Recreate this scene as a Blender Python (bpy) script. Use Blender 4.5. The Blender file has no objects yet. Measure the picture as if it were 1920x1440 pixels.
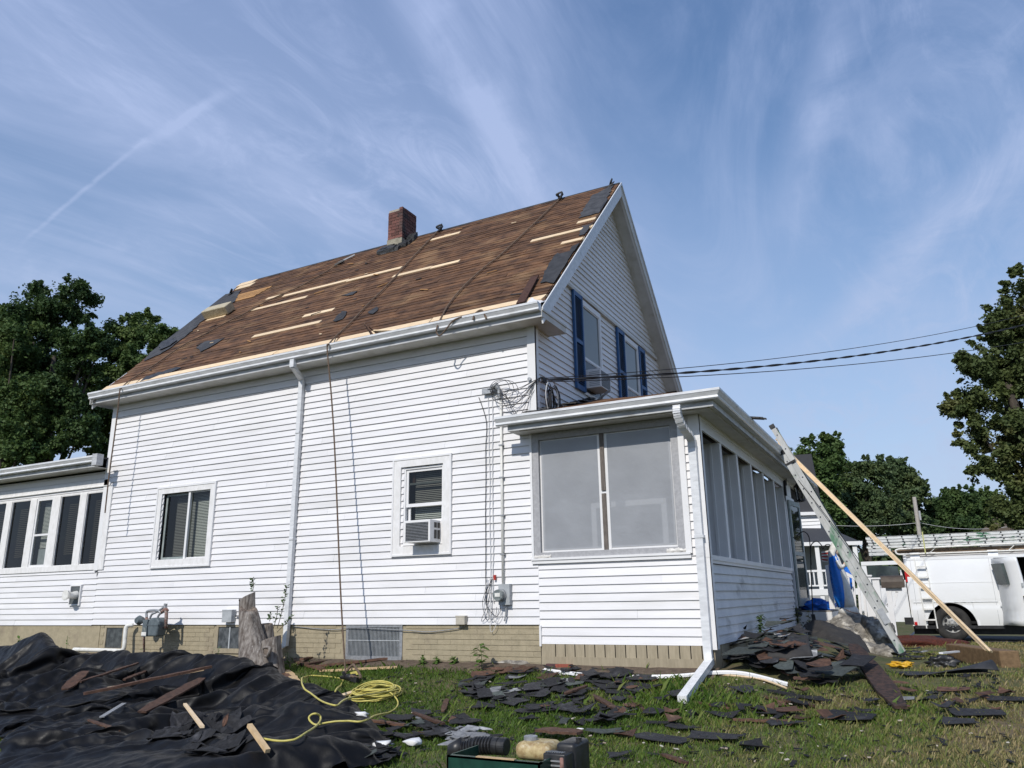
import bpy, math, random
import numpy as np
from mathutils import Vector, Matrix, noise
random.seed(7); rng=np.random.default_rng(11)
sc=bpy.context.scene; col=sc.collection
# ---------------------------------------------------------------- camera
F=1454.6; CX,CY=960.,720.
PITCH,YAW,ROLL=0.26996514,-0.47744559,-0.01691778
CAM=Vector((0,-10,1.6))
_f=Vector((math.sin(YAW)*math.cos(PITCH),math.cos(YAW)*math.cos(PITCH),math.sin(PITCH)))
_r=Vector((math.cos(YAW),-math.sin(YAW),0)); _u=_r.cross(_f)
RT=_r*math.cos(ROLL)+_u*math.sin(ROLL); UP=-_r*math.sin(ROLL)+_u*math.cos(ROLL)
cam=bpy.data.cameras.new('camera'); co=bpy.data.objects.new('camera',cam); col.objects.link(co)
co.matrix_world=Matrix(((RT.x,UP.x,-_f.x,CAM.x),(RT.y,UP.y,-_f.y,CAM.y),(RT.z,UP.z,-_f.z,CAM.z),(0,0,0,1)))
cam.sensor_width=36; cam.sensor_fit='HORIZONTAL'; cam.lens=F/1920*36; cam.clip_end=2000; cam.clip_start=.05
sc.camera=co
def ray(px,py): return (_f+RT*((px-CX)/F)-UP*((py-CY)/F))
def PA(px,py,ax,v):
    d=ray(px,py); return CAM+d*((v-CAM[ax])/d[ax])
def PX(px,py,x): return PA(px,py,0,x)
def PY(px,py,y): return PA(px,py,1,y)
def PZ(px,py,z): return PA(px,py,2,z)
# ---------------------------------------------------------------- sun and sky
SUN_EL=math.radians(38); 
sun=bpy.data.lights.new('sun','SUN'); sun.energy=3.5; sun.angle=math.radians(.53); sun.color=(1,.955,.89)
so=bpy.data.objects.new('sun',sun); col.objects.link(so)
to_sun=Vector((-.03,-1,0)).normalized()*math.cos(SUN_EL)+Vector((0,0,math.sin(SUN_EL)))
so.rotation_euler=to_sun.to_track_quat('Z','Y').to_euler()
w=bpy.data.worlds.new('World'); sc.world=w; w.use_nodes=True
N=w.node_tree.nodes; L=w.node_tree.links; N.clear()
def nd(t,**k):
    n=N.new(t)
    for a,b in k.items(): setattr(n,a,b)
    return n
def mth(op,a,b=None,c=None,clamp=False):
    n=N.new('ShaderNodeMath'); n.operation=op; n.use_clamp=clamp
    for i,v in enumerate((a,b,c)):
        if v is None: continue
        if isinstance(v,(int,float)): n.inputs[i].default_value=v
        else: L.new(v,n.inputs[i])
    return n.outputs[0]
out=nd('ShaderNodeOutputWorld'); bg=nd('ShaderNodeBackground'); bg.inputs[1].default_value=.095
sky=nd('ShaderNodeTexSky'); sky.sky_type='NISHITA'; sky.sun_disc=False; sky.sun_elevation=SUN_EL
sky.sun_rotation=math.radians(180); sky.air_density=1.0; sky.dust_density=.3; sky.ozone_density=2.6
tc=nd('ShaderNodeTexCoord'); sx=nd('ShaderNodeSeparateXYZ'); L.new(tc.outputs['Generated'],sx.inputs[0])
zz=mth('MAXIMUM',sx.outputs[2],0.0)
den=mth('ADD',zz,.10); pu=mth('DIVIDE',sx.outputs[0],den); pv=mth('DIVIDE',sx.outputs[1],den)
cb=nd('ShaderNodeCombineXYZ'); L.new(pu,cb.inputs[0]); L.new(pv,cb.inputs[1])
def skyxy(px,py):
    d=ray(px,py).normalized(); k=max(d.z,0)+.10; return d.x/k,d.y/k
def wnoise(rot,sc_,scale,detail,rough,dist=0,off=(0,0,0)):
    mp=nd('ShaderNodeMapping'); mp.inputs['Rotation'].default_value=(0,0,rot); mp.inputs['Scale'].default_value=sc_; mp.inputs['Location'].default_value=off
    L.new(cb.outputs[0],mp.inputs[0]); n=nd('ShaderNodeTexNoise'); n.inputs['Scale'].default_value=scale
    n.inputs['Detail'].default_value=detail; n.inputs['Roughness'].default_value=rough; n.inputs['Distortion'].default_value=dist
    L.new(mp.outputs[0],n.inputs[0]); return n.outputs[0]
def ramp(v,a,b,lo=0,hi=1,smooth=True):
    n=nd('ShaderNodeMapRange'); n.interpolation_type='SMOOTHSTEP' if smooth else 'LINEAR'
    n.inputs[1].default_value=a; n.inputs[2].default_value=b; n.inputs[3].default_value=lo; n.inputs[4].default_value=hi
    L.new(v,n.inputs[0]); return n.outputs[0]
# thin veil, wisps, ripples
veil=ramp(wnoise(.35,(1,.45,1),.75,5,.55,.6,(3.1,0,0)),.36,.72)
wisp=ramp(wnoise(-.15,(1,.34,1),1.9,10,.64,1.7,(0,1.7,0)),.42,.74)
fine=ramp(wnoise(-.75,(1,.38,1),6,9,.68,2.0,(5,2,0)),.42,.74)
patch=ramp(wnoise(.2,(1,1,1),.9,3,.5,.3,(9,4,0)),.38,.66)
cl=mth('ADD',mth('MULTIPLY',veil,.46),mth('MULTIPLY',wisp,.36)); cl=mth('ADD',cl,mth('MULTIPLY',mth('MULTIPLY',fine,patch),.42)); cl=mth('ADD',cl,.09)
# long vapour bands (two points of each band on the cloud layer, half width, strength)
def band(p0,p1,wd,s,nz,extent=None):
    global cl
    a=Vector(skyxy(*p0)); b=Vector(skyxy(*p1)); d=(b-a); ln=d.length; d/=ln; n=Vector((-d.y,d.x))
    t=mth('ADD',mth('MULTIPLY',pu,n.x),mth('MULTIPLY',pv,n.y)); t=mth('SUBTRACT',t,a.dot(n))
    t=mth('ADD',t,mth('MULTIPLY',mth('SUBTRACT',nz,.5),wd*1.6)); t=mth('ABSOLUTE',t)
    v=ramp(t,0,wd,1,0)
    al=mth('SUBTRACT',mth('ADD',mth('MULTIPLY',pu,d.x),mth('MULTIPLY',pv,d.y)),a.dot(d))
    e=.25*ln; v=mth('MULTIPLY',v,ramp(al,-e,e,0,1)); v=mth('MULTIPLY',v,ramp(al,ln-e,ln+e,1,0))
    v=mth('MULTIPLY',v,ramp(nz,.3,.6,.35,1)); cl=mth('ADD',cl,mth('MULTIPLY',v,s))
bn=wnoise(.6,(1,1,1),2.6,6,.6,.5)
bf=wnoise(.9,(1,1,1),9,7,.65,1.0)
band((60,440),(250,280),.008,.34,bf); band((250,280),(420,180),.02,.3,bf)
band((760,-40),(1020,400),.07,.42,bn); band((620,420),(760,600),.12,.22,bn)
band((1600,-40),(1480,420),.07,.42,bn); band((1940,250),(1560,620),.11,.50,bn)
band((0,520),(620,380),.22,.22,bn); band((1240,760),(1900,560),.3,.18,bn); band((-60,470),(420,640),.14,.35,bn)
cl=mth('MULTIPLY',cl,1.0,clamp=True)
mx=nd('ShaderNodeMix',data_type='RGBA'); hs0=nd('ShaderNodeHueSaturation'); hs0.inputs['Saturation'].default_value=1.32; hs0.inputs['Value'].default_value=1.4; L.new(sky.outputs[0],hs0.inputs['Color']); L.new(cl,mx.inputs[0]); L.new(hs0.outputs[0],mx.inputs[6]); mx.inputs[7].default_value=(4.2,5.3,8.3,1)
hs=nd('ShaderNodeHueSaturation'); hs.inputs['Saturation'].default_value=1.0; L.new(mx.outputs[2],hs.inputs['Color'])
# low haze towards the horizon
hz=ramp(zz,-.10,.78,.92,0); m2=nd('ShaderNodeMix',data_type='RGBA'); L.new(hz,m2.inputs[0]); L.new(hs.outputs[0],m2.inputs[6]); m2.inputs[7].default_value=(5.3,6.4,8.5,1)
L.new(m2.outputs[2],bg.inputs[0]); L.new(bg.outputs[0],out.inputs[0])
sc.view_settings.view_transform='Standard'; sc.view_settings.look='None'; sc.view_settings.exposure=0; sc.view_settings.gamma=1
sc.view_settings.use_curve_mapping=False
sc.cycles.max_bounces=8; sc.cycles.transparent_max_bounces=16; sc.cycles.use_denoising=True
sc.cycles.sample_clamp_indirect=6; sc.cycles.caustics_reflective=False; sc.cycles.caustics_refractive=False
# ---------------------------------------------------------------- materials
def M(name,c,c2=None,scale=6,detail=6,rough=.6,bump=0,bscale=None,stretch=(1,1,1),metal=0,rnd=0,spec=.4,lo=.38,hi=.62,c3=None,s3=1.5,lo3=.5,hi3=.62,trans=0,coat=0,rvar=0):
    m=bpy.data.materials.new(name); m.use_nodes=True; n=m.node_tree.nodes; l=m.node_tree.links
    b=n['Principled BSDF']; b.inputs['Roughness'].default_value=rough; b.inputs['Metallic'].default_value=metal
    b.inputs['Specular IOR Level'].default_value=spec; b.inputs['Coat Weight'].default_value=coat
    g=n.new('ShaderNodeNewGeometry'); mp=n.new('ShaderNodeMapping'); mp.inputs['Scale'].default_value=stretch; l.new(g.outputs['Position'],mp.inputs[0])
    def ns(s,d=detail):
        t=n.new('ShaderNodeTexNoise'); t.inputs['Scale'].default_value=s; t.inputs['Detail'].default_value=d; t.inputs['Roughness'].default_value=.6; l.new(mp.outputs[0],t.inputs[0]); return t.outputs[0]
    def mr(v,a,bb,x=0,y=1):
        t=n.new('ShaderNodeMapRange'); t.inputs[1].default_value=a; t.inputs[2].default_value=bb; t.inputs[3].default_value=x; t.inputs[4].default_value=y; l.new(v,t.inputs[0]); return t.outputs[0]
    def mix(f,a,bb):
        t=n.new('ShaderNodeMix'); t.data_type='RGBA'; l.new(f,t.inputs[0])
        for i,v in ((6,a),(7,bb)):
            if isinstance(v,tuple): t.inputs[i].default_value=(*v,1)
            else: l.new(v,t.inputs[i])
        return t.outputs[2]
    cur=None; nz=None
    if c2 is not None:
        nz=ns(scale); cur=mix(mr(nz,lo,hi),tuple(c),tuple(c2))
    else: b.inputs['Base Color'].default_value=(*c,1)
    if c3 is not None: cur=mix(mr(ns(s3,4),lo3,hi3),cur if cur else tuple(c),tuple(c3))
    if rnd:
        oi=n.new('ShaderNodeObjectInfo'); v=mr(oi.outputs['Random'],0,1,1-rnd,1+rnd); t=n.new('ShaderNodeVectorMath'); t.operation='SCALE'
        if cur is None: t.inputs[0].default_value=tuple(c)
        else: l.new(cur,t.inputs[0])
        l.new(v,t.inputs['Scale']); cur=t.outputs[0]
    if cur: l.new(cur,b.inputs['Base Color'])
    if rvar: l.new(mr(ns(bscale or scale*2,3),.3,.7,max(.02,rough-rvar),rough+rvar),b.inputs['Roughness'])
    if bump:
        bp=n.new('ShaderNodeBump'); bp.inputs['Strength'].default_value=1; bp.inputs['Distance'].default_value=bump; l.new(ns(bscale or scale*3),bp.inputs['Height']); l.new(bp.outputs[0],b.inputs['Normal'])
    if trans:
        tr=n.new('ShaderNodeBsdfTranslucent'); ms=n.new('ShaderNodeMixShader'); ms.inputs[0].default_value=trans
        if cur: l.new(cur,tr.inputs[0])
        else: tr.inputs[0].default_value=(*c,1)
        o=n['Material Output']; l.new(b.outputs[0],ms.inputs[1]); l.new(tr.outputs[0],ms.inputs[2]); l.new(ms.outputs[0],o.inputs[0])
    return m
def glassy(name,tint,opac,rough=.03,dcol=(.02,.02,.02),milky=0):
    m=bpy.data.materials.new(name); m.use_nodes=True; n=m.node_tree.nodes; l=m.node_tree.links; n.remove(n['Principled BSDF'])
    o=n['Material Output']; t=n.new('ShaderNodeBsdfTransparent'); t.inputs[0].default_value=(*tint,1)
    d=n.new('ShaderNodeBsdfDiffuse'); d.inputs[0].default_value=(*dcol,1)
    if milky:
        g0=n.new('ShaderNodeNewGeometry'); nn=n.new('ShaderNodeTexNoise'); nn.inputs['Scale'].default_value=2.2; nn.inputs['Detail'].default_value=6; l.new(g0.outputs[0],nn.inputs[0])
        mr=n.new('ShaderNodeMapRange'); mr.inputs[1].default_value=.3; mr.inputs[2].default_value=.7; mr.inputs[3].default_value=opac-milky; mr.inputs[4].default_value=opac+milky; l.new(nn.outputs[0],mr.inputs[0])
    a=n.new('ShaderNodeMixShader'); a.inputs[0].default_value=opac; l.new(t.outputs[0],a.inputs[1]); l.new(d.outputs[0],a.inputs[2])
    if milky: l.new(mr.outputs[0],a.inputs[0])
    g=n.new('ShaderNodeBsdfGlossy'); g.inputs['Roughness'].default_value=rough; fr=n.new('ShaderNodeFresnel'); fr.inputs[0].default_value=1.5
    b=n.new('ShaderNodeMixShader'); l.new(fr.outputs[0],b.inputs[0]); l.new(a.outputs[0],b.inputs[1]); l.new(g.outputs[0],b.inputs[2]); l.new(b.outputs[0],o.inputs[0])
    if milky:
        bp=n.new('ShaderNodeBump'); bp.inputs['Distance'].default_value=.01; w2=n.new('ShaderNodeTexNoise'); w2.inputs['Scale'].default_value=5; w2.inputs['Detail'].default_value=4; l.new(g0.outputs[0],w2.inputs[0]); l.new(w2.outputs[0],bp.inputs['Height']); l.new(bp.outputs[0],g.inputs['Normal']); l.new(bp.outputs[0],d.inputs['Normal'])
    return m
white=M('vinyl_white',(.77,.765,.76),(.73,.725,.72),3,rough=.42,bump=.0012,bscale=3,rnd=.015)
sidm=M('vinyl_siding',(.77,.76,.76),(.72,.71,.71),2.2,rough=.45,bump=.003,bscale=1.6,stretch=(.5,.5,3),rnd=.035,c3=(.62,.61,.59),s3=.9,lo3=.54,hi3=.78)
dirty=M('dirty_siding',(.70,.70,.70),(.62,.62,.62),3,rough=.55,bump=.003,bscale=2,rnd=.03,c3=(.20,.195,.18),s3=.9,lo3=.60,hi3=.78,stretch=(1,1,1.8))
metalw=M('gutter_enamel',(.72,.73,.74),(.60,.61,.62),9,rough=.33,bump=.0008,bscale=14,c3=(.42,.42,.41),s3=5,lo3=.6,hi3=.8,stretch=(.6,1,2))
soffm=M('aged_soffit',(.60,.59,.56),(.52,.51,.47),5,rough=.6,c3=(.40,.38,.33),s3=2.5,lo3=.58,hi3=.8)
fasc=M('aged_fascia',(.55,.56,.57),(.42,.43,.44),7,rough=.6,c3=(.26,.26,.25),s3=6,lo3=.58,hi3=.75,stretch=(.5,1,2))
trimold=M('weathered_trim',(.79,.78,.77),(.70,.69,.67),14,rough=.6,c3=(.45,.41,.35),s3=18,lo3=.68,hi3=.80,stretch=(1,1,.5))
tan=M('tan_masonry_paint',(.375,.32,.215),(.315,.27,.18),9,rough=.8,bump=.006,bscale=40,rnd=.03,c3=(.23,.19,.135),s3=2.2,lo3=.54,hi3=.74)
tanw=M('tan_wood_paint',(.37,.315,.22),(.30,.255,.175),9,rough=.75,bump=.002,bscale=30,rnd=.08,stretch=(3,3,.5))
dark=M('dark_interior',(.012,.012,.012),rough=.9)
gap=M('shadowed_gap',(.02,.018,.015),rough=.95)
room=M('room_wall',(.10,.10,.105),(.07,.07,.075),2,rough=.9)
roomg=M('porch_room',(.38,.39,.41),(.30,.31,.33),1.5,rough=.9)
blindm=M('blind_slat',(.62,.62,.58),rough=.6,rnd=.02)
blindd=M('tan_blind',(.16,.14,.10),rough=.7)
glass=glassy('window_glass',(.78,.82,.81),.03)
glassd=glassy('dark_window_glass',(.50,.51,.50),.06,dcol=(.03,.03,.028))
film=glassy('plastic_film',(.85,.87,.9),.60,rough=.28,dcol=(.47,.485,.51),milky=.045)
graytape=M('grey_foam_tape',(.40,.40,.41),(.33,.33,.34),20,rough=.6,bump=.004,bscale=30)
woodgrey=M('weathered_batten',(.17,.145,.125),(.10,.085,.075),25,rough=.8,stretch=(3,3,.4),bump=.002)
roofw=M('old_roof_board',(.168,.084,.040),(.050,.025,.014),6,detail=9,rough=.85,bump=.006,bscale=30,stretch=(.6,1.2,1.2),rnd=.26,lo=.33,hi=.66,c3=(.28,.170,.085),s3=1.9,lo3=.54,hi3=.80)
newwood=M('fresh_pine',(.80,.63,.42),(.72,.53,.32),16,rough=.65,stretch=(.4,2,2),rnd=.08,bump=.001)
orangew=M('aged_pine',(.45,.25,.09),(.30,.15,.05),16,rough=.7,stretch=(.4,2,2),rnd=.15)
felt=M('black_felt',(.030,.031,.034),(.055,.056,.06),7,rough=.75,bump=.004,bscale=40,rnd=.25,c3=(.10,.10,.105),s3=4,lo3=.62,hi3=.8)
shing=M('torn_shingle',(.030,.030,.033),(.016,.016,.018),30,rough=.85,bump=.003,bscale=120,rnd=.45,c3=(.075,.075,.08),s3=5,lo3=.58,hi3=.75)
shinggreen=M('green_grey_shingle',(.075,.088,.080),(.045,.052,.048),30,rough=.85,bump=.003,bscale=120,rnd=.3)
shinggrey=M('pale_shingle_back',(.28,.285,.29),(.17,.175,.18),14,rough=.8,rnd=.3,bump=.002,c3=(.45,.45,.44),s3=9,lo3=.6,hi3=.7)
brownw=M('old_brown_lath',(.115,.060,.038),(.058,.031,.021),18,rough=.85,bump=.004,bscale=50,stretch=(1,1,1),rnd=.35,c3=(.21,.13,.08),s3=9,lo3=.6,hi3=.75)
tarpm=M('black_tarp',(.0045,.0045,.005),(.009,.009,.010),4,rough=.50,bump=.003,bscale=18,c3=(.035,.0345,.034),s3=1.3,lo3=.58,hi3=.80,rvar=.10,spec=.2)
ropem=M('brown_rope',(.17,.12,.085),(.10,.07,.05),40,rough=.9)
yel=M('yellow_hose',(.58,.50,.13),(.44,.39,.10),20,rough=.45)
black=M('black_plastic',(.014,.014,.015),(.03,.03,.03),12,rough=.4,rvar=.1)
rubber=M('tyre_rubber',(.018,.018,.018),(.035,.033,.03),12,rough=.85,bump=.002,bscale=60)
cablem=M('cable_sheath',(.02,.02,.022),rough=.55)
cablew=M('white_cable',(.60,.60,.60),rough=.5)
brickm=M('chimney_brick',(.19,.078,.060),(.105,.048,.042),30,rough=.85,bump=.004,bscale=60,rnd=.35,c3=(.05,.042,.04),s3=2.6,lo3=.50,hi3=.66)
mortar=M('mortar',(.42,.37,.31),(.28,.25,.21),14,rough=.9,bump=.004,bscale=40)
cement=M('cement_parging',(.34,.31,.24),(.24,.22,.17),9,rough=.9,bump=.008,bscale=22,c3=(.13,.12,.10),s3=5,lo3=.6,hi3=.72)
tarsm=M('roof_tar',(.018,.018,.018),(.05,.05,.05),10,rough=.5,bump=.02,bscale=20)
shut=M('blue_shutter_paint',(.032,.105,.255),(.026,.088,.22),9,rough=.5)
alum=M('aluminium',(.62,.63,.64),(.50,.51,.52),18,rough=.38,metal=.75,rvar=.1)
aluml=M('painted_ladder_rail',(.50,.51,.50),(.40,.41,.40),9,rough=.5,metal=.1,c3=(.10,.22,.14),s3=3,lo3=.53,hi3=.63,stretch=(1,1,.45))
stormm=M('storm_door_frame',(.33,.37,.36),(.24,.28,.27),9,rough=.45)
gasm=M('gas_meter_paint',(.125,.150,.160),(.09,.112,.122),14,rough=.55,bump=.002,bscale=50)
galv=M('galvanised',(.40,.41,.42),(.29,.30,.31),30,rough=.5,metal=.5)
rust=M('rusty_pipe',(.18,.055,.035),(.32,.28,.25),30,rough=.8)
pvc=M('white_pvc',(.78,.77,.73),(.66,.65,.60),12,rough=.4)
greyb=M('grey_box_paint',(.42,.44,.45),(.34,.36,.37),12,rough=.5)
beige=M('beige_box',(.50,.46,.38),(.42,.39,.33),14,rough=.5)
lens_=M('meter_glass',(.10,.12,.12),(.25,.27,.26),25,rough=.08,spec=.8)
wood_st=M('stump_wood',(.29,.26,.23),(.10,.08,.066),14,detail=9,rough=.85,bump=.025,bscale=16,stretch=(1.6,1.6,.30),c3=(.50,.47,.43),s3=7,lo3=.60,hi3=.72)
cut=M('stump_cut_face',(.24,.19,.15),(.10,.08,.065),30,rough=.9,bump=.006,bscale=60)
stone=M('boulder_granite',(.30,.275,.235),(.13,.12,.105),9,detail=9,rough=.9,bump=.03,bscale=14,c3=(.52,.49,.43),s3=4,lo3=.56,hi3=.66)
vanw=M('van_paint',(.80,.81,.81),(.77,.78,.78),2,rough=.22,coat=.5,rnd=0)
steel=M('wheel_steel',(.40,.40,.38),(.28,.275,.26),14,rough=.55,metal=.2,rvar=.1)
redl=M('tail_lamp',(.5,.012,.01),rough=.2,spec=.7)
stat_w=M('statue_white',(.74,.73,.69),(.58,.56,.52),9,rough=.5,rvar=.1,c3=(.38,.36,.32),s3=12,lo3=.66,hi3=.8)
stat_b=M('statue_blue',(.014,.19,.68),(.011,.15,.58),9,rough=.28,rvar=.08)
bluet=M('blue_tarp',(.014,.16,.62),(.010,.12,.52),9,rough=.3,bump=.01,bscale=10)
iron=M('wrought_iron',(.012,.012,.013),rough=.5)
skin=M('statue_skin',(.62,.46,.36),rough=.5)
ply=M('new_timber',(.60,.43,.24),(.50,.35,.19),16,rough=.7,stretch=(1,1,1),rnd=.1)
timb=M('landscape_timber',(.21,.135,.07),(.14,.088,.045),16,rough=.85,bump=.004,bscale=40)
greenp=M('green_machine_paint',(.006,.035,.024),(.01,.055,.036),12,rough=.4,c3=(.42,.38,.05),s3=9,lo3=.70,hi3=.74)
tankm=M('stained_yellow_tank',(.50,.40,.20),(.30,.20,.09),22,rough=.55,c3=(.62,.56,.40),s3=12,lo3=.55,hi3=.7)
greyroof=M('grey_shingle_roof',(.060,.062,.068),(.04,.042,.047),25,rough=.9,stretch=(1,1,3))
brroof=M('brown_shingle_roof',(.13,.105,.085),(.09,.07,.055),25,rough=.9)
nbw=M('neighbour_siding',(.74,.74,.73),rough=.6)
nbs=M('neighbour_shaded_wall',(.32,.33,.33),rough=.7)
mulch=M('red_mulch',(.11,.028,.016),(.05,.014,.009),30,rough=.95,bump=.02,bscale=40)
polew=M('utility_pole_wood',(.46,.43,.39),(.34,.31,.28),20,rough=.9,stretch=(1,1,.2))
bark=M('tree_bark',(.085,.07,.055),(.05,.042,.034),12,rough=.95,bump=.01,stretch=(1,1,.3))
flagm=M('flag_cloth_red',(.45,.03,.03),rough=.8)
lgreen=M('dark_green_plastic',(.01,.03,.018),rough=.5)
asph=M('asphalt',(.055,.055,.058),(.038,.038,.04),40,rough=.9,bump=.003,bscale=120,c3=(.08,.08,.08),s3=2,lo3=.55,hi3=.7)
dirt=M('bare_soil',(.14,.105,.075),(.085,.062,.045),12,rough=.95,bump=.02,bscale=25)
def leafm(nm,a,b,c): return M(nm,a,b,1.1,detail=5,rough=.6,trans=.28,spec=.22,c3=c,s3=.5,lo3=.5,hi3=.66)
leaf_dark=leafm('leaves_dark',(.038,.072,.026),(.068,.116,.036),(.092,.142,.042))
leaf_mid=leafm('leaves_mid',(.060,.108,.034),(.100,.158,.048),(.135,.188,.056))
leaf_maple=leafm('leaves_maple',(.075,.105,.036),(.115,.145,.048),(.19,.175,.062))
leaf_far=leafm('leaves_far',(.075,.115,.052),(.10,.148,.062),(.13,.17,.066))
weedm=M('weed_leaves',(.09,.17,.035),(.13,.22,.05),9,rough=.6,trans=.35,spec=.3)
# lawn: soil, green and straw
lawn=M('lawn_base',(.065,.088,.022),(.13,.115,.05),3.0,detail=9,rough=.95,bump=.03,bscale=30,c3=(.16,.12,.07),s3=1.6,lo3=.52,hi3=.66)
grassm=bpy.data.materials.new('grass_blades'); grassm.use_nodes=True
def _g():
    n=grassm.node_tree.nodes; l=grassm.node_tree.links; b=n['Principled BSDF']; b.inputs['Roughness'].default_value=.55; b.inputs['Specular IOR Level'].default_value=.25
    g=n.new('ShaderNodeNewGeometry')
    t=n.new('ShaderNodeTexNoise'); t.inputs['Scale'].default_value=1.3; t.inputs['Detail'].default_value=5; l.new(g.outputs['Position'],t.inputs[0])
    t2=n.new('ShaderNodeAttribute'); t2.attribute_name='tone'
    sxx=n.new('ShaderNodeSeparateXYZ'); l.new(g.outputs['Position'],sxx.inputs[0])
    mr=n.new('ShaderNodeMapRange'); mr.inputs[1].default_value=-3.8; mr.inputs[2].default_value=1.0; mr.inputs[3].default_value=-.12; mr.inputs[4].default_value=.30; l.new(sxx.outputs[0],mr.inputs[0])
    a=n.new('ShaderNodeMath'); a.operation='ADD'; l.new(t.outputs[0],a.inputs[0]); l.new(mr.outputs[0],a.inputs[1])
    a2=n.new('ShaderNodeMath'); a2.operation='MULTIPLY_ADD'; l.new(t2.outputs['Fac'],a2.inputs[0]); a2.inputs[1].default_value=.42; l.new(a.outputs[0],a2.inputs[2])
    r=n.new('ShaderNodeValToRGB'); e=r.color_ramp.elements; e[0].position=.30; e[0].color=(.060,.115,.016,1); e[1].position=.95; e[1].color=(.34,.27,.13,1)
    k=e.new(.50); k.color=(.125,.195,.030,1); k=e.new(.70); k.color=(.20,.205,.065,1)
    l.new(a2.outputs[0],r.inputs[0]); l.new(r.outputs[0],b.inputs['Base Color'])
    tr=n.new('ShaderNodeBsdfTranslucent'); l.new(r.outputs[0],tr.inputs[0]); ms=n.new('ShaderNodeMixShader'); ms.inputs[0].default_value=.3
    l.new(b.outputs[0],ms.inputs[1]); l.new(tr.outputs[0],ms.inputs[2]); l.new(ms.outputs[0],n['Material Output'].inputs[0])
_g()
# ---------------------------------------------------------------- object helpers
def tag(o,label=None,cat=None,group=None,kind=None):
    if label: o['label']=label
    if cat: o['category']=cat
    if group: o['group']=group
    if kind: o['kind']=kind
    return o
WL={}
def empty(name,loc,label=None,cat=None,group=None):
    o=bpy.data.objects.new(name,None); col.objects.link(o); o.location=loc; o.empty_display_size=.1; WL[o.name]=Vector(loc)
    return tag(o,label,cat,group)
def origin_of(p): return WL.get(p.name,Vector((0,0,0))) if p else Vector((0,0,0))
def meshobj(name,verts,faces,mat,parent=None,smooth=False,origin=None,edges=()):
    org=Vector(origin) if origin is not None else (origin_of(parent) if parent else Vector((0,0,0)))
    me=bpy.data.meshes.new(name)
    v=np.asarray(verts,dtype=np.float64).reshape(-1,3)-np.array(org)
    me.from_pydata(v.tolist(),[],faces); me.materials.append(mat)
    if smooth: me.shade_smooth()
    o=bpy.data.objects.new(name,me); col.objects.link(o)
    if parent: o.parent=parent; o.location=org-origin_of(parent)
    else: o.location=org
    WL[o.name]=org
    return o
class MB:
    def __init__(s): s.v=[]; s.f=[]
    def add(s,vs,fs):
        k=len(s.v); s.v+= [tuple(p) for p in vs]; s.f+=[tuple(i+k for i in f) for f in fs]; return s
    def box(s,a,b):
        x0,y0,z0=[min(a[i],b[i]) for i in range(3)]; x1,y1,z1=[max(a[i],b[i]) for i in range(3)]
        return s.add([(x0,y0,z0),(x1,y0,z0),(x1,y1,z0),(x0,y1,z0),(x0,y0,z1),(x1,y0,z1),(x1,y1,z1),(x0,y1,z1)],
            [(0,3,2,1),(4,5,6,7),(0,1,5,4),(1,2,6,5),(2,3,7,6),(3,0,4,7)])
    def obox(s,c,u,v,w):
        c,u,v,w=map(Vector,(c,u,v,w)); P=[c+u*a+v*b+w*d for d in(-1,1) for b in(-1,1) for a in(-1,1)]
        return s.add(P,[(0,2,3,1),(4,5,7,6),(0,1,5,4),(2,6,7,3),(0,4,6,2),(1,3,7,5)])
    def prism(s,pts,off):
        pts=[Vector(p) for p in pts]; off=Vector(off); n=len(pts)
        return s.add(pts+[p+off for p in pts],[tuple(range(n))[::-1],tuple(range(n,2*n))]+[(i,(i+1)%n,n+(i+1)%n,n+i) for i in range(n)])
    def bar(s,a,b,w,h,up=(0,0,1)):
        a,b,up=Vector(a),Vector(b),Vector(up); d=(b-a); l=d.length; d=d/l; sd=d.cross(up)
        if sd.length<1e-4: sd=Vector((1,0,0))
        sd.normalize(); u=sd.cross(d).normalized()
        return s.obox((a+b)/2,d*l/2,sd*w/2,u*h/2)
    def tube(s,path,r,n=8,cap=True,closed=False):
        P=[Vector(p) for p in path]; m=len(P); R=r if hasattr(r,'__len__') else [r]*m
        t0=(P[1]-P[0]).normalized(); ref=Vector((0,0,1)) if abs(t0.z)<.9 else Vector((1,0,0)); nx=t0.cross(ref).normalized(); rings=[]
        for i in range(m):
            t=(P[min(i+1,m-1)]-P[max(i-1,0)])
            if t.length<1e-9: t=t0.copy()
            t.normalize(); nx=(nx-t*nx.dot(t))
            if nx.length<1e-6: nx=t.orthogonal()
            nx.normalize(); by=t.cross(nx)
            rings.append([P[i]+(nx*math.cos(2*math.pi*k/n)+by*math.sin(2*math.pi*k/n))*R[i] for k in range(n)])
        vs=[p for rg in rings for p in rg]; fs=[(i*n+k,i*n+(k+1)%n,(i+1)*n+(k+1)%n,(i+1)*n+k) for i in range(m-1) for k in range(n)]
        if closed: fs+=[((m-1)*n+k,(m-1)*n+(k+1)%n,(k+1)%n,k) for k in range(n)]
        elif cap: fs+=[tuple(range(n))[::-1],tuple(range((m-1)*n,m*n))]
        return s.add(vs,fs)
    def extrude(s,prof,a,b,f):
        """prof: list of 2D points; f(p,t) maps profile point at end t (a or b) to 3D; open profile shell"""
        n=len(prof); return s.add([f(p,a) for p in prof]+[f(p,b) for p in prof],[(i,i+1,n+i+1,n+i) for i in range(n-1)])
    def build(s,name,mat,parent=None,smooth=False,origin=None): return meshobj(name,s.v,s.f,mat,parent,smooth,origin)
def bevel(o,w,seg=2):
    m=o.modifiers.new('b','BEVEL'); m.width=w; m.segments=seg; m.limit_method='ANGLE'; m.angle_limit=math.radians(40); return o
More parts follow.
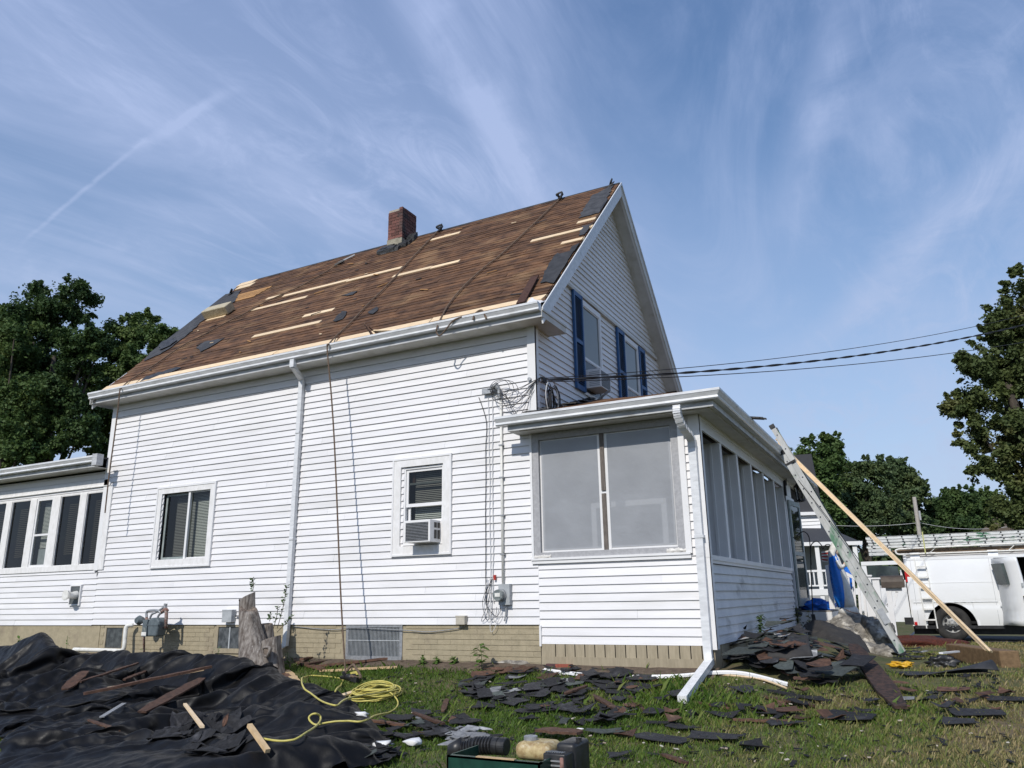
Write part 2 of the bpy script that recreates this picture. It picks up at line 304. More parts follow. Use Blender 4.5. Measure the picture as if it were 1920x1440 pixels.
def spline(pts,k=8):
    P=[Vector(p) for p in pts]; o=[]
    for i in range(len(P)-1):
        a=P[max(i-1,0)];b=P[i];c=P[i+1];d=P[min(i+2,len(P)-1)]
        for j in range(k):
            t=j/k; o.append(.5*((2*b)+(c-a)*t+(2*a-5*b+4*c-d)*t*t+(3*b-a-3*c+d)*t**3))
    return o+[P[-1]]
def top(o): return o
def single(mb,name,mat,label,cat,group=None,smooth=False):
    """a thing that is one mesh, origin at its base centre"""
    a=np.array(mb.v); org=((a[:,0].min()+a[:,0].max())/2,(a[:,1].min()+a[:,1].max())/2,a[:,2].min())
    return tag(mb.build(name,mat,None,smooth,origin=org),label,cat,group)
U=random.uniform
# ---------------------------------------------------------------- ground
def gz(x,y):
    z=.70-.019*min(max(y,0),20) if y>0 else (.70+.14*y if y>-2 else .42+.06*(max(y,-9)+2))
    # soil banked against the boulders right of the porch
    d=math.hypot((x+1.9)/1.2,(y-3.0)/3.5); z+=.40*max(0,1-d)**1.1 if x>-2.6 else 0
    z+=.02*noise.noise(Vector((x*.8,y*.8,3)))+.008*noise.noise(Vector((x*3,y*3,1)))
    return z
def PG(px,py,h=0):
    d=ray(px,py); t=6.
    lo,hi=3.,60.
    def f(t): p=CAM+d*t; return p.z-gz(p.x,p.y)-h
    t=lo
    while f(t)>0 and t<hi: t+=.15
    a,b=t-.15,t
    for _ in range(12):
        m=(a+b)/2
        if f(m)>0: a=m
        else: b=m
    return CAM+d*b
def lines(a,b,st,far):
    c=list(np.arange(a,b+1e-6,st)); s=st; x=b; r=[]
    while x<far: s*=1.6; x+=s; r.append(x)
    s=st; x=a; q=[]
    while x>-far: s*=1.6; x-=s; q.append(x)
    return q[::-1]+c+r
gx=lines(-17,5,.14,420); gy=lines(-8,12,.14,420)
vs=[(x,y,gz(max(-30,min(x,20)),y)) for y in gy for x in gx]; nx_=len(gx)
fs=[(j*nx_+i,j*nx_+i+1,(j+1)*nx_+i+1,(j+1)*nx_+i) for j in range(len(gy)-1) for i in range(nx_-1)]
tag(meshobj('lawn',vs,fs,lawn,smooth=True),kind='structure')
# street edge in front (bottom left corner) and the driveway the van stands on
def sheet(name,poly,mat,lift,n=24):
    a,b,c,d=[Vector((*p,0)) for p in poly]; V=[];Fc=[]
    for j in range(n+1):
        for i in range(n+1):
            p=(a*(1-i/n)+b*(i/n))*(1-j/n)+(d*(1-i/n)+c*(i/n))*(j/n); V.append((p.x,p.y,gz(p.x,p.y)+lift))
    for j in range(n):
        for i in range(n): Fc.append((j*(n+1)+i,j*(n+1)+i+1,(j+1)*(n+1)+i+1,(j+1)*(n+1)+i))
    return tag(meshobj(name,V,Fc,mat,smooth=True),kind='structure')
e0=PG(0,1412); e1=PG(95,1440); dd=(e1-e0).normalized()
A=e0-dd*8; B=e1+dd*6; nn_=Vector((dd.y,-dd.x,0)); nn_= nn_ if nn_.y<0 else -nn_
sheet('street',[(A.x,A.y),(B.x,B.y),((B+nn_*7).x,(B+nn_*7).y),((A+nn_*7).x,(A+nn_*7).y)],asph,.012,60)
sheet('driveway',[(-1.6,10.95),(16,10.85),(16,15.5),(-1.6,15.5)],asph,.02,50)
sheet('mulch_bed',[(-1.9,8.6),(-.05,8.9),(-.15,10.3),(-2.2,10.3)],mulch,.035,16)
# soil strip along the foundation
V=[];Fc=[];n=90
for i in range(n+1):
    x=-16+13.6*i/n
    for k,yy in enumerate((-.02,-.16,-.30,-.42-.1*noise.noise(Vector((x*2,0,0))))):
        V.append((x,yy,gz(x,yy)+[.05,.04,.02,-.006][k]+.012*noise.noise(Vector((x*5,yy*5,0)))))
for i in range(n):
    for k in range(3): Fc.append((i*4+k,i*4+k+1,(i+1)*4+k+1,(i+1)*4+k))
tag(meshobj('soil_strip',V,Fc,dirt,smooth=True),kind='structure')
# ---------------------------------------------------------------- the house
XL,XR,XP=-14.33,-4.80,-2.45       # left corner, gable wall, porch front wall
ZB,ZPB,ZS=1.253,1.005,5.553       # siding bottom, porch siding bottom, main soffit
CO=.1085                           # siding course
YF=7.26                            # rear wall
house=empty('house',(-9.4,0,.7),'two-storey white clapboard house with a stripped brown roof and enclosed porch','house')
fY=lambda u,o,z:(u,-o,z)
fG=lambda u,o,z:(XR+o,u,z)
fP=lambda u,o,z:(XP+o,u,z)
def wall(name,fr,rect,holes,mat,out=-.02,kind=None):
    u0,u1,z0,z1=rect; us=sorted({u0,u1,*[h[i] for h in holes for i in(0,1)]}); zs=sorted({z0,z1,*[h[i] for h in holes for i in(2,3)]})
    mb=MB()
    for a,b in zip(us,us[1:]):
        for c,d in zip(zs,zs[1:]):
            if a<u0-1e-6 or b>u1+1e-6 or c<z0-1e-6 or d>z1+1e-6: continue
            if any(h[0]<=a+1e-6 and h[1]>=b-1e-6 and h[2]<=c+1e-6 and h[3]>=d-1e-6 for h in holes): continue
            mb.add([fr(a,out,c),fr(b,out,c),fr(b,out,d),fr(a,out,d)],[(0,1,2,3)])
    return mb.build(name,mat,house)
def siding(parent,fr,z0,z1,urange,holes,mat,maxlen=3.8,seed=0,wave=0):
    r=random.Random(seed); z=z0; k=0
    while z<z1-.02:
        zt=min(z+CO,z1); a0,b0=urange(z); a1,b1=urange(zt)
        hs=sorted([h for h in holes if h[2]<zt-.01 and h[3]>z+.01])
        segs=[]; c=a0
        for h in hs:
            if h[0]>c: segs.append((c,h[0]))
            c=max(c,h[1])
        if c<b0: segs.append((c,b0))
        for s0,s1 in segs:
            cuts=[s0]; x=s0+r.uniform(.35,1)*maxlen
            while x<s1-.5: cuts.append(x); x+=maxlen
            cuts.append(s1)
            for p,q in zip(cuts,cuts[1:]):
                pt=p+(a1-a0 if p==a0 else 0); qt=q+(b1-b0 if q==b0 else 0)
                if qt-pt<.01: continue
                j=r.uniform(-.0015,.0015); bo=.0255+j; to=.004+j; g=.0 if q==s1 else .0015
                n=max(1,int((q-p)/.9)) if wave else 1; V=[];Fc=[]
                for i in range(n+1):
                    t=i/n; ub=p+(q-g-p)*t; ut=pt+(qt-g-pt)*t; wv=wave*noise.noise(Vector((ub*1.3,z*4,seed))) if wave else 0
                    V+=[fr(ut,to,zt+.006+wv*.5),fr(ub,bo+abs(wv)*.5,z+wv),fr(ub,.0,z+.002+wv)]
                for i in range(n):
                    b_=i*3; Fc+=[(b_,b_+1,b_+4,b_+3),(b_+1,b_+2,b_+5,b_+4)]
                Fc+=[(0,1,2),(n*3,n*3+2,n*3+1)]
                meshobj('siding_board',V,Fc,mat,parent)
        z=z+CO; k+=1
zpx=lambda x,y,pl_=0:PY(x,y,pl_).z
xpx=lambda x,y,pl_=0:PY(x,y,pl_).x
# openings: u0,u1,z0,z1
SL=(-12.60,-11.36,2.395,3.61); AW=(-7.10,-6.37,2.41,3.61); PW=(-4.72,-2.80,2.22,3.80)
WW=(-19.6,-14.22,2.38,3.83)
w_main=wall('wall',fY,(XL,XR,ZB+.02,ZS),[SL,AW],gap)
siding(w_main,fY,ZB,5.29,lambda z:(XL+.07,XR-.085 if z>3.95 else XR),[SL,AW],sidm,3.2,1,wave=.0022)
for a,b in((5.292,5.418),(5.422,5.553)): MB().add([fY(XL+.07,.012,b),fY(XR-.085,.012,b),fY(XR-.085,.030,a),fY(XL+.07,.030,a),fY(XL+.07,.0,a),fY(XR-.085,.0,a)],[(0,3,2,1),(3,4,5,2)]).build('frieze_board',sidm,w_main)
w_wing=wall('wall',fY,(-20.5,XL,ZB-.01,4.25),[WW],gap)
siding(w_wing,fY,ZB-.01,4.2,lambda z:(-20.5,XL+(.07 if z<2.2 else -.02)),[WW],sidm,3.9,2)
w_ps=wall('wall',fY,(XR,XP,ZPB+.02,3.95),[PW],gap)
siding(w_ps,fY,ZPB,3.93,lambda z:(XR+.012 if z<ZB-.05 else XR-.0,XP-.10),[(XR+.02,PW[1]+.12,PW[2]-.12,3.95)],sidm,3.9,3)
FOP=[(.19+1.11*k,1.17+1.11*k,2.10,3.72) for k in range(6)]
DOOR=(6.95,7.85,1.32,3.45)
w_pf=wall('wall',fP,(0,9.0,ZPB+.02,3.95),FOP+[DOOR],gap)
siding(w_pf,fP,ZPB,1.99,lambda z:(.11,6.72),[],dirty,3.3,4,wave=.008)
siding(w_pf,fP,2.06,3.82,lambda z:(.09,.155),[],sidm,3.3,5)
# gable wall
SLP=1.012; RZ=9.738; RY=3.632
roofz=lambda y:RZ-SLP*abs(y-RY)
gm=MB(); gm.add([fG(0,-.02,1.2),fG(YF,-.02,1.2),fG(YF,-.02,roofz(YF)-.2),fG(RY,-.02,RZ-.25),fG(0,-.02,roofz(0)-.2)],[(0,1,2,3,4)])
w_g=gm.build('wall',gap,house)
GH=[(1.93,2.78,5.0,6.60),(4.12,4.95,5.0,6.60)]
def gr(z):
    zz_=z+.24
    d=(RZ-zz_)/SLP; return (max(0.075,RY-d),min(YF-.07,RY+d))
siding(w_g,fG,4.20,6.70,gr,GH,sidm,3.9,6)
siding(w_g,fG,6.76,9.42,gr,[],sidm,3.9,7)
MB().box((XR+.0,1.02,6.70),(XR+.065,6.25,6.755)).build('drip_band',soffm,house)
# other walls (plain, rear and left)
for a,b,h in(((XL,0),(XL,YF),ZS),((XL,YF),(XR,YF),ZS),((XP,9.0),(XR,9.0),3.9),((XR,YF),(XR,9.0),3.9),((-20.5,0),(-20.5,4.5),4.2),((-20.5,4.5),(XL,4.5),4.2)):
    MB().prism([(a[0],a[1],.5),(b[0],b[1],.5),(b[0],b[1],h),(a[0],a[1],h)],(.02 if a[0]==b[0] else 0,.02 if a[1]==b[1] else 0,0)).build('rear_wall',white,house)
MB().prism([(XL,0,ZS),(XL,YF,ZS),(XL,YF,roofz(YF)-.2),(XL,RY,RZ-.25),(XL,0,roofz(0)-.2)],(.03,0,0)).build('rear_wall',white,house)
# corner boards
MB().box((XR-.088,-.044,4.06),(XR+.044,.0,ZS)).box((XR,-.0439,4.06),(XR+.044,.085,ZS)).build('corner_board',white,house)
MB().box((XL-.044,-.044,2.26),(XL+.075,.0,ZS)).box((XL-.044,0,2.26),(XL,.075,ZS)).build('corner_board',white,house)
MB().box((XP-.10,-.044,ZPB-.045),(XP+.044,.0,2.06)).box((XP,-.0438,ZPB-.045),(XP+.044,.10,2.06)).build('corner_board',white,house)
MB().box((XP-.10,-.046,2.062),(XP+.046,.0,3.90)).box((XP,-.0458,2.062),(XP+.046,.09,3.90)).build('corner_board',white,house)
MB().box((XR-.0,-.044,ZPB-.03),(XR+.028,.0,ZB-.01)).build('corner_board',white,house)
# eaves
SO=.36
MB().box((XL-.14,-SO,ZS),(XR+.31,.0,ZS+.012)).build('soffit',soffm,house)
MB().box((XL-.14,-SO-.02,ZS-.008),(XR+.31,-SO,ZS+.15)).build('fascia',fasc,house)
# cornice return boxes
for s,xa,xb in((1,XR,XR+.31),(-1,XL-.31,XL)):
    MB().box((xa,-.36,ZS+.001),(xb,.50,ZS+.013)).build('soffit',soffm,house)
    xo=xb if s>0 else xa
    MB().box((xo,-.38,ZS-.008),(xo+.02*s,.50,ZS+.10)).box((xo+.02*s,-.38,ZS+.085),(xo+.035*s,.50,ZS+.115)).build('fascia',soffm,house)
    MB().box((xa,.50,ZS-.008),(xb,.515,ZS+.10)).build('return_end',white,house)
    MB().prism([(xa,-.36,ZS+.105),(xb,-.36,ZS+.105),(xb,.5,ZS+.125),(xa,.5,ZS+.125)],(0,0,.01)).build('return_cap',white,house)
GP=[(0,.11),(0,0),(.075,0),(.088,.012),(.080,.04),(.112,.088),(.118,.092),(.118,.122),(.106,.122),(.106,.112)]
def gutter(name,a,b,o0,z0,axis,mat=metalw,miter=None,dz=0):
    mb=MB(); f=(lambda p,t:(t,-(o0+p[0]),z0+p[1]+(dz if t==b else 0))) if axis=='x' else (lambda p,t:(o0+p[0],t,z0+p[1]))
    if miter: 
        f0=f
        f=lambda p,t:(((t+(p[0] if t==b else 0)),-(o0+p[0]),z0+p[1]) if axis=='x' else (o0+p[0],t-(p[0] if t==a else 0),z0+p[1]))
    mb.extrude(GP,a,b,f)
    n=len(GP)
    if not miter: mb.add([f(p,a) for p in GP[:8]],[tuple(range(8))]); mb.add([f(p,b) for p in GP[:8]],[tuple(range(8))[::-1]])
    o=mb.build(name,mat,house); m=o.modifiers.new('s','SOLIDIFY'); m.thickness=.003; return o
gutter('gutter',XL-.26,XR+.32,SO+.02,ZS+.075,'x')
# gutter hangers and leaf mess are small: straps
for k in range(14):
    x=XL+.5+k*.68; MB().box((x,-.49,ZS+.19),(x+.02,-.38,ZS+.194)).build('gutter_strap',metalw,house)
MB().box((XL-.14,-SO+.02,ZS+.15),(XR+.30,-SO-.012,ZS+.215)).build('drip_edge',metalw,house)
# rake boards and rake soffits
def rake(xw,s):
    xo=xw+.30*s
    for sd in(1,-1):
        y0=-.36 if sd==1 else 2*RY+.36
        P=lambda y,dz,x:(x,y,roofz(y)+dz)
        a,b=y0,RY
        q=[P(a,-.02,xo),P(b,-.02,xo),P(b,-.30,xo),P(a+.04*sd,-.28,xo)]
        MB().prism(q,(.025*s,0,0)).build('rake_board',metalw if sd==1 else soffm,house)
        q=[P(a,.006,xo+.026*s),P(b,.006,xo+.026*s),P(b,-.055,xo+.026*s),P(a,-.055,xo+.026*s)]
        if s>0: MB().prism(q,(.018*s,0,0)).build('rake_trim',metalw,house)
        y1=.30 if sd==1 else 2*RY-.30
        q=[P(y1,-.245,xw),P(RY,-.245,xw),P(RY,-.245,xo),P(y1,-.245,xo)]
        MB().prism(q,(0,0,.01)).build('rake_soffit',soffm,house)
        q=[P(y1,-.29,xo-.035*s),P(RY,-.29,xo-.035*s),P(RY,-.247,xo-.035*s),P(y1,-.247,xo-.035*s)]
        MB().prism(q,(.035*s,0,0)).build('rake_molding',white,house)
rake(XR,1); rake(XL,-1)
for s_,xo in((1,XR+.325),):   # crown end where the rake meets the gutter
    MB().prism([(xo-.28,-.385,ZS+.20),(xo+.0,-.385,ZS+.20),(xo+.0,-.12,ZS+.33),(xo-.28,-.12,ZS+.42)],(0,0,.012)).build('rake_return',white,house)
# ---------------------------------------------------------------- roof
XA,XB=XL-.30,XR+.30
TH=math.atan(SLP); RV=Vector((0,math.cos(TH),math.sin(TH))); RN=Vector((0,-math.sin(TH),math.cos(TH))); R0=Vector((0,-.40,roofz(-.40)))
RLEN=(RY+.40)/math.cos(TH)
def XE(s): return XL-.22-.56*max(0,min(1,s/RLEN))   # the left rake is out of square
def RP(x,s,h=0): return Vector((x,0,0))+R0+RV*s+RN*h
def roofpx(px,py,h=0):
    d=ray(px,py); q=R0+RN*h; t=(q-CAM).dot(RN)/d.dot(RN); p=CAM+d*t; return p.x,(p-R0).dot(RV)
roof=MB().prism([RP(XE(0),0,-.05),RP(XB,0,-.05),RP(XB,RLEN,-.05),RP(XE(RLEN),RLEN,-.05)],RN*.03).build('roof',gap,house)
rb=MB().prism([(XE(0),RY*2+.4,roofz(-.4)-.01),(XB,RY*2+.4,roofz(-.4)-.01),(XB,RY,RZ-.01),(XE(RLEN),RY,RZ-.01)],(0,0,.03)); rb.build('rear_slope',felt,house)
rr=random.Random(5); RW=.131; nrow=int(RLEN/RW)+1
for k in range(nrow):
    s=k*RW; XAs=XE(s); x=XAs+.01-(rr.random()*1.6); 
    while x<XB:
        l=rr.choice([1.1,1.7,2.3,2.9,3.4])*rr.uniform(.8,1.1); a=max(x,XAs+.005+rr.uniform(0,.05)); b=min(x+l,XB-.01)
        if b-a>.05:
            e=min(s+RW-.004,RLEN); h0=.001+rr.uniform(0,.006); h1=-.003+rr.uniform(-.002,.003); n=max(2,int((b-a)/.22)); V=[];Fc=[]
            for i in range(n+1):
                xx=a+(b-a)*i/n; j=rr.uniform(-.006,.010); hh=h0+rr.uniform(-.0035,.0045)
                V+=[RP(xx,s+j,-.02),RP(xx,s+j,hh),RP(xx,e+.012,h1)]
            for i in range(n):
                c=i*3; Fc+=[(c,c+3,c+4,c+1),(c+1,c+4,c+5,c+2)]
            meshobj('roof_board',V,Fc,roofw,roof)
        x+=l+.004
def strip(pa,pb,wd,mat,name,h=.016,skew=.02):
    xa,sa=roofpx(*pa,h); xb,sb=roofpx(*pb,h)
    s=(sa+sb)/2; s0,s1=s-wd/2,s+wd/2
    return MB().prism([RP(xa,s0,-.01),RP(xb,s0,-.01),RP(xb+skew*.3,s1,-.01),RP(xa+skew*.3,s1,-.01)],RN*(h+.012)).build(name,mat,roof)
WB=.118
for a,b,n in(((473.9,631),(600.7,602.6),1),((566,595),(628,577.3),1),((470.8,580.5),(573,557.7),1),((532,554),(752,501.5),2),((500,560),(529,553),1),
    ((737,517.5),(860.6,489.2),2),((810,448),(860.6,437),1),((993.7,454),(1112,421.5),1),((1082,417.5),(1117,408.5),1),((1052,456),(1094,446),1)):
    if n==1: strip(a,b,WB,newwood,'new_board')
    else:
        m=((a[0]+b[0])/2+9,(a[1]+b[1])/2-2.1); strip(a,m,WB,newwood,'new_board'); strip((m[0]+.6,m[1]),b,WB,newwood,'new_board',h=.019)
# new eave boards in lengths, with slightly open ends
xs=[XA+.02,-13.55,-12.35,-9.9,-8.45,-6.55,-4.9+.35]
for i,(a,b) in enumerate(zip(xs,xs[1:])):
    s0=.30+.012*(i%2); a2=a+.01
    MB().prism([RP(a2,s0,-.01),RP(b-.01,s0,-.01),RP(b-.01+.05*(i%3-1),s0+.15,-.01),RP(a2,s0+.15,-.01)],RN*(.026+.004*(i%3))).build('new_board',newwood,roof)
# tan patch of four boards and a pale sheet at the left rake
xq,sq=roofpx(452,556,.02); xq2,_=roofpx(500,540,.02)
for k in range(4):
    a=xq-.35+.1*k*0+rr.uniform(-.05,.05); b=xq2-.1+.07*k
    MB().prism([RP(a,sq-.25+k*RW,0),RP(b,sq-.25+k*RW,0),RP(b,sq-.25+k*RW+RW-.012,0),RP(a,sq-.25+k*RW+RW-.012,0)],RN*.016).build('aged_board',orangew,roof)
for k,(p0,p1) in enumerate((((443,541),(474,532)),((452,531),(480,524.5)))):
    (x0,s0),(x1,s1)=roofpx(*p0,.02),roofpx(*p1,.02); sm=min((s0+s1)/2,RLEN-.13)
    MB().prism([RP(max(x0,XE(sm)),sm-.11,0),RP(x1,sm-.11,0),RP(x1+.04,sm+.11,0),RP(max(x0,XE(sm))+.02,sm+.11,0)],RN*.022).build('new_board',newwood,roof)
# remaining felt patches (irregular sheets)
def patch_(pix,h=.02,mat=felt,seed=0,name='felt_patch'):
    r=random.Random(seed); P=[roofpx(*p,h) for p in pix]; Q=[]
    for i,(x,s) in enumerate(P):
        x2,s2=P[(i+1)%len(P)]; n=max(1,int(math.hypot(x2-x,s2-s)/.10))
        for k in range(n):
            t=k/n; Q.append((x+(x2-x)*t+r.uniform(-.03,.03),s+(s2-s)*t+r.uniform(-.03,.03)))
    return MB().prism([RP(min(max(x,XE(s)-.01),XB-.012),min(max(s,.05),RLEN-.01),h+r.uniform(0,.004)) for x,s in Q],-RN*.008).build(name,mat,roof)
patch_([(1112,366),(1150,346),(1140,370),(1125,398),(1085,409),(1096,388)],seed=1)
patch_([(1042,476),(1075,470),(1062,492),(1045,528),(1012,530),(1022,505)],seed=2)
patch_([(1092,424),(1109,420),(1098,438),(1085,441)],seed=21)
patch_([(1070,462),(1090,455),(1083,468),(1066,474)],seed=22)
patch_([(368,652),(384,640),(420,634),(398,648),(374,660)],seed=3)
patch_([(627,600),(640,583),(653,582),(642,597),(630,603)],seed=4)
patch_([(688,586),(704,576),(712,577),(698,588)],seed=5)
patch_([(1125,398),(1127,390),(1137,372),(1141,372),(1132,392),(1120,418),(1104,448),(1085,482),(1062,520),(1040,552),(1036,550),(1056,516),(1080,475),(1100,438)],h=.026,seed=6,mat=tarsm)
patch_([(380,583),(420,552),(452,544),(440,565),(415,578),(395,592),(372,606),(352,612),(358,600)],seed=7)
patch_([(312,633),(352,604),(374,606),(360,620),(340,636),(322,650),(300,664),(272,676),(282,658)],seed=8)
patch_([(298,642),(322,634),(332,637),(318,648),(300,656)],h=.05,seed=9,mat=tarsm)
patch_([(262,716),(272,706),(330,688),(340,690),(290,707)],h=.02,seed=10,mat=tarsm)
patch_([(640,554),(658,548),(672,545),(660,553)],h=.02,seed=11)
for k in range(34):   # nail heads, splinters and scraps left on the slope
    x=U(XA+.4,XB-.4); s=U(.5,RLEN-.3); l=U(.03,.13); a=U(-.6,.6)
    d=Vector((math.cos(a),0,0))+RV*math.sin(a)
    MB().obox(RP(x,s,.022),d*l,(RV*math.cos(a)-Vector((math.sin(a),0,0)))*.012,RN*.005).build('splinter',rr.choice([newwood,orangew,felt,felt]),roof)
# ridge edge (torn felt)
mb=MB()
n=60
for i in range(n):
    a=XE(RLEN)+(XB-XE(RLEN))*i/n; b=XE(RLEN)+(XB-XE(RLEN))*(i+1)/n; z=RZ-.006+U(-.006,.012)
    mb.add([(a,RY-.05,z-.045),(b,RY-.05,z-.045),(b,RY,z),(a,RY,z),(b,RY+.06,z-.05),(a,RY+.06,z-.05)],[(0,1,2,3),(3,2,4,5)])
mb.build('ridge_edge',tarsm,roof)
# leaning old board at the right eave, curled scraps in the gutter
# chimney
cx0,cx1,cy0,cy1=-10.06,-9.66,3.30,3.86; cz1=10.43; zc=9.40
ch=MB().box((cx0+.012,cy0+.012,9.0),(cx1-.012,cy1-.012,cz1-.03)).build('chimney',mortar,house)
rows=10; bh=.068; cz0=cz1-rows*.0775
for r_ in range(rows):
    z=cz0+r_*.0775; off=.10*(r_%2)
    for face in('f','r','b','l'):
        lo_,hi_=(cx0,cx1) if face in'fb' else (cy0,cy1)
        t=lo_-(.10 if r_%2 else 0)
        while t<hi_-.01:
            a=max(t,lo_); b=min(t+.195,hi_); t+=.205
            if b-a<.03: continue
            if r_==rows-1 and face=='f' and a<cx0+.18: continue
            j=U(-.003,.004); d=.05
            if face=='f': q=((a,cy0-j,z),(b,cy0+d,z+bh))
            elif face=='b': q=((a,cy1-d,z),(b,cy1+j,z+bh))
            elif face=='r': q=((cx1-d,a+(.051 if a==cy0 else 0),z),(cx1+j,b-(.051 if b==cy1 else 0),z+bh))
            else: q=((cx0-j,a+(.051 if a==cy0 else 0),z),(cx0+d,b-(.051 if b==cy1 else 0),z+bh))
            if q[0][1]>=q[1][1]: continue
            MB().box(*q).build('brick',brickm,ch)
MB().box((cx0-.012,cy0-.014,9.2),(cx1-.1,cy0+.03,cz0-.01)).box((cx1-.1,cy0-.013,9.2),(cx1+.004,cy0+.03,cz0-.02)).build('parging',cement,ch)
r2=random.Random(4)
fl=MB()
for k in range(26):
    x=r2.uniform(cx0-.12,cx1+.16); y=r2.uniform(cy0-.16,cy0+.0) if x<cx1 else r2.uniform(cy0-.1,cy1)
    fl.obox((x,y,roofz(y)+.03+r2.uniform(0,.06)),(r2.uniform(.06,.12),0,0),(0,.05,.05),(0,-.02*r2.random(),.03+.03*r2.random()))
fl.build('flashing',tarsm,ch)
# ---------------------------------------------------------------- wing eave
MB().box((-20.8,-.36,4.245),(XL-.0,.0,4.257)).build('soffit',soffm,house)
MB().box((-20.8,-.38,4.235),(-14.16,-.36,4.40)).build('fascia',fasc,house)
gutter('gutter',-20.8,-14.17,.38,4.315,'x')
MB().box((-14.16,-.50,4.24),(XL+.30,-.36,4.46)).box((-14.17,-.503,4.23),(-14.158,-.36,4.47)).build('end_cap_box',fasc,house)
MB().prism([(-20.8,-.40,4.41),(XL,-.40,4.41),(XL,4.8,4.9),(-20.8,4.8,4.9)],(0,0,.03)).build('wing_roof',felt,house)
# ---------------------------------------------------------------- porch eaves and roof
PS=3.905; po=.38; px_=.31
MB().box((-5.05,-po,PS),(XP+px_,0,PS+.012)).box((XP,.0,PS+.0005),(XP+px_,9.3,PS+.0125)).build('soffit',soffm,house)
MB().box((-5.05,-po-.02,PS-.006),(XP+px_+.02,-po,PS+.17)).build('fascia',fasc,house)
MB().box((XP+px_,-po,PS-.006),(XP+px_+.02,9.3,PS+.17)).build('fascia',fasc,house)
MB().box((-5.05,-po,PS-.005),(-5.03,0,PS+.13)).build('return_end',white,house)
MB().box((XP+.001,.0,PS-.05),(XP+.05,9,PS-.001)).build('cornice_molding',white,house)
MB().box((XP+px_-.09,-po+.09,PS-.012),(XP+px_-.05,9.3,PS-.0005)).box((-4.9,-po+.05,PS-.012),(XP+px_-.05,-po+.09,PS-.0005)).build('soffit_molding',soffm,house)
gutter('gutter',-5.20,XP+px_+.02,po+.02,PS+.075,'x',miter=True)
gutter('gutter',-po-.02,9.3,XP+px_+.02,PS+.075,'y',miter=True)
ez=PS+.20; hs_=.30
hip=[(XP+px_+.03,-po-.03,ez),(-5.04,-po-.03,ez),(XR+.0,-po-.03,ez)]
k_=(XP+px_+.03)-XR; yr=-po-.03+k_; zr=ez+hs_*k_
MB().add([(-5.04,-po-.03,ez),(XP+px_+.03,-po-.03,ez),(XR,yr,zr),(XR,.03,ez+hs_*(.03+po+.03)),(-5.04,.0,ez+hs_*(po+.03))],[(0,1,2,3,4)]).build('porch_roof',roofw,house)
MB().add([(XP+px_+.03,-po-.03,ez),(XP+px_+.03,9.3,ez),(XR,9.3,zr),(XR,yr,zr)],[(0,1,2,3)]).build('porch_roof',roofw,house)
r3=random.Random(9)
for k in range(8):   # courses of old boards on the porch hip
    y0=-po-.03+k*.13; x1=XP+px_+.03-k*.13
    MB().prism([(-5.0 if k<3 else XR+.02,y0,ez+hs_*k*.13+.012),(x1,y0,ez+hs_*k*.13+.012),(x1-.12,y0+.122,ez+hs_*(k*.13+.122)+.004),(-5.0 if k<3 else XR+.02,y0+.122,ez+hs_*(k*.13+.122)+.004)],(0,0,-.01)).build('roof_board',roofw,house)
pr=MB()
for k in range(18):  # torn tar paper along the wall and at the left corner
    y=r3.uniform(-.35,2.2); x=XR+r3.uniform(.02,.22) if y>.0 else r3.uniform(-5.0,-4.3)
    pr.obox((x,y,ez+hs_*(y+po+.03)+.03),(r3.uniform(.06,.16),r3.uniform(-.04,.04),r3.uniform(-.02,.03)),(0,r3.uniform(.05,.14),.02),(0,0,.008))
tag(pr.build('torn_felt',tarsm,house),kind='stuff')
# ---------------------------------------------------------------- foundation bricks
fd=MB().box((-20.5,.006,.3),(XR,.10,ZB+.05)).build('foundation',tan,house)
MB().box((-20.5,-.004,.3),(-14.02,.03,ZB-.02)).build('parging',tan,fd)
BW=[(-13.82,-13.36,.84,1.20),(-10.90,-10.36,.87,1.215),(-8.09,-7.13,.80,1.215)]
bz=.0735; nb=0
for k in range(7):
    z=.755+k*bz; 
    if z+bz>ZB+.03: break
    x=XR-.002-(.11 if k%2 else 0)
    xx=XR
    while xx>-14.0:
        x0=max(xx-(.11 if (xx==XR and k%2) else .222),-14.0); q=(x0+.0012,xx-.0002)
        xx=x0
        if any(h[0]-.05<q[1] and h[1]+.05>q[0] and h[2]-.06<z+bz and h[3]+.03>z for h in BW): continue
        if nb<298: MB().box((q[0],-.001+U(-.002,.002),z+.004),(q[1],.031,z+bz-.003)).build('brick',tan,fd); nb+=1
# basement windows
for i,(a,b,c,d) in enumerate(BW):
    wn=MB().box((a-.05,-.012,d),(b+.05,.03,d+.035)).box((a-.05,-.01,c-.06),(a,.03,d)).box((b,-.01,c-.06),(b+.05,.03,d)).box((a-.05,-.02,c-.075),(b+.05,.03,c)).build('basement_window',tanw if i<2 else galv,house)
    MB().box((a,.005,c),(b,.02,d)).build('pane',M('basement_pane',(.045,.05,.052),(.10,.11,.11),9,rough=.25) if i==0 else wn.children[0].data.materials[0] if wn.children else M('basement_pane',(.05,.055,.058),(.12,.13,.135),9,rough=.3),wn)
    if i==2:
        mesh_=MB()
        for k in range(38): mesh_.box((a+.01+k*(b-a)/38,-.006,c),(a+.016+k*(b-a)/38,.002,d))
        mesh_.box((a,-.008,(c+d)/2+.01),(b,.003,(c+d)/2+.022)).build('screen_bars',greyb,wn)
    if i==1: MB().box(((a+b)/2-.02,-.006,c),((a+b)/2+.01,.01,d)).build('mullion',greyb,wn)
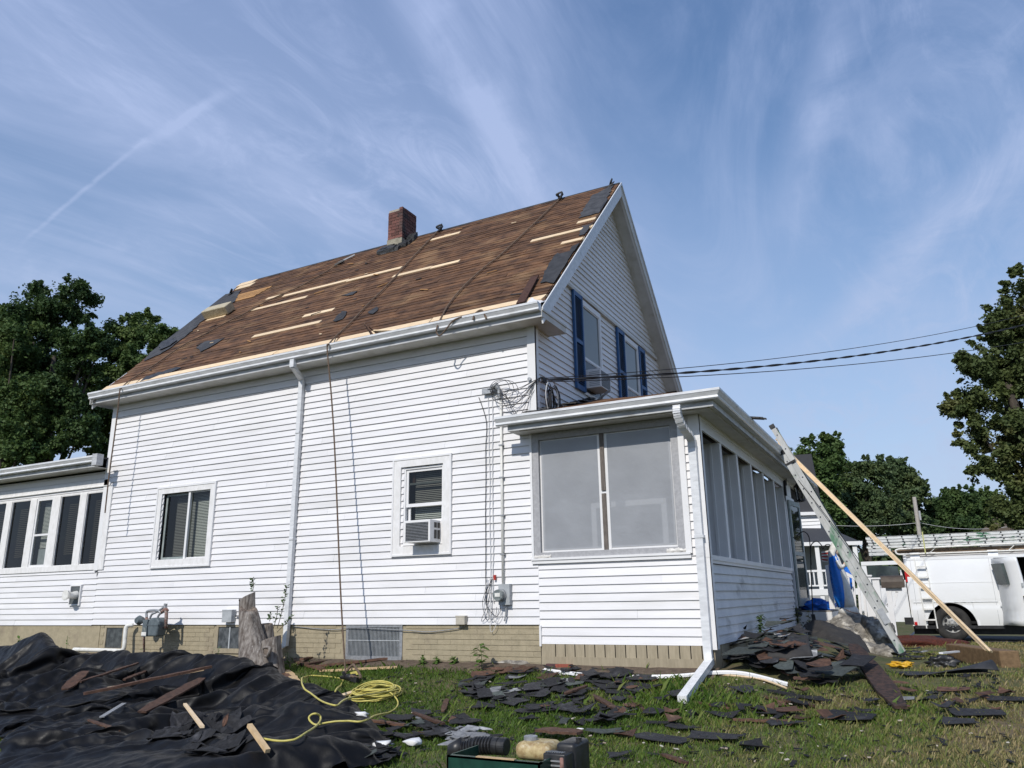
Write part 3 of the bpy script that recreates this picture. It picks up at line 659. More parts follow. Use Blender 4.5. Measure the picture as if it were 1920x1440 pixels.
# porch skirt: bottom rail and vertical boards
fs_=MB().box((XR+.0,.0,.3),(XP-.02,.02,ZPB+.03)).build('porch_skirt',gap,house)
MB().box((XR+.02,-.03,.55),(XP-.0,.0,.845)).build('skirt_rail',tanw,fs_)
x=XR+.02
for k in range(17):
    wdt=.20 if k==0 else .128
    x1=min(x+wdt,XP-.01)
    if x1-x>.02: MB().box((x,-.022,.845),(x1,.0,ZPB+.02)).build('skirt_board',tanw,fs_)
    x=x1+.013
fr_=MB().box((XP-.03,.02,.3),(XP-.02,9.0,ZPB+.03)).build('porch_skirt',gap,house)
y=.0
for k in range(48):
    MB().box((XP-.02,y,.4),(XP+U(-.002,.003),y+.165,ZPB+.02)).build('skirt_board',tanw,fr_); y+=.172
# ---------------------------------------------------------------- windows
def frame(fr,u0,u1,z0,z1,w,o0,o1,bw=None,tw=None):
    bw=bw or w; tw=tw or w; mb=MB()
    def bx(a,b,c,d): 
        P=[fr(a,o0,c),fr(b,o1,d)]; mb.box(P[0],P[1])
    bx(u0,u0+w,z0,z1); bx(u1-w,u1,z0,z1); bx(u0+w,u1-w,z0,z0+bw); bx(u0+w,u1-w,z1-tw,z1); return mb
def blinds(fr,u0,u1,z0,z1,out,pitch=.028,mat=blindm,parent=None):
    mb=MB(); z=z0
    while z<z1:
        a=fr(u0,out-.008,z+.019); b=fr(u1,out-.008,z+.019); c=fr(u1,out+.008,z); d=fr(u0,out+.008,z)
        mb.add([a,b,c,d],[(0,1,2,3)]); z+=pitch
    return mb.build('blind',mat,parent)
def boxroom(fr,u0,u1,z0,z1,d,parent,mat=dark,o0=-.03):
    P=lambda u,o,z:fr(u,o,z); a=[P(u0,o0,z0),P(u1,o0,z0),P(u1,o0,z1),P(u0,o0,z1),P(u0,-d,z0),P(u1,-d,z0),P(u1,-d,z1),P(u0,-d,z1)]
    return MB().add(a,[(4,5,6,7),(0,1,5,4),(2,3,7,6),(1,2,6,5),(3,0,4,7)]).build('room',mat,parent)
def pane(fr,u0,u1,z0,z1,out,parent,mat=glass,name='glass'): return MB().add([fr(u0,out,z0),fr(u1,out,z0),fr(u1,out,z1),fr(u0,out,z1)],[(0,1,2,3)]).build(name,mat,parent)
# sliding window
wn=frame(fY,-12.735,-11.235,2.265,3.715,.11,.0,.046,bw=.13,tw=.105).build('window',trimold,house)
frame(fY,-12.76,-11.21,2.245,3.74,.03,-.0,.056).build('channel',white,wn)
boxroom(fY,*SL,.6,wn)
mid=PY(354,985,.02).x
frame(fY,SL[0],mid,SL[2],SL[3],.045,-.07,-.045).build('sash',stormm,wn)
frame(fY,mid-.01,SL[1],SL[2],SL[3],.022,-.03,-.005).build('sash',white,wn)
MB().box((mid-.03,-.02,SL[2]),(mid+.02,.03,SL[3])).build('meeting_rail',white,wn)
pane(fY,SL[0]+.03,mid,SL[2],SL[3],-.055,wn,glassd); pane(fY,mid,SL[1],SL[2],SL[3],-.018,wn,glass)
blinds(fY,SL[0]+.16,SL[1],SL[2]+.04,SL[3]-.02,-.17,parent=wn)
# double hung window with the air conditioner
wn=frame(fY,-7.275,-6.235,2.27,3.735,.13,.0,.046,bw=.13,tw=.115).build('window',trimold,house)
frame(fY,-7.30,-6.21,2.25,3.76,.028,-.0,.056).build('channel',white,wn)
boxroom(fY,*AW,.6,wn)
zm=PY(790,946,.03).z; zl=PY(790,978,.04).z; zq=PY(790,906,0).z
frame(fY,AW[0],AW[1],AW[2],AW[3],.03,-.06,.012).build('stop',white,wn)
frame(fY,AW[0]+.03,AW[1]-.0,zm-.03,AW[3]-.03,.042,-.04,-.008,bw=.05).build('sash',white,wn)
frame(fY,AW[0]+.05,AW[1]-.03,zl-.02,zm+.02,.04,-.075,-.045,bw=.045,tw=.03).build('sash',white,wn)
pane(fY,AW[0]+.06,AW[1]-.03,zm,AW[3]-.05,-.024,wn,glassd); pane(fY,AW[0]+.08,AW[1]-.05,zl,zm,-.06,wn,glass)
MB().box((AW[0]+.06,.03,zq-.01),(AW[1]-.03,.05,zq+.02)).build('sash_rail',stormm,wn)
for xx in(AW[0]+.08,AW[1]-.09): MB().box((xx,.10,zq),(xx+.05,.12,AW[3]-.05)).build('curtain_edge',brownw,wn)
blinds(fY,AW[0]+.12,AW[1]-.06,zl,AW[3]-.08,-.13,parent=wn,mat=blindm)
# porch plastic covered window
wn=frame(fY,-4.845,-2.70,2.135,3.90,.10,.0,.044,bw=.075,tw=.10).build('window',graytape,house)
MB().box((-4.885,-.05,2.06),(-2.64,.0,2.12)).box((-4.885,-.065,2.105),(-2.64,.0,2.134)).build('sill',white,wn)
MB().box((-4.88,-.055,2.12),(-4.846,.0,3.90)).build('side_trim',white,wn); MB().box((-2.699,-.055,2.12),(-2.62,.0,3.90)).build('side_trim',white,wn)
frame(fY,-4.745,-2.80,2.21,3.80,.05,-.06,-.006).build('sash',white,wn)
xm=PY(1134,900,.03).x
MB().box((xm-.075,-.005,2.21),(xm+.065,.05,3.80)).build('mullion',white,wn)
for a,b in((2.20,2.965),(3.005,3.84)):
    MB().box((xm-.035,-.026,a),(xm+.025,-.005,b)).build('batten',woodgrey,wn)
pane(fY,-4.72,xm-.07,2.24,3.78,.002,wn,film,'plastic_sheet'); pane(fY,xm+.06,-2.82,2.24,3.78,.002,wn,film,'plastic_sheet')
r4=random.Random(3)
for (xc_,zz_) in((-4.72,2.15),(-2.82,2.16)):   # bunched plastic at the lower corners
    V=[];Fc=[]; n=14
    for j in range(6):
        for i in range(n): V.append((xc_-.13+.26*i/(n-1),-.03-.022*math.sin(j/5*math.pi)-r4.uniform(0,.012),zz_-.035+.07*j/5+r4.uniform(-.012,.012)))
    for j in range(5):
        for i in range(n-1): Fc.append((j*n+i,j*n+i+1,(j+1)*n+i+1,(j+1)*n+i))
    meshobj('bunched_plastic',V,Fc,M('bunched_plastic_film',(.62,.60,.56),rough=.35),wn,smooth=True)
# porch interior
pi=MB().add([(XR+.03,.12,2.0),(XP-.26,.12,2.0),(XP-.26,6.8,2.0),(XR+.03,6.8,2.0),(XR+.03,6.8,3.88),(XR+.03,.12,3.88),(XP-.26,6.8,3.88),(XP-.26,.12,3.88)],[(0,1,2,3),(0,3,4,5),(3,2,6,4),(5,4,6,7)]).build('porch_room',roomg,house)
frame(lambda u,o,z:(u,.62-o,z),-4.22,-3.10,1.9,2.92,.075,0,.03).build('inner_frame',white,pi)
blinds(fG,1.0,4.6,2.4,3.7,.06,.05,blindm,pi)
# front posts with deep jambs
wn=MB().box(fP(.10,-.0,2.035),fP(6.78,.045,2.095)).box(fP(.10,.0,1.995),fP(6.74,.032,2.035)).build('window_sill',white,house)
MB().box(fP(.09,.0,3.725),fP(6.78,.03,3.86)).build('window_head',white,house)
for k in range(7):
    y0=.09 if k==0 else 1.17+1.11*(k-1); y1=.19+1.11*k if k<6 else 6.86
    p=MB().box(fP(y0+.001,-.30,2.094),fP(y1-.001,.02,3.726)).build('window_post',white,house)
    MB().box(fP(y0-.012,-.14,2.094),fP(y0+.0,-.10,3.726)).build('stop',white,p)
for k in range(6):
    a,b=FOP[k][0],FOP[k][1]
    if k==0: blinds(lambda u,o,z:(XP+o,u,z),a,b,2.3,3.7,-.33,.055,brownw,house)
    wx=frame(fP,a,b,2.10,3.72,.04,-.30,-.26).build('window',white,house)
    pane(fP,a+.03,b-.03,2.13,3.70,-.28,wx,glassd)
# wing window band
wn=MB().box((-20.4,-.044,3.90),(-14.19,.0,4.03)).box((-20.4,-.040,2.275),(-14.12,.0,2.385)).box((-20.4,-.06,3.895),(-14.19,.0,3.912)).build('window_band',trimold,house)
MB().box((-20.4,-.014,3.80),(-14.2,.01,3.90)).build('head_trim',trimold,wn)
MB().box((-14.27,-.043,2.27),(-14.10,.0,3.90)).build('window_post',trimold,wn)
edges=[(-14.89,-14.27),(-15.73,-15.10),(-16.53,-15.98),(-17.41,-16.75),(-18.25,-17.62),(-19.1,-18.46)]
prev=-14.27
boxroom(fY,-19.6,-14.22,2.38,3.83,.9,wn)
for i,(a,b) in enumerate(edges):
    if i: MB().box((b+.0,-.028,2.385),(edges[i-1][0]-.0,.02,3.80)).build('window_post',trimold,wn)
    if i==2:
        frame(fY,a,b,2.385,3.80,.045,-.03,.012).build('storm_sash',white,wn)
        MB().box((a+.02,-.01,3.02),(b-.02,.02,3.06)).build('meeting_rail',white,wn)
        pane(fY,a+.04,b-.04,2.42,3.77,-.01,wn,glass); blinds(fY,a+.05,b,2.78,3.72,-.14,parent=wn,mat=blindm)
        MB().box((a+.06,.12,2.42),(b,.13,2.76)).build('lower_shade',greyb,wn)
    else:
        frame(fY,a,b,2.385,3.80,.012,-.03,.01).build('sash',trimold,wn)
        pane(fY,a,b,2.39,3.80,-.015,wn,glassd); blinds(fY,a+.09,b,2.62 if i else 2.4,3.66,-.13,.04,blindd,wn)
# gable windows with shutters
shm=None
def shutter(u0,u1,z0,z1):
    mb=MB(); f=.05
    def bx(a,b,c,d,o=.07): mb.box(fG(a,.028,c),fG(b,o,d))
    bx(u0,u0+f,z0,z1); bx(u1-f,u1,z0,z1)
    zm_=z0+.50*(z1-z0)-.05
    for c,d in((z0,z0+.08),(z1-.08,z1),(zm_,zm_+.07)): bx(u0+f,u1-f,c,d,.066)
    o=mb.build('shutter',shut,house)
    ml=MB(); z=z0+.085
    while z<z1-.10:
        if not(zm_-.03<z<zm_+.07): ml.add([fG(u0+f,.040,z+.026),fG(u1-f,.040,z+.026),fG(u1-f,.064,z+.006),fG(u0+f,.064,z+.006),fG(u0+f,.064,z),fG(u1-f,.064,z)],[(0,1,2,3),(3,2,5,4)])
        z+=.036
    ml.build('louvre',shut,o)
    MB().box(fG(u0+f,.026,z0),fG(u1-f,.030,z1)).build('backing',dark,o)  # dark colour stands in for the shade between the louvres
for i,(a,b,c,d) in enumerate(GH):
    d=6.62; c=4.95
    wn=frame(fG,a-.04,b+.04,c-.02,d+.05,.075,.0,.045,bw=.05,tw=.10).build('window',white,house)
    zmid=5.58
    MB().box(fG(a,.0,c),fG(b,.004,d)).build('dark_inside',room if i==0 else room,wn)
    MB().box(fG(a+.02,.006,zmid),fG(b-.02,.010,d)).build('curtain',M('pale_shade',(.60,.61,.63),rough=.8),wn)
    if i==1:
        for k in range(5): MB().box(fG(a+.15+.14*k,.006,c),fG(a+.20+.14*k,.012,zmid)).build('curtain_fold',blindd,wn)
    frame(fG,a+.02,b-.02,zmid,d-.03,.04,.012,.034).build('sash',white,wn); frame(fG,a+.02,b-.02,c,zmid+.02,.035,.012,.026).build('sash',white,wn)
    pane(fG,a+.04,b-.04,c,d-.04,.018,wn,glass)
shutter(1.50,1.90,4.95,6.70); shutter(3.66,4.07,4.95,6.68); shutter(4.97,5.36,4.95,6.66)
# upper trim stop of the missing right shutter of window one is plain siding
# ---------------------------------------------------------------- door end of the porch
dr=MB().box(fP(6.86,.0,1.30),fP(6.95,.04,3.55)).box(fP(7.85,.0,1.30),fP(7.95,.04,3.55)).box(fP(6.86,.0,3.45),fP(7.95,.05,3.58)).build('door_frame',white,house)
boxroom(fP,*DOOR,1.2,dr)
MB().box(fP(6.84,.0,3.60),fP(7.7,.035,3.85)).build('transom_panel',white,house)
# open storm door, hinged on the near jamb, standing out from the wall
hy=6.95; _e=PY(1511,1100,7.70); sd_=Vector((_e.x-XP-.05,.75,0)).normalized(); base=Vector((XP+.05,hy,1.36))
def sdp(u,z,t=0): 
    n=Vector((sd_.y,-sd_.x,0)); return base+sd_*u+Vector((0,0,z))+n*t
st=MB()
for a,b,c,d in((0,.09,0,2.12),(.77,.86,0,2.12),(.09,.77,0,.16),(.09,.77,2.02,2.12),(.09,.77,1.0,1.08)):
    st.prism([sdp(a,c),sdp(b,c),sdp(b,d),sdp(a,d)],Vector((sd_.y,-sd_.x,0))*.035)
st=st.build('storm_door',stormm,house)
MB().prism([sdp(.09,.16,.015),sdp(.77,.16,.015),sdp(.77,2.02,.015),sdp(.09,2.02,.015)],Vector((sd_.y,-sd_.x,0))*.004).build('glass',glassy('storm_glass',(.5,.56,.54),.12,dcol=(.2,.24,.23)),st)
MB().box(sdp(.79,.98,-.05),sdp(.82,1.12,-.01)).build('handle',black,st)
# ---------------------------------------------------------------- downspouts
def duct(pts,w,h,mat,parent,name='downspout',up=(0,1,0)):
    o=None
    mb=MB()
    for a,b in zip(pts,pts[1:]): mb.bar(a,b,w,h,up)
    return mb.build(name,mat,parent)
a=PY(549,690,-.42); b=PY(553,697,-.40); c=PY(566,712,-.075)
dsp=duct([(c.x,-.075,c.z-.02),(c.x-.01,-.07,3.2),(c.x-.02,-.07,1.18)],.085,.065,metalw,house)
mb=MB().bar((a.x,-.42,ZS+.07),(a.x,-.42,ZS-.07),.09,.075,(0,1,0)).bar((a.x,-.42,ZS-.05),(c.x,-.075,c.z-.0),.075,.075,(0,0,1)).build('elbow',metalw,dsp)
bb=PY(532,1212,-.07); ee=PY(505,1226,-.45)
MB().bar((c.x-.02,-.07,1.18),(c.x-.03,-.07,.93),.085,.065,(0,1,0)).bar((c.x-.03,-.06,.95),(c.x-.34,-.20,.80),.075,.065,(0,0,1)).build('shoe',pvc,dsp)
for z in(2.6,4.4): MB().box((c.x-.05,-.115,z),(c.x+.04,-.0,z+.03)).build('strap',metalw,dsp)
# porch corner spout: curved ribbed elbow, long straight pipe, shoe kicking out on the grass
p0=PY(1269,752,-.52); p3=PY(1297,820,-.085); xs_=p3.x
crv=spline([(p0.x,-.52,PS+.02),(p0.x,-.525,PS-.10),((p0.x+xs_)/2,-.40,PS-.24),(xs_,-.14,PS-.33),(xs_,-.085,PS-.45)],6)
ds2=MB()
ds2.bar((xs_,-.085,PS-.42),(xs_-.01,-.085,.92),.10,.075,(0,1,0)); ds2=ds2.build('downspout',metalw,house)
mb=MB()
for i,(a,b) in enumerate(zip(crv,crv[1:])): mb.bar(a,b,.098-.006*(i%2),.085-.006*(i%2),(0,1,0))
mb.build('elbow',metalw,ds2)
for z in(2.3,): MB().box((xs_-.06,-.13,z),(xs_+.06,-.0,z+.035)).build('strap',metalw,ds2)
eL=PG(1279,1312,.06)
mb=MB().bar((xs_-.01,-.085,.96),(xs_-.0,-.10,.80),.098,.08,(0,1,0)).bar((xs_-.0,-.06,.83),(eL.x,eL.y,eL.z),.098,.075,(0,0,1))
mb.build('shoe',M('dirty_pvc_white',(.78,.78,.77),(.66,.66,.64),14,rough=.45,c3=(.25,.23,.2),s3=16,lo3=.68,hi3=.75),ds2)
# ================================================================ things on the house
def depth(p): return (Vector(p)-CAM).dot(_f)
# window air conditioner below
def aircon(loc,wd,dp,ht,fr,label,body=white):
    r=empty('air_conditioner',loc,label,'air conditioner')
    b=MB().box(fr(0,0,0),fr(wd,dp,ht)).build('casing',body,r); bevel(b,.006)
    MB().box(fr(.03,dp-.005,.02),fr(wd*.93,dp+.004,ht-.035)).build('coil_recess',black,r)
    mb=MB(); z=.03
    while z<ht-.04: mb.box(fr(.03,dp+.003,z),fr(wd*.93,dp+.007,z+.006)); z+=.022
    mb.build('grille',galv,r)
    return r
ax0=PY(757,1022,-.28); ax1=PY(806,1018,-.28); azt=PY(757,981,-.28).z
fr=lambda u,o,z:(ax0.x+u,.06-o,2.43+z)
ac=aircon((ax0.x+.22,-.1,2.43),ax1.x-ax0.x,.34,.325,fr,'white window air conditioner with black grille in the ground floor window')
mb=MB()
for a,b,c,d in((.10,.16,.21,.29),(.18,.24,.21,.29),(.10,.16,.05,.18),(.18,.24,.05,.18)): mb.box((ax1.x-.002,.06-.34+a*1.1,2.43+c),(ax1.x+.004,.06-.34+b*1.1,2.43+d))
mb.build('side_vent',black,ac)
MB().box((ax1.x,.0,2.43),(AW[1],.02,2.76)).box((AW[0],.0,2.43),(ax0.x,.02,2.76)).build('side_panel',trimold,ac)
fr=lambda u,o,z:(XR-.0+o,2.02+u,5.06+z)
ac2=aircon((XR+.2,2.3,5.06),.48,.29,.33,fr,'white air conditioner hanging out of the upper gable window')
mb=MB()
for k in range(9): mb.box((XR+.08,2.016,5.09+k*.030),(XR+.27,2.024,5.104+k*.030))
mb.build('side_vent',greyb,ac2)
MB().bar((XR+.05,2.3,4.86),(XR+.34,2.3,5.05),.03,.03).build('bracket',galv,ac2)
# utility pole cables -> clamp on the gable corner
clamp=Vector((XR+.10,.12,4.74))
def sagline(a,b,sag,n=40):
    a,b=Vector(a),Vector(b); return [a.lerp(b,i/n)-Vector((0,0,sag*4*(i/n)*(1-i/n))) for i in range(n+1)]
ends=[PY(2150,527,17),PY(2150,536,17.1),PY(2150,541,17)]
a=clamp
twist=[]
base=sagline(a,ends[1],.55,140)
def wire(pts,r,label,mat=cablem,name='power_cable',group='cables from the house corner to the street'):
    return single(MB().tube(pts,r,6),name,mat,label,'cable',None)
pw=empty('power_cable',clamp,'thick twisted black service cable running from the gable corner to the street','cable')
MB().tube(base,.008,6).build('bare_conductor',cablem,pw)
for ph in(0,math.pi):
    MB().tube([p+Vector((0,math.cos(i*.9+ph)*.014,math.sin(i*.9+ph)*.014)) for i,p in enumerate(base)],.0095,6).build('conductor',cablem,pw)
wire(sagline(a+Vector((0,.02,.03)),PY(2150,518,17),.50),.0065,'upper thin black cable above the twisted service cable')
lo=PX(1262,689,XR+.33)
wire(sagline(a+Vector((0,0,-.03)),PY(2150,592,15),.35),.0075,'lowest black cable from the gable corner to the right')
# conduit, weather head, meter
cond=empty('service_conduit',(-5.36,0,1.7),'white electric conduit with weather head running up beside the porch','conduit')
cxp=PY(942,960,-.04).x
MB().tube([(cxp,-.045,1.75),(cxp,-.045,4.52)],.020,10).build('pipe',pvc,cond,smooth=True)
MB().tube([(cxp-.005,-.075,4.50),(cxp-.01,-.075,4.62),(cxp-.05,-.09,4.70),(cxp-.13,-.10,4.68)],[.03,.035,.05,.04],10).build('weather_head',galv,cond)
MB().box((cxp-.30,-.09,4.60),(cxp-.12,-.05,4.68)).build('bracket',galv,cond)
for z in(2.2,2.75,3.3,3.78): MB().box((cxp-.035,-.07,z),(cxp+.035,-.02,z+.02)).build('strap',galv,cond)
mtr=empty('electric_meter',(-5.36,-.05,1.5),'round glass electric meter on a grey box beside the porch','electric meter')
mc=PY(938,1116,-.12)
MB().box((mc.x-.04,-.10,1.52),(mc.x+.135,-.02,1.80)).build('box',greyb,mtr)
def disc(c,r,d,axis,n=24,mb=None):
    c=Vector(c); a=Vector(axis).normalized(); mb=mb or MB(); mb.tube([c,c+a*d],r,n); return mb
disc((mc.x,-.10,mc.z),.088,.03,(0,-1,0)).build('ring',galv,mtr)
disc((mc.x,-.13,mc.z),.075,.075,(0,-1,0)).build('glass_dome',lens_,mtr,smooth=False)
MB().box((mc.x-.04,-.209,mc.z-.02),(mc.x+.04,-.206,mc.z+.03)).build('dial',pvc,mtr)
MB().tube([(mc.x+.05,-.05,1.52),(mc.x+.05,-.05,1.40),(mc.x+.03,-.06,1.30)],.012,6).build('ground_wire',galv,mtr)
# loose wires
rw=random.Random(12)
def bundle(pts,r,label,mat=cablem,cat='wire',name='loose_wire',k=8): return single(MB().tube(spline(pts,k),r,5),name,mat,label,cat)
wires=empty('wire_bundle',(cxp,-.08,4.6),'tangle of black wires between the conduit head and the gable corner','wire bundle')
hd=Vector((cxp-.1,-.10,4.66))
for k in range(5):
    m=hd.lerp(clamp,.5)+Vector((rw.uniform(-.1,.1),-.10+rw.uniform(-.05,.02),-.10-.07*k))
    MB().tube(spline([hd+Vector((.05*k-.1,0,rw.uniform(-.1,.06))),m,clamp+Vector((-.02,-.16,-.02)),clamp]),.0045,5).build('wire',cablem,wires)
for k in range(3):
    c=hd+Vector((.13+.05*k,-.03-.01*k,-.02-.04*k)); R_=.16+.03*k
    MB().tube([c+Vector((math.cos(t/20*2*math.pi)*R_,-.02*math.sin(t/5),math.sin(t/20*2*math.pi)*R_*.8)) for t in range(21)],.0042,5).build('wire',cablem,wires)
for k in range(3):
    MB().tube(spline([hd+Vector((.2,0,-.1)),hd+Vector((.35+.08*k,-.04,-.45-.05*k)),clamp+Vector((-.12,-.18,-.25+.05*k)),clamp+Vector((0,-.12,0))]),.0035,5).build('wire',cablem,wires)
coil=empty('wire_coil',(XR+.1,.45,4.5),'coiled black and white cables hanging on the gable wall above the porch roof','wire coil')
for k in range(9):
    cy_=.42+rw.uniform(-.12,.14); cz_=4.47+rw.uniform(-.07,.06); ra=.13+rw.uniform(-.05,.10); rb_=.22+rw.uniform(-.05,.06); ti=rw.uniform(-.5,.2)
    pts=[]
    for t in range(25):
        an=t/24*2*math.pi; yy=math.cos(an)*ra; z_=math.sin(an)*rb_
        pts.append((XR+.07+.012*k,cy_+yy*math.cos(ti)-z_*math.sin(ti),cz_+yy*math.sin(ti)+z_*math.cos(ti)))
    MB().tube(pts,.0065,5).build('loop',cablew if k in(2,6) else cablem,coil)
for k in range(3): MB().tube(spline([clamp+Vector((0,.1*k,0)),(XR+.08,.3+.1*k,4.62),(XR+.1,.25+.14*k,4.35),(XR+.12,.4+.1*k,4.30+.02*k)]),.006,5).build('lead',cablem,coil)
MB().obox(clamp,(.02,0,0),(0,.06,0),(0,0,.035)).build('clamp',cablem,pw)
i_=PY(993,711,-.06)
single(disc((i_.x,-.03,i_.z),.028,.05,(0,-1,0),12),'insulator',galv,'small round insulator on the corner board beside the cables','insulator')
for k,(xa,lab,mt,rr_) in enumerate(((911,'black wire running straight down the siding left of the conduit',cablem,.0055),(916,'white wire hanging down the siding beside the black one',cablew,.005),(924,'loose white wire nearest the conduit on its left',cablew,.006))):
    P=[]
    for j,yy in enumerate((745,790,840,900,960,1020,1080,1130)):
        q=PY(xa-(12 if j==0 and k==0 else 0)+rw.uniform(-1.2,1.2)+ (3 if k==1 else 0)*j/4,yy,-.035); P.append(q)
    bundle(P,rr_,lab,mt)
lw=empty('wire_tangle',(mc.x-.2,-.05,1.3),'tangle of thin wires dangling left of the electric meter','wires')
for k in range(7):
    s=PY(912+rw.uniform(0,14),1085,-.04); e=PY(906+rw.uniform(-4,24),1160+rw.uniform(-6,22),-.06); m=PY(908+rw.uniform(-3,12),1125,-.06)
    MB().tube(spline([s,m,e,e+Vector((.08,0,.04)),e+Vector((.10,0,.16))]),.0038,5).build('wire',cablem if k%3 else cablew,lw)
single(MB().box((mc.x-.14,-.06,1.86),(mc.x-.11,-.03,1.93)),'cable_clip',M('red_clip',(.4,.03,.02),rough=.5),'small red clip on the wires above the electric meter','clip')
# fascia-height small boxes on the wall
def wbox(px,py,w,h,d,mat,name,label,cat):
    c=PY(px,py,-d/2); r=empty(name,(c.x,0,c.z-h/2),label,cat)
    o=MB().box((c.x-w/2,-d,c.z-h/2),(c.x+w/2,-.0,c.z+h/2)).build('body',mat,r); bevel(o,.006)
    MB().box((c.x-w/2-.004,-d-.004,c.z+h/2-.015),(c.x+w/2+.004,-.0,c.z+h/2+.004)).build('lid',mat,r)
    return r
wbox(866,1163,.15,.12,.10,beige,'junction_box','beige junction box low on the siding above the foundation','junction box')
b_=wbox(430,1155,.22,.20,.12,greyb,'telephone_box','grey utility box on the siding behind the tree stump','utility box')
cc=PY(441,1155,-.06); MB().tube([(cc.x,-.06,cc.z),(cc.x+.1,-.06,cc.z),(cc.x+.12,-.05,cc.z-.12)],.012,6).build('cable',cablem,b_)
bundle([(-9.2,-.02,ZB-.03),(-8.4,-.03,ZB-.075),(-8.0,-.035,ZB-.045),(-7.0,-.035,ZB-.08),(-6.6,-.03,ZB-.10),(-6.1,-.03,ZB-.05),(-5.95,-.03,ZB+.0)],.006,'thin grey cable sagging along the top of the foundation',galv,'cable','foundation_cable')
# dryer / heater vent on the left
v=PY(145,1116,0); vt=empty('wall_vent',(v.x,0,v.z),'white wall vent pipe with flared hood on a dark grey plate','vent')
MB().box((v.x-.14,-.045,v.z-.17),(v.x+.14,-.0,v.z+.17)).build('plate',M('vent_plate',(.10,.11,.115),(.15,.16,.16),9,rough=.5,metal=.4),vt)
frame(fY,v.x-.165,v.x+.165,v.z-.195,v.z+.195,.025,.0,.06).build('rim',white,vt)
MB().tube([(v.x+.03,-.03,v.z),(v.x+.03,-.14,v.z),(v.x+.03,-.20,v.z),(v.x+.03,-.27,v.z),(v.x+.03,-.275,v.z),(v.x+.03,-.21,v.z)],[.085,.06,.065,.10,.085,.045],18,cap=False).build('hood',pvc,vt,smooth=False)
# gas meter assembly
g0=empty('gas_meter',(-12.0,-.3,.7),'grey-blue gas meter with regulator and bent pipes against the foundation','gas meter')
gc=PY(288,1176,-.36)
o=MB().prism([(gc.x-.02,-.46,gc.z-.15),(gc.x+.20,-.46,gc.z-.15),(gc.x+.24,-.46,gc.z+.02),(gc.x+.24,-.46,gc.z+.10),(gc.x+.17,-.46,gc.z+.16),(gc.x+.02,-.46,gc.z+.16),(gc.x-.04,-.46,gc.z+.10),(gc.x-.04,-.46,gc.z+.02)],(0,.20,0)).build('meter_body',gasm,g0); bevel(o,.03,3)
MB().prism([(gc.x-.045,-.47,gc.z+.03),(gc.x+.245,-.47,gc.z+.03),(gc.x+.245,-.47,gc.z+.05),(gc.x-.045,-.47,gc.z+.05)],(0,.22,0)).build('flange',gasm,g0)
MB().box((gc.x-.15,-.47,gc.z-.15),(gc.x-.03,-.33,gc.z+.13)).build('index_box',gasm,g0)
MB().box((gc.x-.145,-.475,gc.z-.07),(gc.x-.045,-.465,gc.z+.0)).build('index_window',lens_,g0)
MB().box((gc.x-.155,-.474,gc.z-.135),(gc.x-.035,-.462,gc.z-.075)).build('tag_plate',pvc,g0)
P=lambda x,y,d=-.36:PY(x,y,d)
MB().tube(spline([P(275,1158),P(275,1148),P(281,1145),P(296,1145),P(302,1150)],5),.022,8).build('inlet_pipe',galv,g0,smooth=True)
MB().tube(spline([P(281,1160),P(285,1152),P(293,1148),P(305,1140),P(312,1134)],5),.018,8).build('branch_pipe',galv,g0,smooth=True)
MB().tube(spline([P(295,1160),P(299,1152),P(309,1146),P(312,1140)],5),.018,8).build('branch_pipe',galv,g0,smooth=True)
MB().tube([P(311,1142),P(312,1150),P(311,1178),P(311,1176)],[.028,.03,.024,.024],8).build('riser_pipe',rust,g0,smooth=True)
MB().tube([P(311,1177),P(311,1177,-.12),P(311,1177,.0)],.024,8).build('wall_pipe',rust,g0,smooth=True)
MB().tube([P(303,1148),P(311,1142),P(315,1145)],[.03,.036,.02],8).build('union',rust,g0,smooth=True)
MB().tube([P(310,1142),P(310,1136),P(311,1132)],[.03,.032,.03],8).build('cap',galv,g0)
reg=P(263,1163)
MB().tube([(reg.x,-.44,reg.z),(reg.x,-.38,reg.z),(reg.x,-.30,reg.z)],[.05,.085,.05],12).build('regulator',gasm,g0)
MB().tube([P(258,1165),P(275,1164)],.02,8).build('regulator_pipe',gasm,g0)
MB().tube([P(275,1158),P(275,1185),P(270,1187),P(270,1225)],[.024,.024,.02,.018],8).build('supply_pipe',rust,g0,smooth=True)
# white PVC drain
A_=lambda x,y,d:PY(x,y,d)
p=[A_(250,1172,-.10),A_(240,1173,-.16),A_(236,1180,-.18),A_(233,1213,-.20),A_(229,1219,-.21),A_(222,1220,-.22),A_(146,1218,-.34),A_(139,1219,-.36),A_(131,1229,-.42)]
single(MB().tube(spline(p,3),.037,10),'drain_pipe',pvc,'white plastic drain pipe bending down and left in front of the foundation','pipe',smooth=True)
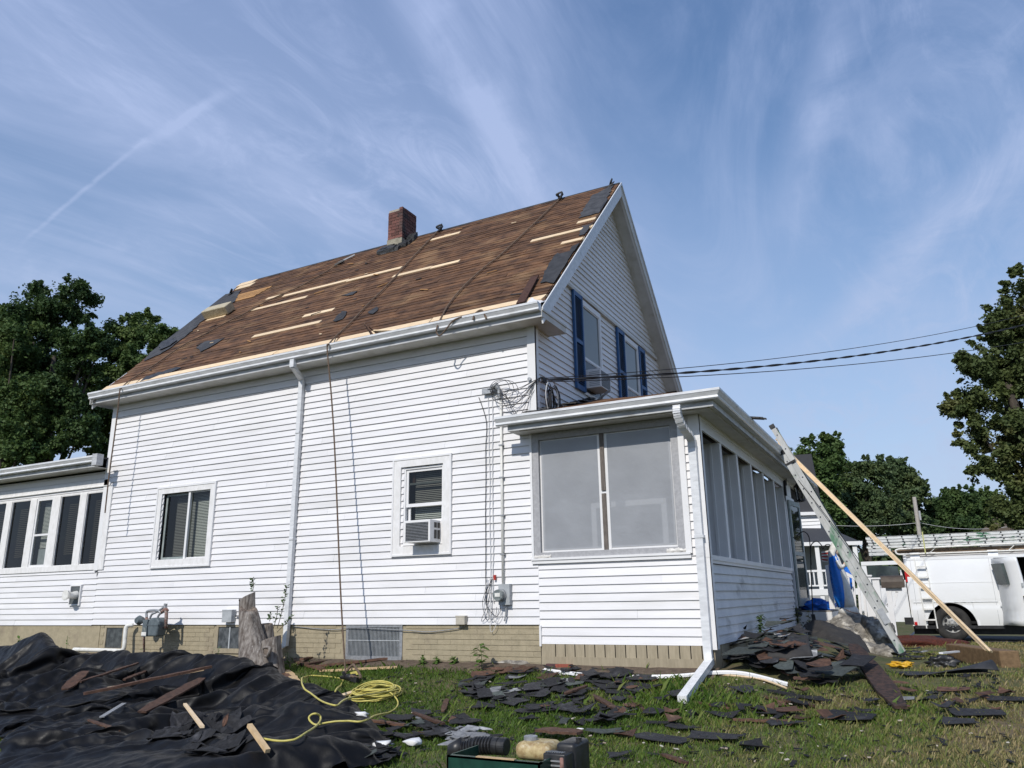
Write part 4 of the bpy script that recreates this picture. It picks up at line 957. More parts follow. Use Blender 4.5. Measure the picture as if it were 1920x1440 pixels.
# ---------------------------------------------------------------- ropes, anchors and things on the roof
def roofP(px,py,h=.035): x,s=roofpx(px,py,h); return RP(x,s,h)
def lipP(px,py): return PY(px,py,-.50)
rp1=[roofP(*q) for q in((1050,372),(995,425),(939,477),(907,502),(870,536),(843,568),(827,596))]+[lipP(820,612),lipP(820,624)+Vector((0,-.02,0)),lipP(827,630)+Vector((0,-.03,0)),lipP(838,615),lipP(850,601),lipP(866,594)]
ro=single(MB().tube(spline(rp1,6),.013,6),'safety_rope',ropem,'brown rope down the right of the roof, ending in a loop over the gutter','rope')
gr_=PG(648,1263,.03)
rp2=[roofP(*q) for q in((821,433),(792,463),(763,494),(727,534),(690,570),(655,607),(630,630))]+[lipP(617,645),lipP(615,655)+Vector((0,-.02,0))]
l0=rp2[-1]; dn=[l0.lerp(gr_,t)+Vector((-.12*math.sin(t*math.pi)*t,.10*math.sin(t*math.pi),0)) for t in(.15,.3,.45,.6,.75,.9,1)]
single(MB().tube(spline(rp2+dn,6),.013,6),'safety_rope',ropem,'longest rope, from the ridge over the middle of the roof down to the lawn','rope')
rp3=[roofP(*q) for q in((640,492),(600,516),(560,538),(500,565),(458,588),(431,601),(385,626),(342,648),(290,684),(245,712))]+[lipP(227,728)]
l3=rp3[-1]+Vector((0,-.02,-.05)); 
single(MB().tube(spline(rp3+[l3]+[l3+Vector((.01*math.sin(k),0,-.35*k)) for k in(1,2,3,4,5,6,6.8)],6),.013,6),'safety_rope',ropem,'leftmost rope, hanging off the gutter past the left house corner','rope')
single(MB().tube(spline([lipP(887,600),lipP(890,592)+Vector((0,.02,.04)),lipP(902,588)+Vector((0,.03,.06)),lipP(912,598)],6),.016,6),'rope_end',ropem,'short arched rope end standing in the gutter near the loop','rope')
def anchor(px,py,label):
    p=roofP(px,py,.02); r=empty('ridge_anchor',p,label,'roof anchor')
    b=Vector((p.x,RY-.02,RZ+.0))
    MB().bar(b+Vector((0,-.10,-.06)),b+Vector((0,.02,.04)),.05,.02).bar(b+Vector((0,.12,-.06)),b+Vector((0,.0,.04)),.05,.02).build('bracket',iron,r)
    MB().tube([b+Vector((-.05,0,.03)),b+Vector((-.04,0,.12)),b+Vector((.03,0,.15)),b+Vector((.06,0,.08)),b+Vector((.02,0,.03))],.014,6).build('ring',iron,r)
    MB().tube(spline([b+Vector((.02,-.05,.0)),b+Vector((-.05,-.1,.05)),b+Vector((.07,-.08,.08)),b+Vector((.05,-.15,-.1))],5),.022,6).build('hook_strap',iron,r)
anchor(1052,370,'black rope anchor on the ridge near the gable end'); anchor(822,435,'black rope anchor on the ridge just right of the chimney')
p=roofP(652,486,.04); ra_=empty('ridge_anchor',p,'metal rope grab lying below the ridge left of the chimney','roof anchor')
MB().bar(roofP(634,493,.05),roofP(665,478,.05),.035,.03).build('bar',galv,ra_); MB().bar(roofP(628,497,.045),roofP(645,489,.06),.05,.04).build('strap',iron,ra_)
# wrapped bundle lying on the slope
xa,sa=roofpx(383,592,.12); xb,sb=roofpx(434,575,.12)
bd=empty('shingle_bundle',RP(xa,sa,0),'pale wrapped rectangular bundle lying on the left of the roof slope','bundle')
xc_=(xa+xb)/2
o=MB().obox(RP(xc_,(sa+sb)/2+.02,.13),((xb-xa)/2+.02,0,0),RV*.14,RN*.10).build('wrapping',M('pale_wrapping',(.50,.44,.31),(.38,.33,.22),9,rough=.6,bump=.006,bscale=14),bd); bevel(o,.02,3)
MB().obox(RP(xc_,(sa+sb)/2-.0,.015),((xb-xa)/2-.06,0,0),RV*.20,RN*.012).build('strap_board',newwood,bd)
# dark leaning board and splinters at the eave
single(MB().bar(roofP(1003,518,.05),roofP(976,568,.06),.14,.02,RN),'loose_board',M('loose_board_wood',(.075,.035,.022),(.05,.022,.015),20,rough=.8),'dark brown loose board lying down the slope at the right eave','board')
for i,(q0,q1,lab) in enumerate((((677,607),(691,628),'splintered brown wood scrap sticking up in the gutter'),((693,618),(736,617),'pale broken board end lying in the gutter'),((947,579),(965,571),'small bent brown shingle in the gutter near the right end'))):
    mb=MB(); a=lipP(*q0)+Vector((0,.14,0)); b=lipP(*q1)+Vector((0,.14,0)); mb.bar(a,b,.10 if i<2 else .06,.02,(0,.4,1)); 
    if i==0: mb.bar(a+Vector((.06,0,-.02)),b+Vector((.10,0,.02)),.05,.015,(0,.4,1)).bar(a+Vector((-.05,0,.06)),b+Vector((.0,0,.0)),.04,.012,(0,.4,1))
    single(mb,'wood_scrap',[brownw,newwood,brownw][i],lab,'wood scrap')
# loose felt tags
for i,(x,y,l,lab) in enumerate(((1146,345,.14,'torn felt tag sticking up at the gable peak'),(1412,789,.22,'black shingle strip poking out over the porch gutter'),(433,550,.13,'folded felt flap at the left rake'),)):
    if i==1: p=PX(1405,787,XP+.42); mb=MB().obox(p+Vector((.05,.1,.04)),(.13,.04,-.015),(.0,.06,0),(0,0,.012)).obox(p+Vector((.16,.12,.025)),(.06,.02,-.01),(.0,.03,0),(0,0,.009))
    else: p=roofP(x,y,.04); mb=MB().obox(p,(l*.4,0,.02),(0,.05,.05),(0,0,.012)).obox(p+Vector((0,0,.06)),(.02,0,.03),(0,.03,.0),(.01,0,.03))
    single(mb,'felt_flap',tarsm,lab,'felt flap')
# coach lantern
q=PX(1472,915,XP+.05); ln=empty('coach_lantern',q,'black wrought iron lantern on a scrolled arm beside the porch door','lantern')
hx=q.x+.30; hy_=q.y; hz_=q.z
MB().obox((XP+.05,hy_,hz_+.0),(.02,0,0),(0,.05,0),(0,0,.16)).build('wall_plate',iron,ln)
arc=[(XP+.08,hy_,hz_+.05),(XP+.10,hy_,hz_+.22),(XP+.20,hy_,hz_+.32),(XP+.33,hy_,hz_+.28),(XP+.35,hy_,hz_+.18),(XP+.29,hy_,hz_+.14),(XP+.26,hy_,hz_+.19)]
MB().tube(spline(arc,6),.012,6).build('scroll_arm',iron,ln)
MB().tube([(XP+.33,hy_,hz_+.22),(XP+.33,hy_,hz_+.10)],.006,5).build('hanger',iron,ln)
MB().tube([(XP+.33,hy_,hz_+.12),(XP+.33,hy_,hz_+.08),(XP+.33,hy_,hz_+.0)],[.01,.05,.13],8).build('cap',iron,ln)
for k in range(6):
    a=k*math.pi/3; MB().tube([(XP+.33+.10*math.cos(a),hy_+.10*math.sin(a),hz_),(XP+.33+.075*math.cos(a),hy_+.075*math.sin(a),hz_-.27)],.008,4).build('cage_bar',iron,ln)
MB().tube([(XP+.33,hy_,hz_-.26),(XP+.33,hy_,hz_-.29),(XP+.33,hy_,hz_-.31)],[.09,.09,.04],8).build('base',iron,ln)
MB().tube([(XP+.33,hy_,hz_-.0),(XP+.33,hy_,hz_-.25)],[.085,.065],6).build('lamp_glass',glassy('lantern_glass',(.5,.5,.48),.15),ln)
# ================================================================ ladder, lumber, timber
def rail_ladder(name,foot,topp,width,dvec,label,nr,matr=aluml,off=0,rail=.085,deep=.03,rungr=.018,cap=True,group=None,parent=None):
    """foot/topp: ends of the near rail; dvec: direction the rungs run"""
    f,t=Vector(foot),Vector(topp); d=(t-f).normalized(); s=Vector(dvec).normalized(); nrm=d.cross(s).normalized()
    r=empty(name,foot,label,'ladder',group) if parent is None else parent
    for k in(0,1):
        c=(f+t)/2+s*width*k
        mb=MB().obox(c,d*(t-f).length/2,nrm*rail/2,s*.003).obox(c+nrm*(rail/2-.002)+s*(.012 if k==0 else -.012),d*(t-f).length/2,nrm*.002,s*.012).obox(c-nrm*(rail/2-.002)+s*(.012 if k==0 else -.012),d*(t-f).length/2,nrm*.002,s*.012)
        mb.build('rail',matr,r)
        if cap: MB().obox(t+s*width*k,d*.035,nrm*(rail/2+.004),s*.02).build('end_cap',black,r)
    L_=(t-f).length
    for i in range(nr):
        p=f+d*(.22+i*(L_-.4)/(nr-1)); MB().tube([p-s*.004,p+s*(width+.004)],rungr,8).build('rung',alum,r)
        MB().tube([p-s*.008,p-s*.003],rungr*.72,8).build('rung_end',black,r)
    return r
YL=4.25; fB=PY(1692,1226,YL); tB=PY(1466,849,YL); tF=PY(1459,817,YL-.0); 
dL=(tB-fB).normalized(); nL=dL.cross(Vector((0,1,0))).normalized()
lad=rail_ladder('extension_ladder',fB,tB,.43,(0,1,0),'aluminium extension ladder smeared with green, leaning on the porch gutter',13)
off=nL*.0
sgn=1 if nL.x>0 else -1
fF=fB+dL*.62+nL*sgn*.088+Vector((0,.02,0)); tF=tB+dL*.50+nL*sgn*.088+Vector((0,.02,0))
rail_ladder('x',fF,tF,.38,(0,1,0),'',12,parent=lad)
MB().obox(fB+dL*.60+nL*sgn*.05,dL*.12,nL*.05,(0,.03,0)).build('rung_lock',alum,lad)
MB().obox(tB-dL*.22+nL*sgn*.04,dL*.015,nL*.095,(0,.02,0)).build('guide_bracket',black,lad)
MB().bar(fB+Vector((-.03,-.03,.0)),fB+Vector((.04,-.03,-.04)),.09,.03).build('foot',black,lad)
single(MB().tube(sagline(tB-dL*.55,PY(1612,1052,YL-.1),-.02,12),.006,5),'pull_rope',cablem,'thin dark cord running beside the leaning ladder','cord')
# leaning pale lumber (three long boards)
ft=PZ(1861,1224,.86); tp=Vector((XP+.44,4.95,4.13)); dB=(ft-tp).normalized()
for k,(dx,lab) in enumerate(((0,'uppermost of the long pale boards leaning on the porch eave'),(.04,'middle long pale board leaning on the porch eave'),(.085,'lowest of the long pale boards leaning on the porch eave'))):
    a=tp-dB*(.42-.1*k)+Vector((-.01,-.05*k,.045-.03*k)); b=ft+Vector((0,.02*k,-.0))
    single(MB().bar(a+Vector((0,0,-.01*k)),b-dB*(.02+.04*k)+Vector((0,0,-.024*k)),.055,.022,(0,.5,1)),'long_board',newwood,lab,'board')
t0=PG(1778,1238); t1=PG(1880,1252)
tb=MB(); d_=(t1-t0); d_.z=0; L_=d_.length; d_.normalize(); n_=Vector((-d_.y,d_.x,0)); c=(t0+t1)/2+n_*.11; c.z=(t0.z+t1.z)/2+.10
o=single(tb.obox(c,d_*L_/2,n_*.12,(0,0,.115)),'landscape_timber',timb,'weathered brown landscape timber lying on the grass under the long boards','timber'); bevel(o,.015)
for k in range(0): pass
# ================================================================ deck, lattice, statue, rocks
DK=PY(1530,1144,7.4).z; dx1=PY(1562,1144,7.2).x
dk=empty('deck',(-2.1,7.6,.6),'small white landing with grey boards at the porch door','deck')
for k in range(6): MB().box((XP+.02,6.95+k*.20,DK-.03),(dx1,7.14+k*.20,DK)).build('deck_board',M('deck_board',(.30,.28,.25),(.22,.20,.18),18,rough=.8) if k==0 else dk.children[0].data.materials[0],dk)
MB().box((XP+.02,6.92,DK-.22),(dx1-.01,6.95,DK-.03)).box((dx1-.02,6.95,DK-.22),(dx1-.0,8.2,DK-.03)).build('rim_board',white,dk)
lt=MB(); z0_=DK-.62
for k in range(-9,12):
    for sg in(1,-1):
        x0=XP+.05+k*.075; a=Vector((x0,6.935,z0_)); b=Vector((x0+.40*1,6.935,z0_+.40)) if sg>0 else Vector((x0-.0+.0,6.935,z0_))
        if sg<0: a=Vector((x0+.40,6.94,z0_)); b=Vector((x0,6.94,z0_+.40))
        # clip in x
        lo_,hi_=XP+.05,dx1-.03
        d=b-a
        ts=[0,1]
        t0_=(lo_-a.x)/d.x; t1_=(hi_-a.x)/d.x; ta,tb_=max(0,min(t0_,t1_)),min(1,max(t0_,t1_))
        if tb_-ta>.03: lt.bar(a+d*ta,a+d*tb_,.008,.028,(0,1,0) if 0 else (0,0,1))
lt.build('lattice',white,dk)
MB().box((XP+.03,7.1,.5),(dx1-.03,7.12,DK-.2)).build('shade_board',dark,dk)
# stair railing towards the street
rl=empty('stair_railing',(-1.2,7.1,.6),'white stair railing sloping down behind the leaning ladder','railing')
yr_=7.1
def pbar(p,q,w,h,name,mat=white,parent=None,y=yr_): return MB().bar(PY(*p,y),PY(*q,y),w,h,(0,0,1)).build(name,mat,parent)
pbar((1583,1074),(1640,1103),.06,.06,'top_rail',white,rl); pbar((1588,1150),(1650,1178),.05,.05,'bottom_rail',white,rl)
for k in range(6):
    t=k/5.; a=(1590+48*t,1078+22*t); b=(1595+50*t,1153+22*t); pbar(a,b,.045,.045,'baluster',white,rl)
for k,(x,lab) in enumerate(((1633,'shorter white newel post left of the brown mailbox'),(1648,'white newel post with a flat cap next to the mailbox'))):
    a=PY(x,1081 if k==0 else 1086,7.0-.3*k); b=PY(x+6,1176,7.0-.3*k)
    r=empty('newel_post',(b.x,b.y,b.z),lab,'newel post'); MB().box((b.x-.06,b.y-.06,b.z-.2),(b.x+.06,b.y+.06,a.z)).build('post',white,r); MB().box((b.x-.085,b.y-.085,a.z),(b.x+.085,b.y+.085,a.z+.03)).build('cap',white,r)
# statue
SY=6.45; sb=PY(1582,1153,SY); sH=PY(1573,1018,SY).z-sb.z
stt=empty('garden_statue',sb,'garden statue in a blue mantle and white veil standing on the boulders','statue')
def sx_(px,y=1080): return PY(px,y,SY).x
def loft(rings,mat,name,parent,n=20,noise_=0,seed=0,arc=(0,2*math.pi),smooth=True):
    V=[];Fc=[];full=abs(arc[1]-arc[0]-2*math.pi)<1e-6
    m=n if full else n+1
    for j,(x,y,z,rx,ry) in enumerate(rings):
        for i in range(m):
            a=arc[0]+(arc[1]-arc[0])*i/n; k=1+noise_*math.sin(a*7+seed+z*2)+noise_*.6*math.sin(a*13+seed*2-z*5)
            V.append((x+rx*math.cos(a)*k,y+ry*math.sin(a)*k,z))
    for j in range(len(rings)-1):
        for i in range(m if full else m-1):
            Fc.append((j*m+i,j*m+(i+1)%m,(j+1)*m+(i+1)%m,(j+1)*m+i))
    if full: Fc+=[tuple(range(m))[::-1],tuple(range((len(rings)-1)*m,len(rings)*m))]
    o=meshobj(name,V,Fc,mat,parent,smooth=smooth)
    if not full: md=o.modifiers.new('s','SOLIDIFY'); md.thickness=.012
    return o
def sz(py): return PY(1575,py,SY).z
pxw=lambda d: d*(sx_(1600)-sx_(1570))/30
loft([(sx_(1583),SY,sz(1158),pxw(21),.17),(sx_(1583),SY,sz(1150),pxw(21),.17)],stone,'plinth_slab',stt)
loft([(sx_(1583),SY,sz(1150),pxw(20),.155),(sx_(1583),SY,sz(1142),pxw(18),.145),(sx_(1584),SY,sz(1137),pxw(13),.11)],stat_w,'base',stt)
loft([(sx_(1584),SY,sz(1138),pxw(13),.13),(sx_(1583),SY,sz(1120),pxw(12),.12),(sx_(1580),SY,sz(1100),pxw(12),.12),(sx_(1577),SY,sz(1080),pxw(11),.12),(sx_(1573),SY,sz(1062),pxw(9.5),.115),(sx_(1570),SY,sz(1045),pxw(8),.10),(sx_(1569),SY,sz(1038),pxw(4),.05)],stat_w,'gown',stt,24,.05)
loft([(sx_(1572),SY-.01,sz(1139),pxw(8),.12),(sx_(1572),SY-.01,sz(1120),pxw(13),.145),(sx_(1571),SY-.01,sz(1090),pxw(13.5),.15),(sx_(1569),SY-.01,sz(1065),pxw(12.5),.145),(sx_(1567),SY-.01,sz(1048),pxw(10),.12),(sx_(1566),SY-.01,sz(1036),pxw(7),.08)],stat_b,'mantle',stt,24,.07,1.2,arc=(math.radians(75),math.radians(345)))
loft([(sx_(1566),SY,sz(1062),pxw(9.5),.10),(sx_(1565),SY,sz(1050),pxw(9.5),.11),(sx_(1567),SY,sz(1036),pxw(9.5),.11),(sx_(1571),SY,sz(1028),pxw(10),.10),(sx_(1573),SY,sz(1020),pxw(8),.08),(sx_(1575),SY,sz(1014),pxw(4),.04)],stat_w,'veil',stt,20,.04,.4,arc=(math.radians(50),math.radians(310)))
loft([(sx_(1573),SY,sz(1040),pxw(3),.03),(sx_(1574),SY,sz(1036),pxw(5),.055),(sx_(1575),SY,sz(1030),pxw(5.5),.06),(sx_(1574.5),SY,sz(1024),pxw(4.5),.05),(sx_(1574),SY,sz(1021),pxw(1.5),.02)],skin,'head',stt,16)
MB().tube([(sx_(1580),SY-.02,sz(1032.5)),(sx_(1582),SY-.02,sz(1033.5))],[.012,.005],6).build('nose',skin,stt)
for s_ in(-1,1):
    MB().tube(spline([(sx_(1572),SY+.09*s_,sz(1052)),(sx_(1578),SY+.10*s_,sz(1064)),(sx_(1586),SY+.03*s_,sz(1060))],5),[.045]*6+[.03]*4+[.025],8).build('sleeve',stat_w,stt,smooth=True)
MB().tube([(sx_(1585),SY,sz(1061)),(sx_(1588),SY,sz(1056)),(sx_(1589.5),SY,sz(1051))],[.03,.028,.012],8).build('hands',skin,stt,smooth=True)
# white column remnant and hook with flag left of the statue
fp=single(MB().prism([PY(1547,1060,6.9),PY(1556,1058,6.9),PY(1566,1142,6.9),PY(1556,1142,6.9)],(0,.06,0)),'white_post',white,'narrow white post standing just left of the statue','post')
for k,(pts,lab) in enumerate((([(1524,1150),(1521,1080),(1519,1025),(1516,1005),(1508,997),(1499,1000),(1492,1008),(1487,1008)],'tall black shepherd hook curving towards the storm door'),([(1521,1060),(1520,1030),(1523,1019),(1532,1015),(1540,1022),(1543,1030)],'lower black plant hook curving right towards the flag'))):
    mb=MB().tube(spline([PY(x,y,6.8+.0*k) for x,y in pts],5),.011,6)
    if k==0: mb.tube([PY(1524,1150,6.8),PY(1525,1172,6.8)-Vector((0,0,.1))],.011,6)
    single(mb,'plant_hook',iron,lab,'plant hook')
fg=empty('small_flag',PY(1549,1045,6.7),'small red and white striped flag hung above the white post','flag')
for k in range(7):
    a=PY(1540+1*k*.2,1036+k*2.6,6.7); b=PY(1556+k*.3,1033+k*3.6,6.7)
    MB().bar(a,b,.004,.022 if k else .03).build('stripe',flagm if k%2 else stat_w,fg)
MB().tube(spline([PY(1543,1030,6.7),PY(1548,1022,6.7),PY(1556,1022,6.7),PY(1558,1034,6.7)],5),.010,6).build('bow',iron,fg)
single(MB().obox(PY(1492,1148,6.7),(.10,0,0),(0,.06,.02),(0,.0,.06)).tube([PY(1486,1146,6.7),PY(1487,1138,6.7)],.03,6).tube([PY(1494,1148,6.6),PY(1504,1152,6.6)],.035,6),'hose_reel',black,'black hose fitting hanging at the deck corner by the porch wall','hose fitting')
single(MB().bar(PY(1524,1152,6.75),PY(1532,1185,6.6)-Vector((0,0,.1)),.07,.02),'black_strap',rubber,'black strap hanging from the deck edge in front of the lattice','strap')
def lump(name,c,r,mat,label,cat,seed=0,amp=.25,sub=4,parent=None,group=None,rot=0,fr=1.6,kind=None):
    import bmesh
    bm=bmesh.new(); bmesh.ops.create_icosphere(bm,subdivisions=sub,radius=1)
    for v in bm.verts:
        d=v.co.copy(); n=noise.fractal(d*fr+Vector((seed,seed*.7,0)),.8,2.1,5); rr_=1+amp*n
        q=noise.cell(d*2.2+Vector((seed,0,0)))*.10*amp*3
        p=d*(rr_+q*.4); x,y=p.x*r[0],p.y*r[1]
        v.co=Vector((x*math.cos(rot)-y*math.sin(rot),x*math.sin(rot)+y*math.cos(rot),p.z*r[2]))
    me=bpy.data.meshes.new(name); bm.to_mesh(me); bm.free(); me.materials.append(mat); me.shade_smooth()
    o=bpy.data.objects.new(name,me); col.objects.link(o); o.location=c; tag(o,label,cat,group,kind); WL[o.name]=Vector(c); return o
for i,(px,py,y,rx,ry,rz,lab) in enumerate(((1612,1182,6.1,.50,.40,.30,'highest pale boulder directly under the statue base'),(1590,1168,6.3,.40,.35,.20,'flat boulder below the left half of the statue'),(1640,1180,5.7,.28,.3,.27,'whitish boulder behind the foot of the ladder'),
      (1636,1222,4.9,.36,.34,.24,'grey-brown boulder beside the draped felt'),(1668,1226,4.7,.26,.28,.18,'rounded boulder nearest the ladder foot'),(1600,1196,5.6,.34,.3,.22,'mottled boulder just above the draped felt'),(1618,1238,4.4,.30,.25,.16,'low brown stone under the edge of the felt'),(1648,1243,4.3,.16,.14,.10,'small stone left of the yellow scrap'))):
    c=PY(px,py,y); lump('boulder',(c.x,c.y,c.z-rz*.35),(rx,ry,rz),stone,lab,'boulder',seed=i*3.1+2,amp=.42,fr=1.3)
# black mat draped behind the ladder
c=PY(1646,1186,6.3); lump('black_mat',(c.x,c.y,c.z-.12),(.26,.25,.30),black,'black mat slumped behind the boulders and the ladder','sack',seed=11,amp=.4)
c=PY(1706,1198,8.6); tag(lump('mulch_mound',(c.x,c.y,.54),(1.0,.55,.20),mulch,None,None,seed=13,amp=.25),kind='structure')
# blue tarp on the deck
c=PY(1532,1134,7.5)
lump('blue_tarp',(c.x,7.5,DK+.07),(.30,.25,.13),bluet,'crumpled bright blue tarp lying on the deck by the porch door','tarp',seed=5,amp=.5,fr=2.2)
c=PY(1590,1085,7.6); lump('blue_bag',(c.x,7.6,c.z),(.10,.10,.22),bluet,'strip of bright blue plastic between statue and railing','plastic sheet',seed=9,amp=.4,fr=2.2)
# mailbox
mbx=empty('mailbox',PY(1676,1140,8.6),'brown mailbox with an arched top on a white post','mailbox')
a=PY(1652,1090,8.6); b=PY(1694,1090,8.6); zc_=PY(1675,1102,8.6).z; zt_=PY(1675,1079,8.6).z
prof=[(-.13,0)]+[(-.13*math.cos(t*math.pi/8),(zt_-zc_-.13)+.13*math.sin(t*math.pi/8)) for t in range(9)]+[(.13,0)]
MB().prism([(a.x,8.6+p,zc_+q) for p,q in prof],(b.x-a.x,0,0)).build('box',M('brown_mailbox',(.085,.065,.048),(.06,.045,.035),9,rough=.55),mbx)
MB().box((b.x-.01,8.52,zc_+.02),(b.x+.012,8.68,zc_+.17)).build('door',M('mailbox_door',(.10,.075,.055),rough=.5),mbx)
pxm=PY(1668,1120,8.6).x
MB().box((pxm-.05,8.55,.5),(pxm+.05,8.65,zc_-.0)).box((pxm-.05,8.555,zc_-.08),(b.x-.05,8.645,zc_-.001)).bar((pxm+.03,8.6,zc_-.42),(b.x-.15,8.6,zc_-.08),.05,.05).build('post',white,mbx)
# ================================================================ van
VY=11.0; gzv=gz(.3,11)+.02
van=empty('work_van',(2.2,12,gzv),'white cargo van with open rear and side doors and a ladder rack','van')
VX0,VX1=-.50,5.25; VW=2.0
wc=Vector((PY(1787,1176,VY).x,VY,gzv+.385)); wr=.385; fwx=wc.x+3.43
ZR=gzv+.33; ZTop=gzv+1.84
def side_y(z):   # tumblehome of the body side
    t=(z-ZR)/(ZTop-ZR); return .05*max(0,1-t*4)**2+.16*max(0,t-.55)**1.5*1.6+ (.018 if .28<t<.33 else 0)
def topz(x):
    if x<3.7: return ZTop
    if x<4.45: return ZTop-(x-3.7)*.95
    return gzv+1.14-(x-4.45)*.22
def botz(x):
    z=ZR+.0
    for c in(wc.x,fwx):
        d=abs(x-c)
        if d<.50: z=max(z,gzv+.34+math.sqrt(.50**2-d*d)*1.0)
    return z
def bodyside(ys,sg,xa,xb,name='side_panel',step=.05):
    xs=[xa]+[xa+step*i for i in range(1,int((xb-xa)/step)+1)]+[xb]
    for c in (wc.x,fwx):
        for t in range(0,19):
            xq=c-.5*math.cos(t*math.pi/18)
            if xa<xq<xb: xs.append(xq)
    xs=sorted(set(round(x,4) for x in xs)); V=[];Fc=[];m=22
    for x in xs:
        b,t=botz(x),topz(x)
        for j in range(m+1):
            z=b+(t-b)*j/m; V.append((x,ys+sg*side_y(z),z))
    for i in range(len(xs)-1):
        for j in range(m):
            q=(i*(m+1)+j,(i+1)*(m+1)+j,(i+1)*(m+1)+j+1,i*(m+1)+j+1); Fc.append(q if sg>0 else q[::-1])
    return meshobj(name,V,Fc,vanw,van,smooth=True)
bodyside(VY,1,VX0+.03,PY(1872,1100,VY).x)            # rear quarter
sdx=PY(1872,1100,VY).x
bodyside(VY,1,sdx+1.35,VX1); bodyside(VY+VW,-1,VX0+.03,VX1)
yi0,yi1=VY+side_y(ZTop),VY+VW-side_y(ZTop)
V=[];Fc=[]; xs=[VX0,VX0+.5,1,2,3,3.7]
for x in xs:
    for j in range(9):
        t=j/8; V.append((x,yi0+(yi1-yi0)*t,ZTop+.20*math.sin(t*math.pi)**.6))
for i in range(len(xs)-1):
    for j in range(8): Fc.append((i*9+j,i*9+j+1,(i+1)*9+j+1,(i+1)*9+j))
meshobj('roof',V,Fc,vanw,van,smooth=True)
MB().box((VX0+.03,VY+side_y(ZTop)-.012,ZTop-.03),(3.7,VY+side_y(ZTop)+.02,ZTop+.012)).build('roof_rail',vanw,van)
MB().prism([(3.7,yi0,ZTop),(3.7,yi1,ZTop),(4.45,yi1-.02,topz(4.45)),(4.45,yi0+.02,topz(4.45))],(0,0,.01)).build('windscreen',glassd,van)
MB().prism([(4.45,VY+.06,topz(4.45)),(4.45,VY+VW-.06,topz(4.45)),(VX1,VY+VW-.1,topz(VX1)),(VX1,VY+.1,topz(VX1))],(0,0,.02)).build('bonnet',vanw,van)
MB().box((VX1-.02,VY+.06,ZR),(VX1+.03,VY+VW-.06,topz(VX1))).build('grille',black,van)
# rear: frame with open doors, dark hold
MB().box((VX0,VY+.05,ZR),(VX0+.06,VY+.20,ZTop-.02)).box((VX0,VY+VW-.20,ZR),(VX0+.06,VY+VW-.05,ZTop-.02)).box((VX0,VY+.2,ZTop-.12),(VX0+.06,VY+VW-.2,ZTop+.1)).build('rear_frame',vanw,van)
MB().box((VX0+.02,VY+.1,ZR+.05),(3.6,VY+VW-.1,ZR+.10)).build('floor',dark,van)
MB().box((VX0+.3,VY+VW-.14,ZR+.1),(3.6,VY+VW-.12,ZTop)).box((3.55,VY+.14,ZR+.1),(3.6,VY+VW-.14,ZTop)).build('lining',dark,van)
MB().box((sdx-.10,VY+.30,ZR+.1),(sdx-.06,VY+VW-.14,ZTop-.1)).box((sdx+1.0,VY+.35,ZR+.62),(sdx+1.3,VY+VW-.2,ZR+.66)).build('shelving',black,van)
MB().box((VX0-.16,VY+.04,gzv+.36),(VX0+.04,VY+VW-.04,gzv+.52)).build('bumper',black,van)
l=MB().box((VX0-.012,VY+.02,ZTop-.52),(VX0+.10,VY+.14,ZTop-.28)).build('tail_lamp',redl,van)
MB().box((VX0+.04,VY+.04,ZR-.06),(sdx,VY+.10,ZR+.01)).box((VX0,VY+.5,ZR-.2),(4.9,VY+VW-.5,ZR+.05)).build('underbody',black,van)
# rear door swung straight back in line with the side
def panel(pts,th,name,mat,parent): return MB().prism(pts,th).build(name,mat,parent)
rd=MB(); x0_=PY(1614,1060,VY).x; x1_=VX0-.02; zb=gzv+.42; zt2=ZTop-.02
def dpt(u,z): return (x0_+(x1_-x0_)*u, VY+.10+.04*(1-u), z)
zg0,zg1=zb+(zt2-zb)*.58,zt2-.09
rdo=MB().prism([dpt(.06,zb),dpt(1,zb+.0),dpt(1,zb+.95),dpt(.30,zg0),dpt(.06,zg0),],(0,.05,0)).build('rear_door',vanw,van)
rd2=MB()
for a,b,c,d in((.0,.12,zg0-.02,zt2-.10),(.90,1.0,zg0-.02,zt2-.22),(.0,.95,zt2-.09,zt2)): rd2.prism([dpt(a,c),dpt(b,c),dpt(min(b,.93),d),dpt(a,d)],(0,.05,0))
rd2.prism([dpt(.0,zb+.1),dpt(.07,zb),dpt(.07,zg0),dpt(0,zg0)],(0,.05,0)).prism([dpt(.0,zg0-.04),dpt(1,zg0-.04),dpt(1,zg0+.02),dpt(0,zg0+.02)],(0,.052,0)).build('door_frame',vanw,rdo)
MB().prism([dpt(.12,zg0+.02),dpt(.90,zg0+.02),dpt(.86,zg1-.04),dpt(.14,zg1)],(0,.02,0)).build('door_glass',M('van_glass',(.03,.04,.04),(.05,.07,.065),4,rough=.08,spec=.9),rdo)
dc=Vector(dpt(.58,zb+.38))+Vector((0,-.006,0))
mk=MB()
for k in range(9):
    a=k*.7; mk.tube(spline([dc+Vector((math.cos(a)*.015,0,math.sin(a)*.01)),dc+Vector((math.cos(a)*.06,-.001,math.sin(a)*.035+.01)),dc+Vector((math.cos(a+.3)*.10,0,math.sin(a+.3)*.045))],4),.0045,4)
mk.build('door_emblem',M('decal_ink',(.03,.03,.035),rough=.5),rdo)
